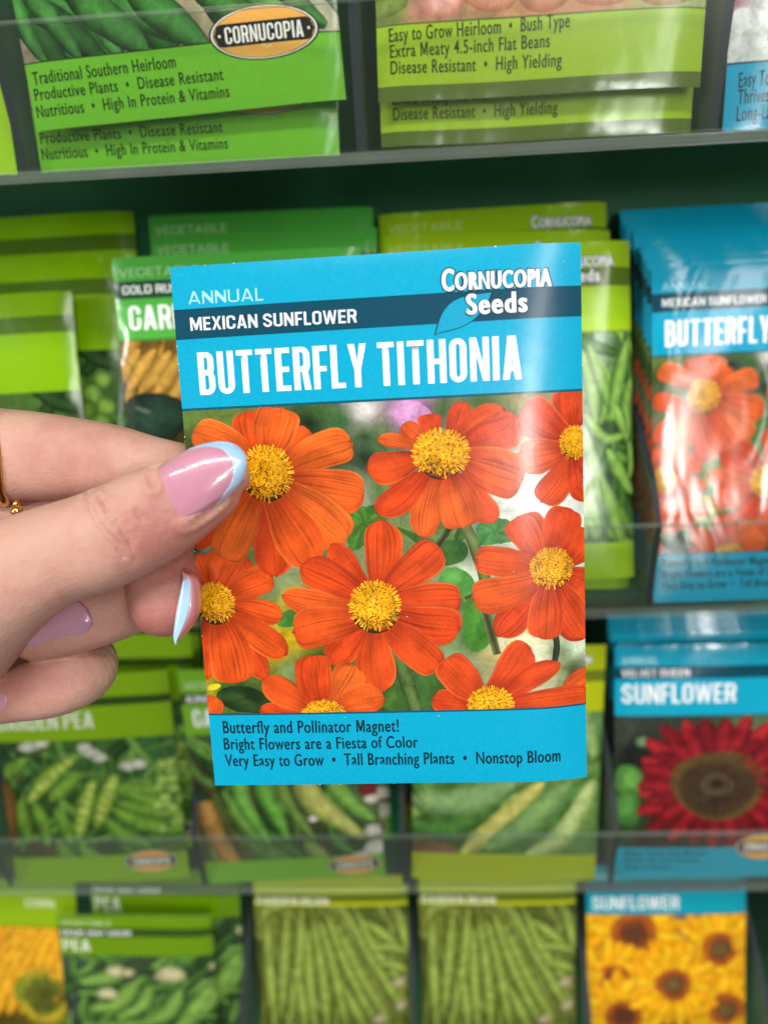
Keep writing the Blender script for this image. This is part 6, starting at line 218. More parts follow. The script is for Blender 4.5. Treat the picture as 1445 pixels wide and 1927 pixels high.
def acrylic(name, haze, tint, graze=.8, milk='#84887a'):
    m = bpy.data.materials.new(name); m.use_nodes = True; nt = m.node_tree; nt.nodes.clear()
    out = N(nt, 'ShaderNodeOutputMaterial'); tr = N(nt, 'ShaderNodeBsdfTransparent'); tr.inputs['Color'].default_value = tint + (1,)
    df = N(nt, 'ShaderNodeBsdfDiffuse'); df.inputs['Color'].default_value = lin(milk) + (1,)
    gl = N(nt, 'ShaderNodeBsdfGlossy'); gl.inputs['Roughness'].default_value = .2
    m1 = N(nt, 'ShaderNodeMixShader'); m2 = N(nt, 'ShaderNodeMixShader'); fr = N(nt, 'ShaderNodeMath', operation='MULTIPLY_ADD'); fr.inputs[1].default_value = .45; fr.inputs[2].default_value = .022
    lw = N(nt, 'ShaderNodeLayerWeight'); lw.inputs['Blend'].default_value = .5; pw = N(nt, 'ShaderNodeMath', operation='POWER'); pw.inputs[1].default_value = 5
    nt.links.new(lw.outputs['Facing'], pw.inputs[0]); nt.links.new(pw.outputs[0], fr.inputs[0])
    tc = N(nt, 'ShaderNodeTexCoord'); nz = N(nt, 'ShaderNodeTexNoise'); nz.inputs['Scale'].default_value = 60; nz.inputs['Detail'].default_value = 5
    mr = N(nt, 'ShaderNodeMapRange'); mr.inputs['To Min'].default_value = haze * .6; mr.inputs['To Max'].default_value = haze * 1.4
    nt.links.new(tc.outputs['Object'], nz.inputs['Vector']); nt.links.new(nz.outputs['Fac'], mr.inputs['Value'])
    p3 = N(nt, 'ShaderNodeMath', operation='POWER'); p3.inputs[1].default_value = 3; lw2 = N(nt, 'ShaderNodeLayerWeight'); lw2.inputs['Blend'].default_value = .5
    nt.links.new(lw2.outputs['Facing'], p3.inputs[0]); ma = N(nt, 'ShaderNodeMath', operation='MULTIPLY_ADD', use_clamp=True); ma.inputs[1].default_value = graze
    nt.links.new(p3.outputs[0], ma.inputs[0]); nt.links.new(mr.outputs['Result'], ma.inputs[2]); nt.links.new(ma.outputs[0], m1.inputs['Fac'])
    nt.links.new(tr.outputs[0], m1.inputs[1]); nt.links.new(df.outputs[0], m1.inputs[2])
    nt.links.new(fr.outputs[0], m2.inputs['Fac']); nt.links.new(m1.outputs[0], m2.inputs[1]); nt.links.new(gl.outputs[0], m2.inputs[2])
    nt.links.new(m2.outputs[0], out.inputs['Surface'])
    return m
M_CLEAR = acrylic('clear_acrylic', .02, (.93, .95, .94))
M_FOOT = acrylic('frosted_acrylic', .10, (.93, .97, .94), .08, '#c2ccc0')
M_LEDGE = acrylic('clear_acrylic_base', .05, (.9, .96, .92), .06, '#c2ccc0')

# ------------------------------------------------------------------ object helpers
def tag(o, label=None, cat=None, group=None, kind=None):
    if label: o['label'] = label
    if cat: o['category'] = cat
    if group: o['group'] = group
    if kind: o['kind'] = kind
    return o
def empty(name, loc=(0, 0, 0)):
    o = bpy.data.objects.new(name, None); o.empty_display_size = .01; COL.objects.link(o); o.location = loc; return o
def link(name, me, parent=None):
    o = bpy.data.objects.new(name, me); COL.objects.link(o)
    if parent is not None: o.parent = parent
    return o
def mesh_of(name, V, Fs, mats, mi=None, smooth=True):
    me = bpy.data.meshes.new(name); me.from_pydata([tuple(v) for v in V], [], Fs)
    for mm in mats: me.materials.append(mm)
    if mi is not None: me.polygons.foreach_set('material_index', mi)
    me.polygons.foreach_set('use_smooth', [smooth] * len(me.polygons)); me.update(); return me
def box(bm, x0, x1, y0, y1, z0, z1, mi=0):
    v = [bm.verts.new((x, y, z)) for x in (x0, x1) for y in (y0, y1) for z in (z0, z1)]
    for f in ((0, 1, 3, 2), (4, 6, 7, 5), (0, 4, 5, 1), (2, 3, 7, 6), (0, 2, 6, 4), (1, 5, 7, 3)):
        bm.faces.new([v[i] for i in f]).material_index = mi
def bm_obj(name, bm, mats, parent=None, bevel=0):
    if bevel: bmesh.ops.bevel(bm, geom=list(bm.edges), offset=bevel, segments=2, affect='EDGES', profile=.6)
    bmesh.ops.recalc_face_normals(bm, faces=bm.faces)
    me = bpy.data.meshes.new(name); bm.to_mesh(me); bm.free()
    for mm in mats: me.materials.append(mm)
    return link(name, me, parent)

# ------------------------------------------------------------------ printed artwork
class Sheet:
    """flat artwork in millimetres (x right, z up); every shape lies a few microns above the last"""
    def __init__(s, off=.03, step=.006):
        s.V = []; s.C = []; s.UV = []; s.F = []; s.MI = []; s.off = off; s.step = step; s.rng = random.Random(7)
    def add(s, P, cols, faces, uv=None, mi=0):
        b = len(s.V)
        for p in P: s.V.append((p[0], p[1], s.off))
        s.C += [tuple(c) for c in cols]; s.UV += list(uv) if uv is not None else [(0, 0)] * len(P)
        s.F += [tuple(b + i for i in f) for f in faces]; s.MI += [mi] * len(faces); s.off += s.step
    def grid(s, P, cols, n, m, uv=None, mi=0):
        s.add(P, cols, [(i * m + j, i * m + j + 1, (i + 1) * m + j + 1, (i + 1) * m + j) for i in range(n - 1) for j in range(m - 1)], uv, mi)
    def rect(s, x0, z0, x1, z1, col, cell=1.6):
        n = max(2, int((z1 - z0) / cell) + 2); m = max(2, int((x1 - x0) / cell) + 2); c = lin(col)
        s.grid([(x0 + (x1 - x0) * j / (m - 1), z0 + (z1 - z0) * i / (n - 1)) for i in range(n) for j in range(m)], [c] * (n * m), n, m)
    def quad(s, a, b, c, d, col, cell=1.6):   # a,b bottom; c,d top right, top left
        n = max(2, int(abs(d[1] - a[1]) / cell) + 2); m = max(2, int(abs(b[0] - a[0]) / cell) + 2); P = []
        for i in range(n):
            t = i / (n - 1)
            for j in range(m):
                u = j / (m - 1); P.append(tuple((a[k] * (1 - u) + b[k] * u) * (1 - t) + (d[k] * (1 - u) + c[k] * u) * t for k in (0, 1)))
        s.grid(P, [lin(col)] * len(P), n, m)
    def blur(s, x0, z0, x1, z1, ctrl, cell=1.2, power=3.2):
        n = int((z1 - z0) / cell) + 2; m = int((x1 - x0) / cell) + 2
        X, Z = np.meshgrid(np.linspace(x0, x1, m), np.linspace(z0, z1, n))
        c = np.array([[a, b] for a, b, _ in ctrl]); cc = np.array([lin(k) for _, _, k in ctrl])
        d = np.sqrt((X[..., None] - c[:, 0]) ** 2 + (Z[..., None] - c[:, 1]) ** 2) + .8
        w = d ** -power; w /= w.sum(-1, keepdims=True); K = w @ cc
        s.grid(list(zip(X.ravel(), Z.ravel())), K.reshape(-1, 3).tolist(), n, m)
    def petal(s, b, t, hw, blunt, hue):
        r = s.rng; b = np.array(b); t = np.array(t); b = b - (t - b) * .13; ax = t - b; Ln = np.linalg.norm(ax); ax = ax / Ln; pr = np.array([-ax[1], ax[0]])
        n, m = 26, 17; P = []; K = []; U = []; seed = r.random() * 50; bend = r.uniform(-.06, .06) * Ln
        base = np.array(lin(r.choice(['#e2581a', '#da4e16', '#e6621e', '#d64814', '#e05418', '#e86a22'])))
        red = min(1, max(0, (b[0] + 30) / 66)); base = base * (1 - .45 * red) + np.array(lin('#cf3e24')) * .45 * red
        dark = np.array(lin('#94240a')); rim = np.array(lin('#f58a3c')); side = r.choice([-1, 1]); shade = r.uniform(.2, .6)
        s0 = .42; ex = 2.0 + blunt * 1.3; notch = r.uniform(0, .05) * (1 if blunt > .4 else .3); ph = r.random() * 6
        for i in range(n):
            q = (i / (n - 1)); q = 1 - (1 - q) ** 1.35
            k = .62 + .06 * blunt
            f = s0 + (1 - s0) * math.sin(min(q / k, 1) * math.pi / 2) ** 1.15 if q < k else max(0, 1 - ((q - k) / (1 - k)) ** ex) ** (1 / ex if blunt > .5 else .62)
            for j in range(m):
                u = 2 * j / (m - 1) - 1
                w = hw * f * (1 + .035 * math.sin(9 * q + ph + 3 * u))
                L = Ln * q * (1 - notch * (1 - abs(math.cos(2.3 * u + ph * .1))) * q ** 3) - .03 * Ln * (abs(math.sin(4.5 * u + ph))) * q ** 8
                p = b + ax * L + pr * (u * w + bend * math.sin(q * math.pi))
                P.append(tuple(p)); U.append((seed + .5 + .5 * u, seed * .37 + q))
                g = base * (1 - .0 * q) + 0
                a = max(0, .82 - q * 1.7) * .95
                g = g * (1 - a) + dark * a
                sh = max(0, side * u) ** 2 * shade; g = g * (1 - sh) + dark * sh
                ed = max(0, abs(u) - .86) / .14 * .55 * (0.4 + .6 * q) * (1 if side * u < 0 else .25); g = g * (1 - ed) + rim * ed
                tipd = max(0, q - .88) / .12 * .25; g = g * (1 - tipd) + dark * tipd
                pt = .5 + .5 * math.sin(3.1 * u + ph * 3 + 4 * q) * math.sin(6 * q + ph); g = g * (.78 + .34 * pt)
                K.append(g.tolist())
        # soft dark contact line under the petal, printed as part of the photograph
        s.grid(P, K, n, m, U, 1)
    def blob(s, c, r, col, k=6, ph=0., st=1.):
        P = [(c[0] + r * math.cos(ph + 2 * math.pi * i / k) * st, c[1] + r * math.sin(ph + 2 * math.pi * i / k)) for i in range(k)]
        return P, [lin(col)] * k, [tuple(range(k))]
    def disc(s, c, rx, ry, kind):
        r = s.rng; rx *= .92; ry *= .92
        P, K, f = s.blob((c[0], c[1] - .15 * ry), min(rx, ry) * .98, '#3c2a12', 30); s.add(P, K, f)
        for sc_, c1 in ((1.0, '#4a2408'), (.93, '#b8720a'), (.8, '#d9940c')):
            P = [(c[0], c[1] - .0 * ry)]; nn = 40
            for i in range(nn):
                a = 2 * math.pi * i / nn; k = sc_ * (.93 + .07 * math.sin(i * 2.7)); P.append((c[0] + rx * k * math.cos(a), c[1] + ry * k * math.sin(a) + (.10 * ry * (1 - sc_) * 5 if sc_ < .95 else 0)))
            s.add(P, [lin(c1)] * len(P), [(0, 1 + i, 1 + (i + 1) % nn) for i in range(nn)])
        n = 620; P = []; K = []; Fs = []
        lay = []
        for i in range(n):
            q = math.sqrt((i + .5) / n); a = i * 2.39996
            x = c[0] + rx * 1.0 * q * math.cos(a); z = c[1] + ry * .98 * q * math.sin(a) + .05 * ry
            low = -math.sin(a) * q
            rr = rx * (.028 + .014 * r.random()) * (1.2 - .4 * q)
            v = r.random()
            if low > .45 and v < .55: col = r.choice(['#5a2c08', '#8a4a0c', '#3a1c06', '#c07a14'])
            elif v < .2: col = r.choice(['#9a5a0c', '#b8700e', '#7a4208'])
            elif v < .55: col = r.choice(['#eeb012', '#e2a00e'])
            else: col = r.choice(['#fac622', '#e9a410', '#ffd03c', '#f0ae10'])
            lay.append((x, z, rr, col, a, q))
        r.shuffle(lay)
        for x, z, rr, col, a, q in lay:
            p, k, f = s.blob((x, z), rr, col, 5, r.random() * 6)
            bI = len(P); P += p; K += k; Fs += [tuple(bI + t for t in g) for g in f]
        s.step, st = .0, s.step; s.off += .002; s.add(P, K, Fs); s.step = st; s.off += st
        P = []; K = []; Fs = []
        for i in range(64):                       # styles standing out round the rim
            a = 2 * math.pi * (i + r.random() * .6) / 64
            if math.sin(a) < -.55 and r.random() < .45: continue
            r0, r1 = .86, 1.0 + .13 * r.random(); wv = rx * .024
            d = np.array([math.cos(a) * rx, math.sin(a) * ry]); pr = np.array([-math.sin(a), math.cos(a)]) * wv; cc = np.array(c) + [0, .04 * ry]
            bI = len(P); q0 = cc + d * r0; q1 = cc + d * r1
            P += [tuple(q0 - pr), tuple(q0 + pr), tuple(q1 + pr * 1.3), tuple(q1 + d * .035), tuple(q1 - pr * 1.3)]
            K += [lin(r.choice(['#f5b418', '#ffc628', '#e8a010', '#d08a10']))] * 5; Fs += [tuple(bI + t for t in range(5))]
        s.add(P, K, Fs)
    def strip(s, pts, hw, c1, c2, taper):
        p = np.array(pts); n = 22; m = 9
        if len(p) == 2: p = np.array([p[0], (p[0] + p[1]) / 2, p[1]])
        # smooth polyline
        Q = np.vstack([2 * p[0] - p[1], p, 2 * p[-1] - p[-2]]); o = []
        for i in range(1, len(Q) - 2):
            for t in np.linspace(0, 1, 12, endpoint=False):
                a, b, c, d = Q[i - 1:i + 3]; o.append(.5 * (2 * b + (c - a) * t + (2 * a - 5 * b + 4 * c - d) * t * t + (3 * b - a - 3 * c + d) * t ** 3))
        o.append(Q[-2]); o = np.array(o); L = np.r_[0, np.cumsum(np.linalg.norm(np.diff(o, axis=0), axis=1))]; L /= L[-1]
        qs = np.linspace(0, 1, n); o = np.stack([np.interp(qs, L, o[:, 0]), np.interp(qs, L, o[:, 1])], 1)
        tg = np.gradient(o, axis=0); tg /= np.linalg.norm(tg, axis=1)[:, None] + 1e-9; pr = np.stack([-tg[:, 1], tg[:, 0]], 1)
        a, b = np.array(lin(c1)), np.array(lin(c2)); P = []; K = []; r = s.rng; ph = r.random() * 6
        for i in range(n):
            q = qs[i]; w = hw * (max(.02, math.sin(math.pi * q)) ** .45 if taper else 1.0) * (1 + .05 * math.sin(11 * q + ph))
            for j in range(m):
                u = 2 * j / (m - 1) - 1; P.append(tuple(o[i] + pr[i] * u * w)); k = min(1, abs(u - .15) ** 1.7)
                g = .92 + .16 * math.sin(17 * q + ph + 4 * u) ** 2
                K.append(((a * (1 - k) + b * k) * g).tolist())
        s.grid(P, K, n, m)
    def ell(s, c, rx, ry, rot, c1, c2):
        n, m = 6, 28; P = [tuple(c)]; a, b = np.array(lin(c1)), np.array(lin(c2)); K = [a.tolist()]; Fs = []; ph = s.rng.random() * 6
        for i in range(1, n + 1):
            q = i / n
            for j in range(m):
                t = 2 * math.pi * j / m; k = 1 + .05 * math.sin(3 * t + ph); x, z = rx * q * k * math.cos(t), ry * q * k * math.sin(t)
                P.append((c[0] + x * math.cos(rot) - z * math.sin(rot), c[1] + x * math.sin(rot) + z * math.cos(rot)))
                g = q ** 1.6; K.append((a * (1 - g) + b * g).tolist())
        for j in range(m): Fs.append((0, 1 + j, 1 + (j + 1) % m))
        for i in range(n - 1):
            for j in range(m):
                x = 1 + i * m; Fs.append((x + j, x + m + j, x + m + (j + 1) % m, x + (j + 1) % m))
        s.add(P, K, Fs)
    def poly(s, pts, c1, c2):
        # rounded outline, colour drifting from c1 to c2
        p = np.array(pts); c = p.mean(0); a, b = np.array(lin(c1)), np.array(lin(c2)); P = []; K = []; Fs = []
        o = []
        for i in range(len(p)):
            q0, q1, q2 = p[i - 1], p[i], p[(i + 1) % len(p)]; o += [q1 * .75 + q0 * .125 + q2 * .125, (q1 + q2) / 2]
        if len(p) > 7:
            d2 = []
            for i in range(len(o)):
                a0, a1 = o[i], o[(i + 1) % len(o)]
                for q in range(3): d2.append((a0 + (a1 - a0) * q / 3 - c) * (1.035 if q == 1 else .985) + c)
            o = d2
        o = np.array(o); n = len(o); rings = 5; P.append(tuple(c)); K.append(a.tolist())
        for i in range(1, rings + 1):
            q = i / rings
            for j in range(n):
                P.append(tuple(c + (o[j] - c) * q)); g = (.5 + .5 * math.sin(j * .62 + i * .5)) ** 2 * 1.3 - .2; K.append((a * (1 - g) + b * g).tolist())
        for j in range(n): Fs.append((0, 1 + j, 1 + (j + 1) % n))
        for i in range(rings - 1):
            for j in range(n):
                x = 1 + i * n; Fs.append((x + j, x + n + j, x + n + (j + 1) % n, x + (j + 1) % n))
        s.add(P, K, Fs)
    def filler(s, x0, z0, x1, z1, n, cols, L, hw, ang, spread, seed):
        r = random.Random(seed)
        for i in range(n):
            x, z, a = r.uniform(x0, x1), r.uniform(z0, z1), math.radians(ang + r.uniform(-spread, spread)); l = L * r.uniform(.6, 1.3); b = r.uniform(-.18, .18) * l
            d = (math.cos(a) * l / 2, math.sin(a) * l / 2); c = r.choice(cols)
            s.strip([(x - d[0], z - d[1]), (x - d[1] / l * b * 2, z + d[0] / l * b * 2), (x + d[0], z + d[1])], hw * r.uniform(.6, 1.2), c[0], c[1], 1)
    def art(s, items):
        for it in items: getattr(s, it[0])(*it[1:])
    def clip(s, x0, z0, x1, z1):
        s.V = [(min(max(x, x0), x1), min(max(z, z0), z1), y) for x, z, y in s.V]
        fs = []; ms = []
        for f, k in zip(s.F, s.MI):
            q = [s.V[i] for i in f]
            A = abs(sum(q[i][0] * q[(i + 1) % len(q)][1] - q[(i + 1) % len(q)][0] * q[i][1] for i in range(len(q))))
            if A > 1e-4: fs.append(f); ms.append(k)
        s.F = fs; s.MI = ms
    def tris(s, V, Fs, col, off):
        b = len(s.V); c = lin(col); s.V += [(x, z, off) for x, z in V]; s.C += [c] * len(V); s.UV += [(0, 0)] * len(V); s.F += [tuple(b + i for i in f) for f in Fs]; s.MI += [0] * len(Fs)
    def mesh(s, name, shape, glossy=False, photo=False):
        V = [shape(x, z, y) for x, z, y in s.V]
        me = mesh_of(name, V, s.F, ([M_PHOTOG if photo else M_INKG, M_PETALG] if glossy else [M_PHOTO if photo else M_INK, M_PETAL]), s.MI)
        at = me.color_attributes.new('ink', 'FLOAT_COLOR', 'POINT'); a = np.ones((len(V), 4)); a[:, :3] = np.array(s.C); at.data.foreach_set('color', a.ravel().astype(np.float32))
        uv = me.uv_layers.new(name='uv'); idx = np.zeros(len(me.loops), int); me.loops.foreach_get('vertex_index', idx)
        uv.data.foreach_set('uv', np.array(s.UV)[idx].ravel().astype(np.float32))
        # all print faces look outwards
        bm = bmesh.new(); bm.from_mesh(me)
        for f in bm.faces:
            f.normal_update()
            if f.normal.y > 0: f.normal_flip()
        bm.to_mesh(me); bm.free(); return me

def settle(bm, x, z, width, height, ang):
    step = 2.0; k = step
    while k < width:                              # cut long letters so that they follow the curve of the paper
        bmesh.ops.bisect_plane(bm, geom=list(bm.verts) + list(bm.edges) + list(bm.faces), plane_co=(k, 0, 0), plane_no=(1, 0, 0)); k += step
    k = 2.0
    while k < height:
        bmesh.ops.bisect_plane(bm, geom=list(bm.verts) + list(bm.edges) + list(bm.faces), plane_co=(0, k, 0), plane_no=(0, 1, 0)); k += 2.0
    bm.verts.index_update(); ca, sa = math.cos(ang), math.sin(ang)
    V = [(x + v.co.x * ca - v.co.y * sa, z + v.co.x * sa + v.co.y * ca) for v in bm.verts]; Fs = [tuple(v.index for v in f.verts) for f in bm.faces]; bm.free()
    return V, Fs
def arc(cx, cy, rx, ry, a0, a1, n=9):
    return [(cx + rx * math.cos(math.radians(a0 + (a1 - a0) * i / n)), cy + ry * math.sin(math.radians(a0 + (a1 - a0) * i / n))) for i in range(n + 1)]
def rrect(x0, y0, x1, y1, rx, ry, corners=(1, 1, 1, 1)):     # corners: lower left, lower right, upper right, upper left
    o = []
    for c, (cx, cy, a) in zip(corners, ((x0, y0, 180), (x1, y0, 270), (x1, y1, 0), (x0, y1, 90))):
        if c: o += arc(cx + (rx if cx == x0 else -rx), cy + (ry if cy == y0 else -ry), rx, ry, a, a + 90, 7)
        else: o.append((cx, cy))
    return o
def stroke(pts, sx, sy):
    p = np.array(pts); t = np.gradient(p, axis=0); t /= np.linalg.norm(t, axis=1)[:, None]; n = np.stack([-t[:, 1] * sx / 2, t[:, 0] * sy / 2], 1)
    return [tuple(v) for v in (p + n)] + [tuple(v) for v in (p - n)[::-1]]
def glyph(ch, s, t):
    """straight-sided condensed capitals: width and outlines (first outline solid, the rest holes), height 1"""
    W_ = {'I': s, 'T': .40, 'L': .34, 'E': .36, 'F': .35, 'M': .58, 'W': .66, 'A': .47, 'V': .46, 'Y': .45, 'N': .46, 'H': .45, 'K': .45, 'X': .45}; w = W_.get(ch, .43)
    if ch in 'ITLEFHMWVYNKX' : w += (s - .13) * (.6 if ch != 'I' else 0)
    r = min(w * .48, .24); ri = max(.02, r - s); h = w / 2
    if ch == 'I': return w, [[(0, 0), (s, 0), (s, 1), (0, 1)]]
    if ch == 'T': return w, [[(h - s / 2, 0), (h + s / 2, 0), (h + s / 2, 1 - t), (w, 1 - t), (w, 1), (0, 1), (0, 1 - t), (h - s / 2, 1 - t)]]
    if ch == 'L': return w, [[(0, 0), (w, 0), (w, t), (s, t), (s, 1), (0, 1)]]
    if ch == 'E': return w, [[(0, 0), (w, 0), (w, t), (s, t), (s, .5 - t / 2), (w * .92, .5 - t / 2), (w * .92, .5 + t / 2), (s, .5 + t / 2), (s, 1 - t), (w, 1 - t), (w, 1), (0, 1)]]
    if ch == 'F': return w, [[(0, 0), (s, 0), (s, .47 - t / 2), (w * .92, .47 - t / 2), (w * .92, .47 + t / 2), (s, .47 + t / 2), (s, 1 - t), (w, 1 - t), (w, 1), (0, 1)]]
    if ch == 'H': return w, [[(0, 0), (s, 0), (s, .5 - t / 2), (w - s, .5 - t / 2), (w - s, 0), (w, 0), (w, 1), (w - s, 1), (w - s, .5 + t / 2), (s, .5 + t / 2), (s, 1), (0, 1)]]
    if ch in 'OQ': return w, [rrect(0, 0, w, 1, r, r), rrect(s, t, w - s, 1 - t, ri, max(.05, r - t))]
    if ch == 'D': return w, [rrect(0, 0, w, 1, r, r, (0, 1, 1, 0)), rrect(s, t, w - s, 1 - t, ri, max(.05, r - t), (0, 1, 1, 0))]
    if ch == 'U': return w, [[(0, 1), (0, r)] + arc(r, r, r, r, 180, 270) [1:] + arc(w - r, r, r, r, 270, 360) + [(w, 1), (w - s, 1), (w - s, r)] + arc(w - r, r, ri, max(.05, r - t), 0, -90)[1:] + arc(r, r, ri, max(.05, r - t), -90, -180) + [(s, 1)]]
    if ch == 'P': return w, [[(0, 0), (s, 0), (s, .40)] + rrect(0, .40, w, 1, r, min(r, .22), (0, 1, 1, 0))[1:-1] + [(0, 1)], rrect(s, .40 + t, w - s, 1 - t, ri, .06, (0, 1, 1, 0))]
    if ch == 'R': return w, [[(0, 0), (s, 0), (s, .43), (w * .50, .43), (w - s * .95, 0), (w + .01, 0), (w * .86, .42), (w * .93, .47), (w, .56)] + arc(w - r, 1 - min(r, .2), r, min(r, .2), 0, 90) + [(0, 1)], rrect(s, .43 + t, w - s, 1 - t, ri, .06, (0, 1, 1, 0))]
    if ch == 'B': return w, [[(0, 0)] + arc(w - r, .2, r, .2, -90, 0) + [(w, .40), (w * .9, .52), (w * .97, .60)] + arc(w * .97 - r, .82, r, .18, 0, 90) + [(0, 1)], rrect(s, t, w - s, .52 - t / 2, ri, .06, (0, 1, 1, 0)), rrect(s, .52 + t / 2, w * .97 - s, 1 - t, ri, .06, (0, 1, 1, 0))]
    if ch in 'CG':
        a = arc(w - r, 1 - r, r - s / 2, r - t / 2, 0, 90) + arc(r, 1 - r, r - s / 2, r - t / 2, 90, 180) + arc(r, r, r - s / 2, r - t / 2, 180, 270) + arc(w - r, r, r - s / 2, r - t / 2, 270, 360)
        e = [(w - s / 2, .50)] if ch == 'G' else [(w - s / 2, .36)]
        return w, [stroke([(w - s / 2, .66)] + a + e, s, t)]
    if ch == 'S':
        q = r - s / 2; v = .25 - t / 4
        a = [(w - s / 2, .70)] + arc(w / 2, 1 - t / 2 - v, w / 2 - s / 2, v, 0, 200, 12) + arc(w / 2, t / 2 + v, w / 2 - s / 2, v, 20, -180, 12) + [(s / 2, .30)]
        return w, [stroke(a, s, t)]
    if ch == 'A': return w, [[(0, 0), (s, 0), (s + .035, .20), (w - s - .035, .20), (w - s, 0), (w, 0), (h + s * .62, 1), (h - s * .62, 1)], [(s + .06, .20 + t), (h, .80), (w - s - .06, .20 + t)]]
    if ch == 'N': return w, [[(0, 0), (s * .95, 0), (s * .95, .62), (w - s, 0), (w, 0), (w, 1), (w - s * .95, 1), (w - s * .95, .38), (s, 1), (0, 1)]]
    if ch == 'M': return w, [[(0, 0), (s * .9, 0), (s * .9, .70), (h - s * .42, .06), (h + s * .42, .06), (w - s * .9, .70), (w - s * .9, 0), (w, 0), (w, 1), (w - s * 1.15, 1), (h, .42), (s * 1.15, 1), (0, 1)]]
    if ch == 'Y': return w, [[(h - s / 2, 0), (h + s / 2, 0), (h + s / 2, .40), (w, 1), (w - s * 1.05, 1), (h, .58), (s * 1.05, 1), (0, 1), (h - s / 2, .40)]]
    if ch == 'V': return w, [[(h - s * .55, 0), (h + s * .55, 0), (w, 1), (w - s, 1), (h, .22), (s, 1), (0, 1)]]
    if ch == 'W': return w, [[(w * .18, 0), (w * .36, 0), (h, .58), (w * .64, 0), (w * .82, 0), (w, 1), (w - s * .9, 1), (w * .74, .30), (h + s * .4, 1), (h - s * .4, 1), (w * .26, .30), (s * .9, 1), (0, 1)]]
    if ch == 'K': return w, [[(0, 0), (s, 0), (s, .32), (s + .05, .42), (w - s * 1.1, 0), (w, 0), (s + .13, .58), (w - .01, 1), (w - s * 1.15, 1), (s, .55), (s, 1), (0, 1)]]
    if ch == 'X': return w, [[(0, 0), (s * 1.1, 0), (h, .38), (w - s * 1.1, 0), (w, 0), (h + s * .6, .5), (w, 1), (w - s * 1.1, 1), (h, .62), (s * 1.1, 1), (0, 1), (h - s * .6, .5)]]
    return w, [rrect(0, 0, w, 1, r, r), rrect(s, t, w - s, 1 - t, ri, max(.05, r - t))]
def capitals(string, x, z, width, height, ang, weight):
    s = weight
    for _ in range(3):                                # keep the stems at their weight whatever the squeeze
        tot = sum((glyph(c, s, weight * .8)[0] + .085) if c != ' ' else .20 for c in string) - .085
        k = width / (tot * height); s = min(.2, weight / k)
    px = 0; bm = bmesh.new()
    for c in string:
        if c == ' ': px += .20; continue
        w, loops = glyph(c, s, weight * .8)
        fl = [[Vector(((px + a) * k * height, b * height, 0)) for a, b in l] for l in loops]
        vv = [bm.verts.new(p) for l in fl for p in l]
        for t in tessellate_polygon(fl):
            if len(set(t)) == 3:
                try: bm.faces.new([vv[i] for i in t])
                except ValueError: pass
        px += w + .085
    return bm
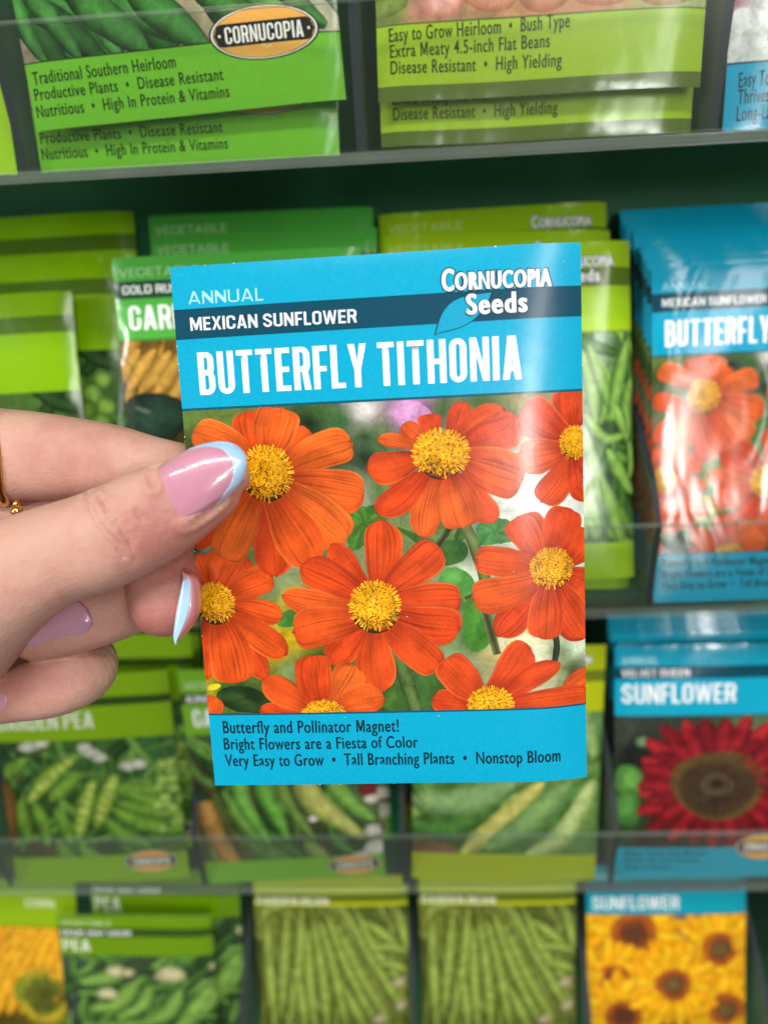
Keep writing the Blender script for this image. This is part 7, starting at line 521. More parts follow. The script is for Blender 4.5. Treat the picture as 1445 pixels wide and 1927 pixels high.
def text_shape(string, x, z, width, height, ang, bold, space=None):
    """outline lettering squeezed to a measured width and height, then thickened evenly"""
    if string.upper() == string and len(string) > 2 and string != 'ORNUCOPIA':
        return settle(capitals(string, x, z, width, height, ang, .15 if height > 7 else .18 if bold > .125 else .15), x, z, width, height, ang)
    if space is None: space = 1 + 2.0 * bold / (width / max(1, len(string)))
    cu = bpy.data.curves.new('lettering', 'FONT'); cu.body = string; cu.size = 1
    cu.space_character = space
    o = bpy.data.objects.new('lettering', cu); COL.objects.link(o)
    dg = bpy.context.evaluated_depsgraph_get(); oe = o.evaluated_get(dg)
    c2 = oe.to_curve(dg).copy(); oe.to_curve_clear()
    xs = []
    for sp in c2.splines:
        for p in (sp.bezier_points if sp.type == 'BEZIER' else sp.points): xs.append(p.co[0])
    x0, x1 = min(xs), max(xs); capc = bpy.data.curves.new('cap', 'FONT'); capc.body = 'H'; oc = bpy.data.objects.new('cap', capc); COL.objects.link(oc)
    dg = bpy.context.evaluated_depsgraph_get(); ce = oc.evaluated_get(dg); cc = ce.to_curve(dg)
    ys = [p.co[1] for sp in cc.splines for p in (sp.bezier_points if sp.type == 'BEZIER' else sp.points)]; cap = max(ys) - min(ys); ce.to_curve_clear()
    sx, sy = (width - 2 * bold) / (x1 - x0), (height - .8 * bold) / cap
    cont = []
    for sp in c2.splines:
        bp = sp.bezier_points; n = len(bp); P = []
        for i in range(n):
            p0, h0, h1, p1 = bp[i].co, bp[i].handle_right, bp[(i + 1) % n].handle_left, bp[(i + 1) % n].co
            ch = p1 - p0; L = max(ch.length, 1e-9)
            dev = max(abs(ch.x * (h.y - p0.y) - ch.y * (h.x - p0.x)) / L for h in (h0, h1))
            k = 1 if dev < .004 else 5
            for q in range(k):
                t = q / k; v = p0 * (1 - t) ** 3 + h0 * 3 * t * (1 - t) ** 2 + h1 * 3 * t * t * (1 - t) + p1 * t ** 3
                P.append(((v.x - x0) * sx + bold, v.y * sy + .4 * bold))
        Q = [P[0]]
        for p in P[1:]:
            if math.hypot(p[0] - Q[-1][0], p[1] - Q[-1][1]) > 1e-3: Q.append(p)
        if len(Q) > 2 and math.hypot(Q[0][0] - Q[-1][0], Q[0][1] - Q[-1][1]) < 1e-3: Q.pop()
        if len(Q) > 2: cont.append(np.array(Q))
    def reach(t):
        k = bpy.data.curves.new('reach', 'FONT'); k.body = t; k.size = 1; k.space_character = space; ob = bpy.data.objects.new('reach', k); COL.objects.link(ob)
        g_ = bpy.context.evaluated_depsgraph_get(); e_ = ob.evaluated_get(g_); c_ = e_.to_curve(g_); v_ = max((p.co[0] for sp in c_.splines for p in sp.bezier_points), default=x0); e_.to_curve_clear(); bpy.data.objects.remove(ob)
        return (v_ - x0) * sx + bold
    for i, ch in enumerate(string):
        if ch != 'M': continue
        lo, hi = (reach(string[:i]) if string[:i].strip() else 0), reach(string[:i + 1])
        for k in range(len(cont)):
            q = cont[k]; cx = .5 * (q[:, 0].min() + q[:, 0].max())
            if lo < cx < hi:
                a, b = q[:, 0].min(), q[:, 0].max(); w_, h_ = b - a, q[:, 1].max() - q[:, 1].min(); z0_ = q[:, 1].min()
                o_ = float(np.sum(q[:, 0] * np.roll(q[:, 1], -1) - np.roll(q[:, 0], -1) * q[:, 1]))
                mp = np.array([(0, 0), (0, 1), (.22, 1), (.5, .40), (.78, 1), (1, 1), (1, 0), (.86, 0), (.86, .70), (.57, .10), (.43, .10), (.14, .70), (.14, 0)])
                mp = mp * [w_, h_] + [a, z0_]
                cont[k] = mp if o_ < 0 else mp[::-1]
    area_ = lambda q: .5 * float(np.sum(q[:, 0] * np.roll(q[:, 1], -1) - np.roll(q[:, 0], -1) * q[:, 1]))
    sgn = 1 if area_(max(cont, key=lambda q: abs(area_(q)))) > 0 else -1
    def fat(q):
        e0 = q - np.roll(q, 1, 0); e1 = np.roll(q, -1, 0) - q
        e0 /= np.linalg.norm(e0, axis=1)[:, None]; e1 /= np.linalg.norm(e1, axis=1)[:, None]
        n0 = np.stack([e0[:, 1], -e0[:, 0]], 1) * sgn; n1 = np.stack([e1[:, 1], -e1[:, 0]], 1) * sgn
        mv = n0 + n1; mv /= np.maximum(np.sum(mv * n0, 1), .55)[:, None]
        return q + mv * np.array([bold, .4 * bold])
    def inside(p, q):
        c = False
        for i in range(len(q)):
            a, b = q[i - 1], q[i]
            if (a[1] > p[1]) != (b[1] > p[1]) and p[0] < (b[0] - a[0]) * (p[1] - a[1]) / (b[1] - a[1]) + a[0]: c = not c
        return c
    outer = [q for q in cont if area_(q) * sgn > 0]; holes = [q for q in cont if area_(q) * sgn < 0]
    bm = bmesh.new()
    for q in outer:                                # every letter is filled by itself
        loops = [fat(q)] + [fat(h) for h in holes if inside(h[0], q)]
        flat_ = [Vector((p[0], p[1], 0)) for l in loops for p in l]
        vv = [bm.verts.new(p) for p in flat_]
        for t in tessellate_polygon([[Vector((p[0], p[1], 0)) for p in l] for l in loops]):
            if len(set(t)) == 3:
                try: bm.faces.new([vv[i] for i in t])
                except ValueError: pass
    V, Fs = settle(bm, x, z, width, height, ang)
    for ob in (o, oc): bpy.data.objects.remove(ob)
    return V, Fs

PW, PH = 83.0, 113.2
def make_shape(bow, seed, curl=0.0, dents=.06, fold=0.0, scale=1.0):
    """paper surface: front bulges over the seeds, edges stay flat, a few soft dents"""
    r = random.Random(seed); ds = [(r.uniform(-.12, .12), r.uniform(-.12, .12), r.uniform(0, 6), r.uniform(.4, 1)) for _ in range(7)]
    def depth(x, z):
        u, v = 2 * x / PW, z / PH
        f = bow * max(0, 1 - abs(u) ** 2.4) * max(0, math.sin(math.pi * min(max(v, 0), 1))) ** .5
        f += dents * sum(a * math.sin(kx * x + kz * z + p) for kx, kz, p, a in ds)
        f -= curl * max(0, (u - .66) / .34) ** 2 * 1.0
        f -= fold * max(0, (abs(u) - .8) / .2) ** 2
        return f
    def shape(x, z, off):
        return (x * .001, -(depth(x, z) + off) * .001, z * .001 * scale)
    return shape
def pouch(name, shape, col, glossy, thick=1.1, edge='#e9ecec', extra=None):
    s = Sheet(0, 0); n, m = 72, 54
    P = [(-PW / 2 + PW * j / (m - 1), PH * i / (n - 1)) for i in range(n) for j in range(m)]
    s.grid(P, [lin(col)] * len(P), n, m)
    b = len(s.V); c = lin(edge); r = random.Random(3)
    # back sheet, sealed to the front along the rim
    for (x, z) in P:
        k = min(1, min((PW / 2 - abs(x)) / 8, z / 6, (PH - z) / 6))
        s.V.append((x, z, -.22 - thick * max(0, k) ** .6)); s.C.append(c); s.UV.append((0, 0))
    for i in range(n - 1):
        for j in range(m - 1): s.F.append((b + i * m + j, b + (i + 1) * m + j, b + (i + 1) * m + j + 1, b + i * m + j + 1)); s.MI.append(0)
    rim = [j for j in range(m)] + [i * m + m - 1 for i in range(1, n)] + [(n - 1) * m + j for j in range(m - 2, -1, -1)] + [i * m for i in range(n - 2, 0, -1)]
    q = len(s.V)
    for k in rim: x, z = P[k]; s.V.append((x, z, -.001)); s.C.append(c); s.UV.append((0, 0))
    for k in range(len(rim)):
        a, d = k, (k + 1) % len(rim); s.F.append((q + a, b + rim[a], b + rim[d], q + d)); s.MI.append(0)
    V = [shape(*v) for v in s.V]; nb = len(s.F)
    if extra:
        e = Sheet(.24, .001); extra(e); e.clip(-PW / 2, 0, PW / 2, PH); b = len(V); V += [shape(*v) for v in e.V]; s.C += e.C; s.F += [tuple(b + i for i in f) for f in e.F]; s.MI += e.MI
    me = mesh_of(name, V, s.F, [M_INKG if glossy else M_INK], s.MI)
    at = me.color_attributes.new('ink', 'FLOAT_COLOR', 'POINT'); a = np.ones((len(V), 4)); a[:, :3] = np.array(s.C); at.data.foreach_set('color', a.ravel().astype(np.float32))
    bm = bmesh.new(); bm.from_mesh(me); bmesh.ops.recalc_face_normals(bm, faces=bm.faces); bm.to_mesh(me); bm.free()
    return me

def oval_logo(sh, c, rx, ry):
    s = sh; dkc = '#1c1a16'
    def ring(k, col):
        n = 48; P = [tuple(c)] + [(c[0] + rx * k * math.cos(2 * math.pi * i / n), c[1] + ry * (k if k > .9 else k) * math.sin(2 * math.pi * i / n)) for i in range(n)]
        s.add(P, [lin(col)] * len(P), [(0, 1 + i, 1 + (i + 1) % n) for i in range(n)])
    ring(1.0, dkc); ring(.965, '#f4f0e4'); ring(.93, dkc); ring(.91, '#f2b155')
    # pale scroll behind the word
    for ang0 in (0,):
        pts = [(c[0] + rx * (.02 + .2 * q * math.cos(5.5 * q)), c[1] + ry * (.1 + .75 * q * math.sin(5.5 * q))) for q in np.linspace(.25, 1, 8)]
        s.strip(pts, rx * .012, '#f7cf94', '#f7cf94', 0)
    n = 30; rows = []; h = ry * .42
    P = []; Fs = []
    for i in range(n):
        x = -1 + 2 * i / (n - 1); xx = rx * .91 * x; lim = ry * .91 * math.sqrt(max(0, 1 - x * x)); P += [(c[0] + xx, c[1] - min(h, lim)), (c[0] + xx, c[1] + min(h, lim))]
    for i in range(n - 1): Fs.append((2 * i, 2 * i + 2, 2 * i + 3, 2 * i + 1))
    s.add(P, [lin(dkc)] * len(P), Fs)
    w = rx * 1.42
    s.text('CORNUCOPIA', c[0] - w / 2, c[1] - h * .74, w, h * 1.48, 0, '#f4f2ea', rx * .004)
    for sx in (-1, 1):
        P, K, f = s.blob((c[0] + sx * rx * .81, c[1]), rx * .025, '#f4f2ea', 10); s.add(P, K, f)
def sheet_text(self, string, x, z, w, h, ang, col, bold):
    V, Fs = text_shape(string, x, z, w, h, ang, bold); self.tris(V, Fs, col, self.off); self.off += self.step
Sheet.text = sheet_text

def seeds_logo(s, glossy=False, solid=True):
    """maker's mark: two words over a leaf"""
    P = np.array(LEAF); o = []
    for i in range(len(P)):
        q0, q1, q2 = P[i - 1], P[i], P[(i + 1) % len(P)]
        tip = np.dot(q1 - q0, q2 - q1) < 0
        o += [q1] if tip else [q1 * .75 + q0 * .125 + q2 * .125, (q1 + q2) / 2]
    o = np.array(o); c = o.mean(0); n = len(o)
    for k, col in ((1, '#0b3a4c'), (.93, '#109ec4')):
        q = c + (o - c) * k; s.add([tuple(c)] + [tuple(v) for v in q], [lin(col)] * (n + 1), [(0, 1 + i, 1 + (i + 1) % n) for i in range(n)])
class Design: pass
def build_design(key, base, shape, glossy, rects, bg, art, clip, texts, oval=None, leaf=None, picture_name='printed_picture', edge='#dfe6e6', extra=None):
    d = Design(); d.parts = []
    d.pouch = pouch('seed_packet', shape, base, glossy, edge=edge, extra=extra)
    if bg:
        s = Sheet(.010, .0015); x0, z0, x1, z1 = clip; s.blur(x0, z0, x1, z1, bg); s.off = .016
        s.art(art); s.clip(*clip); d.parts.append((picture_name, s.mesh(picture_name, shape, glossy, True))); top = s.off
    else: top = .02
    if rects:
        for i, r in enumerate(rects):
            s = Sheet(.014 + .003 * i, .003); (s.quad if isinstance(r[0], tuple) else s.rect)(*r)
            d.parts.append(('colour_band', s.mesh('colour_band', shape, glossy)))
    if leaf:
        s = Sheet(.026, .004); seeds_logo(s); d.parts.append(('leaf_emblem', s.mesh('leaf_emblem', shape, glossy)))
    if oval:
        s = Sheet(top + .02, .004); oval_logo(s, *oval); d.parts.append(('oval_emblem', s.mesh('oval_emblem', shape, glossy)))
    if texts:
        for i, t in enumerate(texts):
            s = Sheet(.036 + .004 * i, .003); s.text(*t)
            d.parts.append(('lettering', s.mesh('lettering', shape, glossy)))
    return d
def place(d, pose, label, group=None):
    o = link('seed_packet', d.pouch); tag(o, label, 'seed packet', group)
    if isinstance(pose, Matrix): o.matrix_world = pose
    else:
        x, y, z, lean, roll, yaw, k = pose
        o.matrix_world = Matrix.Translation((x, y, z)) @ Matrix.Rotation(math.radians(yaw), 4, 'Z') @ Matrix.Rotation(-math.radians(lean), 4, 'X') @ Matrix.Rotation(math.radians(roll), 4, 'Y') @ Matrix.Diagonal((1, 1, k, 1))
    for nm, me in d.parts: link(nm, me, o)
    return o
def again(src, pose, label, group):
    c = src.copy(); COL.objects.link(c)
    x, y, z, lean, roll, yaw, k = pose
    c.matrix_world = Matrix.Translation((x, y, z)) @ Matrix.Rotation(math.radians(yaw), 4, 'Z') @ Matrix.Rotation(-math.radians(lean), 4, 'X') @ Matrix.Rotation(math.radians(roll), 4, 'Y') @ Matrix.Diagonal((1, 1, k, 1))
    c['label'] = label; c['group'] = group
    for ch in src.children:
        q = ch.copy(); COL.objects.link(q); q.parent = c
    return c
def mixpose(a, b, t, jit=0, rng=random.Random(2)):
    p = [x + (y - x) * t for x, y in zip(a, b)]
    p[0] += rng.uniform(-jit, jit); p[4] += rng.uniform(-jit, jit) * 400; p[2] += rng.uniform(-jit, jit) * .5
    return tuple(p)

CY, CYD = '#02a4ca', '#04465c'
hl = -41.5; hr = 41.5
def blue_rects():
    return [((hl, 98.6), (hr, 98.9), (hr, 104.9), (hl, 104.7), CYD), (hl, 84.0, hr, 84.5, '#0a5468'), (hl, 16.75, hr, 17.25, '#0a5468')]
def header_text(kind, variety, title, tw, ink='#ffffff', pale='#a9e2ef', logo=True):
    t = [(kind, -38.2, 105.9, 15.1 * len(kind) / 6.2, 2.75, 0, pale, .12), (variety, -38.1, 100.4, 34.6 * len(variety) / 17, 2.9, 0, ink, .13), (title, -36.7, 87.3, tw, 8.6, 0, ink, .42)]
    if logo: t += [LOGO1, LOGO2]
    return t
LOGO1 = TEXT_HELD[3]; LOGO2 = TEXT_HELD[4]
def flat(t):  # stored as (string, (x, z), width, height, angle, colour, bold)
    return (t[0], t[1][0], t[1][1], t[2], t[3], t[4], t[5], t[6]) if isinstance(t[1], tuple) else t
def tall(t):
    f = flat(t); return f[:4] + (f[4] * 1.2,) + f[5:]
def shadowed(t, grow=.26):
    f = flat(t); return (f[0], f[1] - grow, f[2] - grow, f[3] + 2 * grow, f[4] + 2 * grow, f[5], '#0b3a4c', f[7] + grow * .8)
def logo_texts():
    return [shadowed(LOGO1), shadowed(TEXT_INITIAL), shadowed(LOGO2), flat(LOGO1), flat(TEXT_INITIAL), flat(LOGO2)]

# ------------------------------------------------------------------ the held packet
texts = [flat(t) for i, t in enumerate(TEXT_HELD) if i not in (3, 4)] + logo_texts()
sh = make_shape(.9, 11, curl=2.0, dents=.06)
CL = (hl, 17.25, hr, 84.0)
WEAR = random.Random(5)
def wear(s):
    for i in range(34):
        e = WEAR.random(); r = WEAR.uniform(.05, .15)
        if e < .45: p = (hl + WEAR.uniform(0, .15), WEAR.uniform(0, PH))
        elif e < .7: p = (WEAR.uniform(hl, hr), PH - WEAR.uniform(0, .12))
        elif e < .88: p = (hr - WEAR.uniform(0, .12), WEAR.uniform(0, PH))
        else: p = (WEAR.uniform(hl, hr), WEAR.uniform(0, .12))
        P, K, f = s.blob(p, r, '#dfe8ea', 6, WEAR.random() * 6, WEAR.uniform(.5, 1.5)); s.add(P, K, f)
    for i in range(12):
        p = (WEAR.uniform(hl, hr), WEAR.uniform(0, PH)); P, K, f = s.blob(p, WEAR.uniform(.05, .12), '#d5e8ee', 5, 0, WEAR.uniform(.4, 2)); s.add(P, K, f)
d_held = build_design('held', CY, sh, False, blue_rects(), BG_HELD, ART_HELD, CL, texts, leaf=True, extra=wear)
Rw = HELD_R; mt = Matrix.Identity(4)
for r in range(3):
    mt[r][0] = Rw[r][0]; mt[r][1] = -Rw[r][2]; mt[r][2] = Rw[r][1]; mt[r][3] = HELD_T[r]
held = place(d_held, mt, 'blue Butterfly Tithonia seed packet with orange flowers, held up between thumb and fingers', 'seed packets')

# ------------------------------------------------------------------ packets standing in the rack
G = 'seed packets'
LIME, LIMED = '#9ccb1e', '#4c6420'
def gshape(seed, fold=.5, bow=1.2, dents=.12): return make_shape(bow, seed, curl=.5, dents=dents, fold=fold)
ov = A_marks
dA = build_design('A', '#72be2c', gshape(21), True, [((hl, 15.9), (hr, 15.9), (hr, 16.25), (hl, 16.25), '#2c4a18')], BG_A, ART_A, (hl, 16.2, hr, PH), [tall(t) for t in TEXT_A],
                  oval=((22.1, 17.2), 14.3, 6.2))
A1 = place(dA, POSE['A1'], 'bright green bean packet with oval emblem, the raised front one in the top tray', G)
A2 = again(A1, POSE['A2'], 'bright green bean packet mostly hidden under its twin in the top tray', G)
again(A1, mixpose(POSE['A2'], (POSE['A2'][0] - .001, .02, .004, 12, .5, 1, 1), 1), 'bright green bean packet at the back of its pocket in the top tray', G)
dB = build_design('B', '#a3c424', gshape(22, fold=.9, dents=.2), True, [(hl, 0, hr, 3.6, '#5d7028'), (hl, 17.6, hr, 18.0, '#5d7028')], BG_B, ART_B, (hl, 18.0, hr, PH), [tall(t) for t in TEXT_B])
B1 = place(dB, POSE['B1'], 'olive lime packet reading Easy to Grow Heirloom with an olive foot band, top tray', G)
B2 = again(B1, POSE['B2'], 'olive lime packet peeking out below its twin, showing only Disease Resistant High Yielding', G)
dC = build_design('C', '#12a6d0', gshape(23), True, [(hl, 15.7, hr, 16.2, '#0b4658')], BG_C, ART_C, (hl, 16.2, hr, PH), [tall(t) for t in TEXT_C])
place(dC, POSE['C1'], 'blue packet with white blossom picture, cut off at the upper right corner', G)
dZ = build_design('Z', '#a6d82a', gshape(24), True, [(hl, 84, hr, 84.6, LIMED)], None, [], None, None)
place(dZ, POSE['Z1'], 'plain lime packet cut off at the upper left edge beside the divider', G)

# row two
dD = build_design('D', '#86b806', gshape(31, fold=1.6, dents=.2), True, [(hl, 99.5, hr, 105.2, '#4f7018')], BG_D, ART_D, (hl, 2, hr, 79.5), None)
D1 = place(dD, POSE['D1'], 'lime packet with dark olive stripe, frontmost and lowest at the left edge above the hand', G)
D2 = again(D1, POSE['D2'], 'lime packet with a shiny curled right edge, behind the lowest lime one at the left', G)
again(D1, POSE['D3'], 'lime packet in shade at the back of the left pocket under the top tray', G)
dE = build_design('E', '#52b044', gshape(32, fold=.8), True, [(hl, 98.6, hr, 104.8, '#1f4a34'), (hl, 83.6, hr, 84.4, '#3c8a30')], BG_E, ART_E, (hl, 17, hr, 83.6),
                  [(t[0], t[1], t[2], t[3], t[4], t[5], t[6], t[7]) for t in [('VEGETABLE', -39.2, 106.3, 27, 3.0, 0, '#b4dca4', .12), ('GOLD RUSH', -38.6, 100.3, 22.0, 3.0, 0, '#ffffff', .2), ('GARDEN BEAN', -37.2, 87.5, 50, 8.6, 0, '#ffffff', .42)]])
E1 = place(dE, POSE['E1'], 'mid green Gold Rush bean packet with golden pods, left of the held packet', G)
again(E1, POSE['E2'], 'mid green packet showing its VEGETABLE line just above the Gold Rush one in front', G)
again(E1, POSE['E3'], 'dark shaded mid green packet topmost and rearmost behind the Gold Rush one', G)
dG = build_design('G', '#a4cc1c', gshape(33, fold=2.2, bow=1.8), True, [(hl, 98.6, hr, 104.6, '#5f7a20'), (hl, 83.5, hr, 84, '#6f9028')], BG_G, ART_G, (hl, 12.7, hr, 83.5),
                  [('VEGETABLE', -38.2, 106.3, 27, 2.7, 0, '#d4e68a', .12), ('GARDEN BEAN', -36.7, 87.3, 50, 8.6, 0, '#ffffff', .42)] + logo_texts())
G1 = place(dG, POSE['G1'], 'lime packet of tangled green beans standing just right of the held packet', G)
again(G1, POSE['G2'], 'lime packet with pale logo line, second from the back above the held packet', G)
again(G1, POSE['G3'], 'dim lime packet with pale logo line, rearmost above the held packet', G)
again(G1, (0.1395, .0112, -.1476, 21.5, .3, 0, 1.0), 'lime packet whose foot sticks out below the tangled bean packet behind the lip', G)
sH = make_shape(1.1, 41, curl=.2, dents=.16, fold=.4)
dH = build_design('H', CY, sH, True, blue_rects(), BG_HELD, ART_HELD, CL, texts, leaf=True)
H1 = place(dH, POSE['H1'], 'blue Butterfly Tithonia packet with glossy streak, front of the stack at the right edge', G)
ORD = ['second', 'third', 'fourth', 'fifth', 'sixth', 'seventh', 'eighth', 'ninth']
for i in range(8):
    again(H1, mixpose(POSE['H1'], POSE['H9'], (i + 1) / 8, .0005), 'blue Butterfly Tithonia packet, %s from the front of the right-hand stack' % ORD[i] if i < 7 else 'blue packet rearmost and highest in the right-hand Tithonia stack', G)

# row three
dI = build_design('I', '#84b00c', gshape(51, fold=.8), True, [(hl, 96.5, hr, 101, '#2f4a12')], BG_I, ART_I, (hl, 15, hr, 79), [('GARDEN PEA', -40, 85.3, 46, 8.6, 0, '#e8f0d8', .42)], oval=((25, 11.0), 12.4, 6.2))
I1 = place(dI, POSE['I1'], 'lime pea packet with open pods, below the fingers at the left', G)
x, y, z, a, b, c, k = POSE['I1']
again(I1, (x + .004, .016, -.2915, 20, 1, 0, .93), 'lime pea packet showing its striped top edge just under the curled little finger', G)
again(I1, (x + .006, .030, -.2870, 19, 0, 0, .95), 'lime pea packet in shade at the back of the pea pocket', G)
dJ = build_design('J', '#78b428', gshape(52), True, [(hl, 95.8, hr, 101.5, '#3c5a20')], BG_J, ART_J, (hl, 12, hr, 80), [('VEGETABLE', -39, 103.5, 27, 3.4, 0, '#d0e6b8', .12), ('KING', -38.6, 96.6, 12, 3.6, 0, '#ffffff', .2), ('GARDEN BEAN', -37, 84, 50, 9, 0, '#ffffff', .42)], oval=((28, 7), 12, 5.4))
J1 = place(dJ, POSE['J1'], 'green bean packet with burlap and fat pods, directly below the held packet', G)
again(J1, (0.044, .018, -.2900, 19, .5, 0, .95), 'green bean packet behind the burlap pod one below the held packet', G)
dK = build_design('K', '#b2c00e', gshape(53, fold=.6), True, [(hl, 96.5, hr, 101.8, '#6a7c14'), (hl, 82, hr, 82.5, '#6a7c14')], BG_K, ART_K, (hl, 13.3, hr, 82), [('GARDEN BEAN', -36.7, 85, 50, 8.6, 0, '#ffffff', .42)] + logo_texts())
K1 = place(dK, POSE['K1'], 'yellow green packet of wide flat pods, low behind the held packet', G)
again(K1, (0.1330, .022, -.2895, 18.5, 1, .5, 1), 'yellow green packet peeking out above the wide flat pod one', G)
sL = make_shape(1.0, 54, curl=.2, dents=.14, fold=.5)
dL = build_design('L', '#08a4c4', sL, True, [(hl, 97.4, hr, 103.3, CYD), (hl, 79.6, hr, 80.1, '#0b5468')], BG_L, ART_L, (hl, 15.3, hr, 79.6),
                  [('ANNUAL', -38.6, 104.4, 15.5, 3.6, 0, '#a9e2ef', .14), ('VELVET QUEEN', -38.6, 98.5, 29, 3.5, 0, '#ffffff', .2), ('SUNFLOWER', -38.6, 86, 48.5, 9.0, 0, '#ffffff', .42),
                   ('Deep Velvet Red Blooms', -37, 11.5, 36, 2.2, 0, '#0b2c3c', .1), ('Great for Cut Flowers', -37, 8, 33, 2.2, 0, '#0b2c3c', .1), ('Easy to Grow', -37, 4.5, 20, 2.2, 0, '#0b2c3c', .1)], oval=((24, 15.2), 13, 6.4))
L1 = place(dL, POSE['L1'], 'blue Velvet Queen sunflower packet with a dark red bloom', G)
for i, t in enumerate((.45, .62, .78, .9, 1.0)):
    again(L1, mixpose(POSE['L1'], POSE['L9'], t, .0004), 'blue Velvet Queen packet, %s from the front behind the red bloom one' % ORD[i] if i < 4 else 'blue Velvet Queen packet at the back of the red sunflower pocket', G)
dT = build_design('T', '#8a6a20', gshape(55), True, [(hl, 84, hr, 85, '#5a4010')], None, [], None, None)
place(dT, (-.1465, .003, -.2980, 19, 0, 0, .95), 'brownish packet sliver at the left edge beside the pea packet', G)
# row four
dM = build_design('M', '#90b410', gshape(61), True, [(hl, 84, hr, 84.6, '#5a7010')], BG_M, ART_M, (hl, 10, hr, 84), [('CORN', 14, 97, 16, 5, 0, '#e6ecc8', .3)])
place(dM, POSE['M1'], 'golden orange corn packet at the bottom left corner', G)
dN = build_design('N', '#6a9408', gshape(62), True, [(hl, 97.6, hr, 104.0, '#33500f')], BG_N, ART_N, (hl, 10, hr, 83.5), [('VEGETABLE', -40, 106.2, 28, 3.0, 0, '#cfe8a8', .14), ('DWARF GRAY SUGAR', -40, 98.8, 38, 3.2, 0, '#ffffff', .2), ('PEA', -39.5, 86.5, 15, 8.5, 0, '#eef4e0', .42)])
N1 = place(dN, POSE['N1'], 'lime pea packet with a dark stripe, standing low in the bottom row', G)
again(N1, (-.0450, .010, -.4470, 19, 1, 0, .94), 'pea packet rising behind the low striped one in the bottom row', G)
dO = build_design('O', '#c4cc0c', gshape(63), True, [(hl, 97.5, hr, 103, '#66781a')], BG_O, ART_O, (hl, 12, hr, 95.5), [('GARDEN BEAN', -40, 96.0, 39, 4.6, 0, '#eef0d4', .3)])
O1 = place(dO, POSE['O1'], 'long green bean packet in the bottom row, nearest the pea packet', G)
again(O1, (POSE['O1'][0] + .0895, .0033, -.4476, 20.1, .4, 0, .951), 'long green bean packet in the bottom row, beside the yellow sunflower packet', G)
dQ = build_design('Q', '#0aa0b4', gshape(64), True, [(hl, 98, hr, 104, CYD), (hl, 84.9, hr, 85.4, '#0b5060')], BG_Q, ART_Q, (hl, 12, hr, 84.9), [('SUNFLOWER', -38.5, 88, 45, 7.6, 0, '#ffffff', .42), ('ANNUAL', -38.5, 105.5, 15, 3, 0, '#a9e2ef', .12)])
place(dQ, POSE['Q1'], 'blue sunflower packet with yellow blooms at the bottom right', G)
dS = build_design('S', '#24506a', gshape(65), True, [(hl, 84, hr, 85, '#102c38'), (hl, 12, hr, 84, '#2c2018')], None, [], None, None)
place(dS, (.3235, .004, -.4476, 21, 0, 0, .97), 'dark brown and blue packet sliver at the bottom right corner', G)

# ------------------------------------------------------------------ the rack
ROWP = .1496; XL, XR = -.278, .370
rack = empty('display_rack', (0, .04, -.62)); tag(rack, 'dark green display rack with rows of clear plastic pockets behind the hand', 'display rack')
def part(name, bm, mats, parent, bevel=0):
    o = bm_obj(name, bm, mats, parent, bevel)
    if parent is rack: o.matrix_parent_inverse = Matrix.Translation((0, -.04, .62))
    return o
bm = bmesh.new(); box(bm, XL - .02, XR + .02, .082, .09, -.62, .16); part('back_panel', bm, [M_BACK], rack)
for r in range(-0, 4):
    z = -r * ROWP
    bm = bmesh.new(); box(bm, XL, XR, .0, .081, z - .0006, z + .0010); tray = part('tray_floor', bm, [M_LEDGE], rack, .0002)
    bm = bmesh.new(); box(bm, XL, XR, -.0022, -.0003, z + .0016, z + .0344); part('pocket_lip', bm, [M_CLEAR], tray, .0004)
    bm = bmesh.new(); box(bm, XL, XR, -.0026, -.0001, z - .0016, z + .0014); part('lip_foot', bm, [M_FOOT], tray, .0005)
    bm = bmesh.new(); box(bm, XL, XR, -.0024, -.0002, z + .0346, z + .0354); part('lip_rim', bm, [M_FOOT], tray, .0002)
    for i in range(-3, 5):
        x = i * .092
        bm = bmesh.new(); w = .0011
        prof = [(.0004, z + .0014), (.0004, z + .0340), (.012, z + .046), (.080, z + .085), (.080, z + .0014)]
        a = [bm.verts.new((x - w, y, zz)) for y, zz in prof]; b = [bm.verts.new((x + w, y, zz)) for y, zz in prof]
        bm.faces.new(a[::-1]); bm.faces.new(b)
        for k in range(5):
            f = bm.faces.new((a[k], a[(k + 1) % 5], b[(k + 1) % 5], b[k])); f.material_index = 1 if k in (0, 1, 2) else 0
        part('divider', bm, [M_CLEAR, M_EDGE], tray)

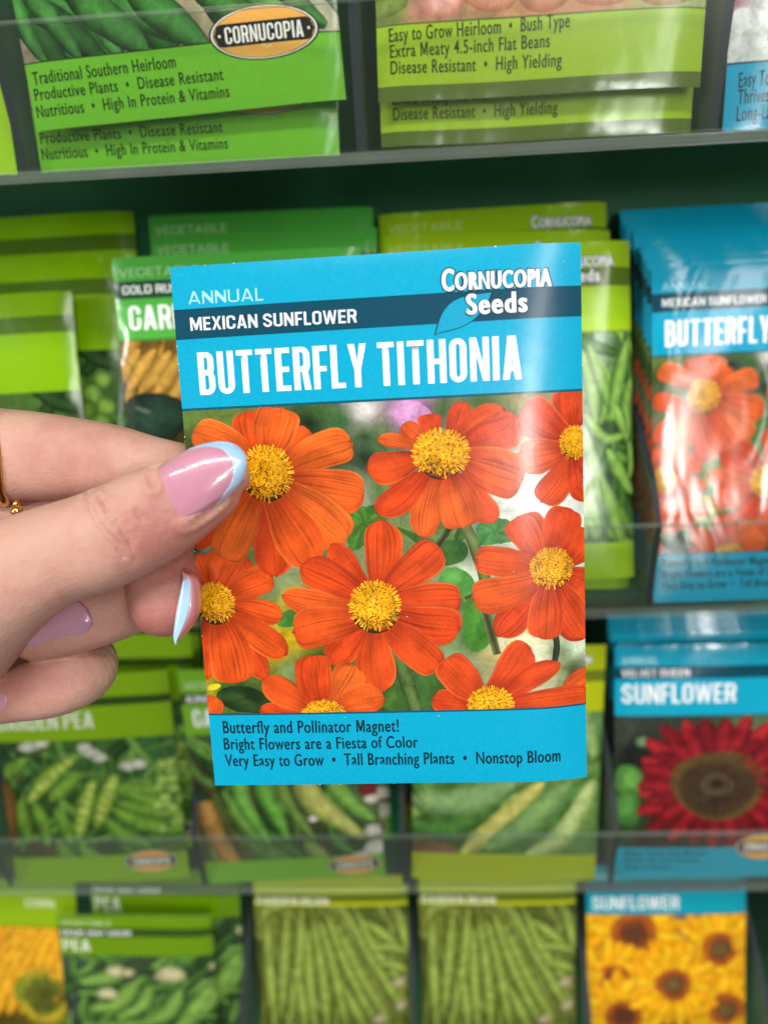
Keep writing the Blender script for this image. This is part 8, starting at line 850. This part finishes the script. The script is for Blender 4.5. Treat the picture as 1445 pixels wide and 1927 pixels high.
# ------------------------------------------------------------------ the hand
def spline(P, n):
    P = np.array(P, float); Q = np.vstack([2 * P[0] - P[1], P, 2 * P[-1] - P[-2]]); o = []
    for i in range(1, len(Q) - 2):
        for t in np.linspace(0, 1, n, endpoint=False):
            a, b, c, d = Q[i - 1:i + 3]; o.append(.5 * (2 * b + (c - a) * t + (2 * a - 5 * b + 4 * c - d) * t * t + (3 * b - a - 3 * c + d) * t ** 3))
    o.append(P[-1]); return np.array(o)
def tube(st):
    S = spline([tuple(c) + (a, b) for c, a, b in st], 6); C_ = S[:, :3]; A = np.maximum(S[:, 3], .001); B = np.maximum(S[:, 4], .001)
    T = np.gradient(C_, axis=0); T /= np.linalg.norm(T, axis=1)[:, None]
    rings = []
    # rounded tip and rounded root
    cap = []
    for q in (0.02, .3, .55, .75, .9): cap.append((C_[0] - T[0] * A[0] * .95 * (math.sqrt(1 - q * q)), T[0], A[0] * q, B[0] * q))
    body = [(C_[i], T[i], A[i], B[i]) for i in range(len(C_))]
    end = [(C_[-1] + T[-1] * A[-1] * .6 * math.sqrt(1 - q * q), T[-1], A[-1] * q, B[-1] * q) for q in (.9, .7, .4, .02)]
    n = 40; V = []; Fs = []
    for c, t, a, b in cap + body + end:
        view = c - CAMC; view /= np.linalg.norm(view); s = np.cross(t, view); s /= np.linalg.norm(s); nn = np.cross(s, t)
        for k in range(n):
            th = 2 * math.pi * k / n; cs, sn = math.cos(th), math.sin(th); e = 2 / 2.25
            V.append(c + s * a * math.copysign(abs(cs) ** e, cs) + nn * b * math.copysign(abs(sn) ** e, sn))
    m = len(V) // n
    for i in range(m - 1):
        for k in range(n): Fs.append((i * n + k, i * n + (k + 1) % n, (i + 1) * n + (k + 1) % n, (i + 1) * n + k))
    Fs.append(tuple(range(n - 1, -1, -1))); Fs.append(tuple((m - 1) * n + k for k in range(n)))
    return V, Fs
V, Fs = [], []
for nm, st in TUBES.items():
    v, f = tube(st); b = len(V); V += v; Fs += [tuple(b + i for i in q) for q in f]
tmp = mesh_of('hand', V, Fs, [M_SKIN]); bm = bmesh.new(); bm.from_mesh(tmp); bmesh.ops.recalc_face_normals(bm, faces=bm.faces); bm.to_mesh(tmp); bm.free()
to = link('hand', tmp)
md = to.modifiers.new('remesh', 'REMESH'); md.mode = 'VOXEL'; md.voxel_size = .00034; md.use_smooth_shade = True
ms = to.modifiers.new('smooth', 'SMOOTH'); ms.factor = .5; ms.iterations = 9
dg = bpy.context.evaluated_depsgraph_get(); hm = bpy.data.meshes.new_from_object(to.evaluated_get(dg)); bpy.data.objects.remove(to)
hm.name = 'hand'; hm.materials.clear(); hm.materials.append(M_SKIN)
nv = len(hm.vertices); X = np.zeros(nv * 3); hm.vertices.foreach_get('co', X); X = X.reshape(-1, 3); Nn = np.zeros(nv * 3); hm.vertices.foreach_get('normal', Nn); Nn = Nn.reshape(-1, 3)
for pl, dep in CREASES:                            # knuckle creases pressed into the thumb
    P = spline(pl, 4); sel = np.where(np.linalg.norm(X - P.mean(0), axis=1) < .02)[0]
    P = np.array([X[sel[np.argmin(np.linalg.norm(X[sel] - p, axis=1))]] for p in P])
    dd = np.linalg.norm(X[sel, None] - P[None], axis=2).min(1)
    dep *= 2.1; X[sel] -= Nn[sel] * (dep * np.exp(-(dd / .00048) ** 2) - dep * .22 * np.exp(-((dd - .0013) / .0006) ** 2))[:, None]
NT = np.array(NAIL_THUMB)
bord = np.vstack([NT[:, 0], NT[:, -1]])            # skin fold standing up round the thumb nail
inner = NT[2:-1, 2:-2].reshape(-1, 3)
sel = np.where(np.linalg.norm(X - NT.reshape(-1, 3).mean(0), axis=1) < .02)[0]
db = np.linalg.norm(X[sel, None] - bord[None, :14], axis=2).min(1); db = np.minimum(db, np.linalg.norm(X[sel, None] - bord[None, 19:33], axis=2).min(1)); db = np.minimum(db, np.linalg.norm(X[sel, None] - NT[1][None], axis=2).min(1))
X[sel] += Nn[sel] * (.00055 * np.exp(-((db - .0013) / .0009) ** 2))[:, None]
hm.vertices.foreach_set('co', X.ravel()); hm.update()
fl = np.zeros(nv)
for q, (w, k) in zip(RED, ((.008, .16), (.006, .12), (.010, .5), (.010, .55), (.008, .16), (.011, .18), (.010, .3), (.009, .3), (.007, .05), (.013, .2))):
    fl += k * np.exp(-(np.linalg.norm(X - np.array(q), axis=1) / w) ** 2)
at = hm.attributes.new('flush', 'FLOAT', 'POINT'); at.data.foreach_set('value', np.clip(fl, 0, 1).astype(np.float32))
person = link('person', hm); tag(person, 'left-entering hand with pale blue french tip nails pinching the blue packet', 'person')

def nail(name, G_, mat_, thick=.00035, parent=person, keep=None, push=0.0):
    G_ = np.array(G_); n, m = G_.shape[:2]
    view = G_.reshape(-1, 3).mean(0) - CAMC; view /= np.linalg.norm(view)
    G_ = G_ - view * push
    bm = bmesh.new(); vv = [[bm.verts.new(G_[i][j]) for j in range(m)] for i in range(n)]
    for i in range(n - 1):
        for j in range(m - 1):
            if keep is None or keep(i / (n - 1.5), 2 * (j + .5) / (m - 1) - 1):
                try: bm.faces.new((vv[i][j], vv[i][j + 1], vv[i + 1][j + 1], vv[i + 1][j]))
                except ValueError: pass
    bmesh.ops.remove_doubles(bm, verts=bm.verts, dist=1e-6)
    bmesh.ops.delete(bm, geom=[v for v in bm.verts if not v.link_faces], context='VERTS')
    bmesh.ops.recalc_face_normals(bm, faces=bm.faces)
    tot = sum((f.normal for f in bm.faces), Vector())
    if tot.dot(Vector(view)) > 0: bmesh.ops.reverse_faces(bm, faces=bm.faces)
    me = bpy.data.meshes.new(name); bm.to_mesh(me); bm.free(); me.materials.append(mat_)
    me.polygons.foreach_set('use_smooth', [True] * len(me.polygons))
    o = link(name, me, parent)
    sd = o.modifiers.new('solid', 'SOLIDIFY'); sd.thickness = thick; sd.offset = -1
    sb = o.modifiers.new('sub', 'SUBSURF'); sb.levels = sb.render_levels = 2
    return o
def refine(G_, k=3):
    G_ = np.array(G_); G_ = np.array([spline(G_[:, j], k) for j in range(G_.shape[1])]).transpose(1, 0, 2)
    return np.array([spline(G_[i], k) for i in range(G_.shape[0])])
def project(P):
    q = (np.array(P) - CAMC) @ CAMR.T; return q[..., :2] / q[..., 2:]
GT = refine(NT)
nt_ = nail('nail', GT, M_NAIL)
# pale blue french tip: the same plate, a hair proud, beyond the smile line
sm = spline(SMILE_THUMB, 6); sp = project(sm); gp = project(GT)
o_ = project(NT[0, 0])
def beyond(p):                                     # is p further out than the smile line, seen from the cuticle
    d = p - o_; ang = math.atan2(d[1], d[0]); dr = sp - o_; an = np.arctan2(dr[:, 1], dr[:, 0]); rr = np.linalg.norm(dr, axis=1)
    order = np.argsort(an); return np.linalg.norm(d) - np.interp(ang, an[order], rr[order], left=9, right=9)
n, m = GT.shape[:2]; TIP = []
for j in range(m):
    f = [beyond(gp[i, j]) for i in range(n)]; cut = n - 1
    for i in range(n):
        if f[i] > 0: cut = i; break
    if cut == 0 or cut >= n - 1: a = GT[n - 1, j] if cut else GT[0, j]; s0 = n - 1.0
    else: t = f[cut - 1] / (f[cut - 1] - f[cut]) if f[cut - 1] > -5 else 0.; s0 = cut - 1 + t
    col = []
    for q in np.linspace(s0, n - 1, 14):
        i0 = min(int(q), n - 2); col.append(GT[i0, j] * (1 - (q - i0)) + GT[i0 + 1, j] * (q - i0))
    TIP.append(col)
TIP = np.array(TIP).transpose(1, 0, 2)
nail('nail_tip', TIP, M_TIP, .00018, nt_, push=.00014)
nail('nail', refine(NAIL_RING, 2), M_NAIL2); nail('nail', refine(NAIL_LITTLE, 2), M_NAIL2)
GM = refine(NAIL_MIDDLE, 2); nm_ = nail('nail', GM, M_NAIL3)
k = int(GM.shape[1] * .54); nail('nail_tip', GM[4:, :k], M_TIP, .0003, nm_, push=.00025)

# gold ring on the index finger, two small beads beside it
P = spline(RINGPTS + [RINGPTS[0]], 8); bm = bmesh.new(); c0 = P.mean(0); rings = []
for i in range(len(P) - 1):
    t = P[(i + 1) % (len(P) - 1)] - P[i - 1 if i else len(P) - 2]; t /= np.linalg.norm(t); out_ = P[i] - c0; out_ -= t * out_.dot(t); out_ /= np.linalg.norm(out_); ax = np.cross(t, out_)
    rings.append([bm.verts.new(P[i] + out_ * .0008 * math.cos(a) + ax * .0011 * math.sin(a)) for a in np.linspace(0, 2 * math.pi, 12, endpoint=False)])
for i in range(len(rings)):
    a, b = rings[i], rings[(i + 1) % len(rings)]
    for k in range(12): bm.faces.new((a[k], a[(k + 1) % 12], b[(k + 1) % 12], b[k]))
o = bm_obj('ring', bm, [M_GOLD]); tag(o, 'thin gold ring on the index finger at the left edge', 'ring')
for p in o.data.polygons: p.use_smooth = True
for c, r in BEADS:
    bm = bmesh.new(); bmesh.ops.create_uvsphere(bm, u_segments=20, v_segments=12, radius=r, matrix=Matrix.Translation(c)); q = bm_obj('bead', bm, [M_GOLD], o)
    for p in q.data.polygons: p.use_smooth = True

# ------------------------------------------------------------------ store lighting
w = bpy.data.worlds.new('World'); sc.world = w; w.use_nodes = True
bg = w.node_tree.nodes['Background']; bg.inputs['Color'].default_value = (.95, .98, 1, 1); bg.inputs['Strength'].default_value = .15
def area(name, loc, target, sx, sy, power, col=(1, .97, .93)):
    l = bpy.data.lights.new(name, 'AREA'); l.shape = 'RECTANGLE'; l.size = sx; l.size_y = sy; l.energy = power; l.color = col
    o = bpy.data.objects.new(name, l); COL.objects.link(o); o.location = loc
    o.rotation_euler = (Vector(target) - Vector(loc)).to_track_quat('-Z', 'Y').to_euler(); return o
area('ceiling_tube_light', (.05, -.66, .86), (.05, -.05, -.1), 1.1, .09, 10.5)
l = area('aisle_tube_light', (.88, -2.2, .80), (.45, -1.6, -.1), .2, 2.6, 20)
l.rotation_euler = (math.radians(14), math.radians(14), 0)
area('aisle_panel_light', (.80, -2.33, .62), (.1, 0, -.1), .34, .26, 12)
area('far_tube_light', (-2.5, -1.9, .95), (.05, 0, -.1), .9, .3, 46)
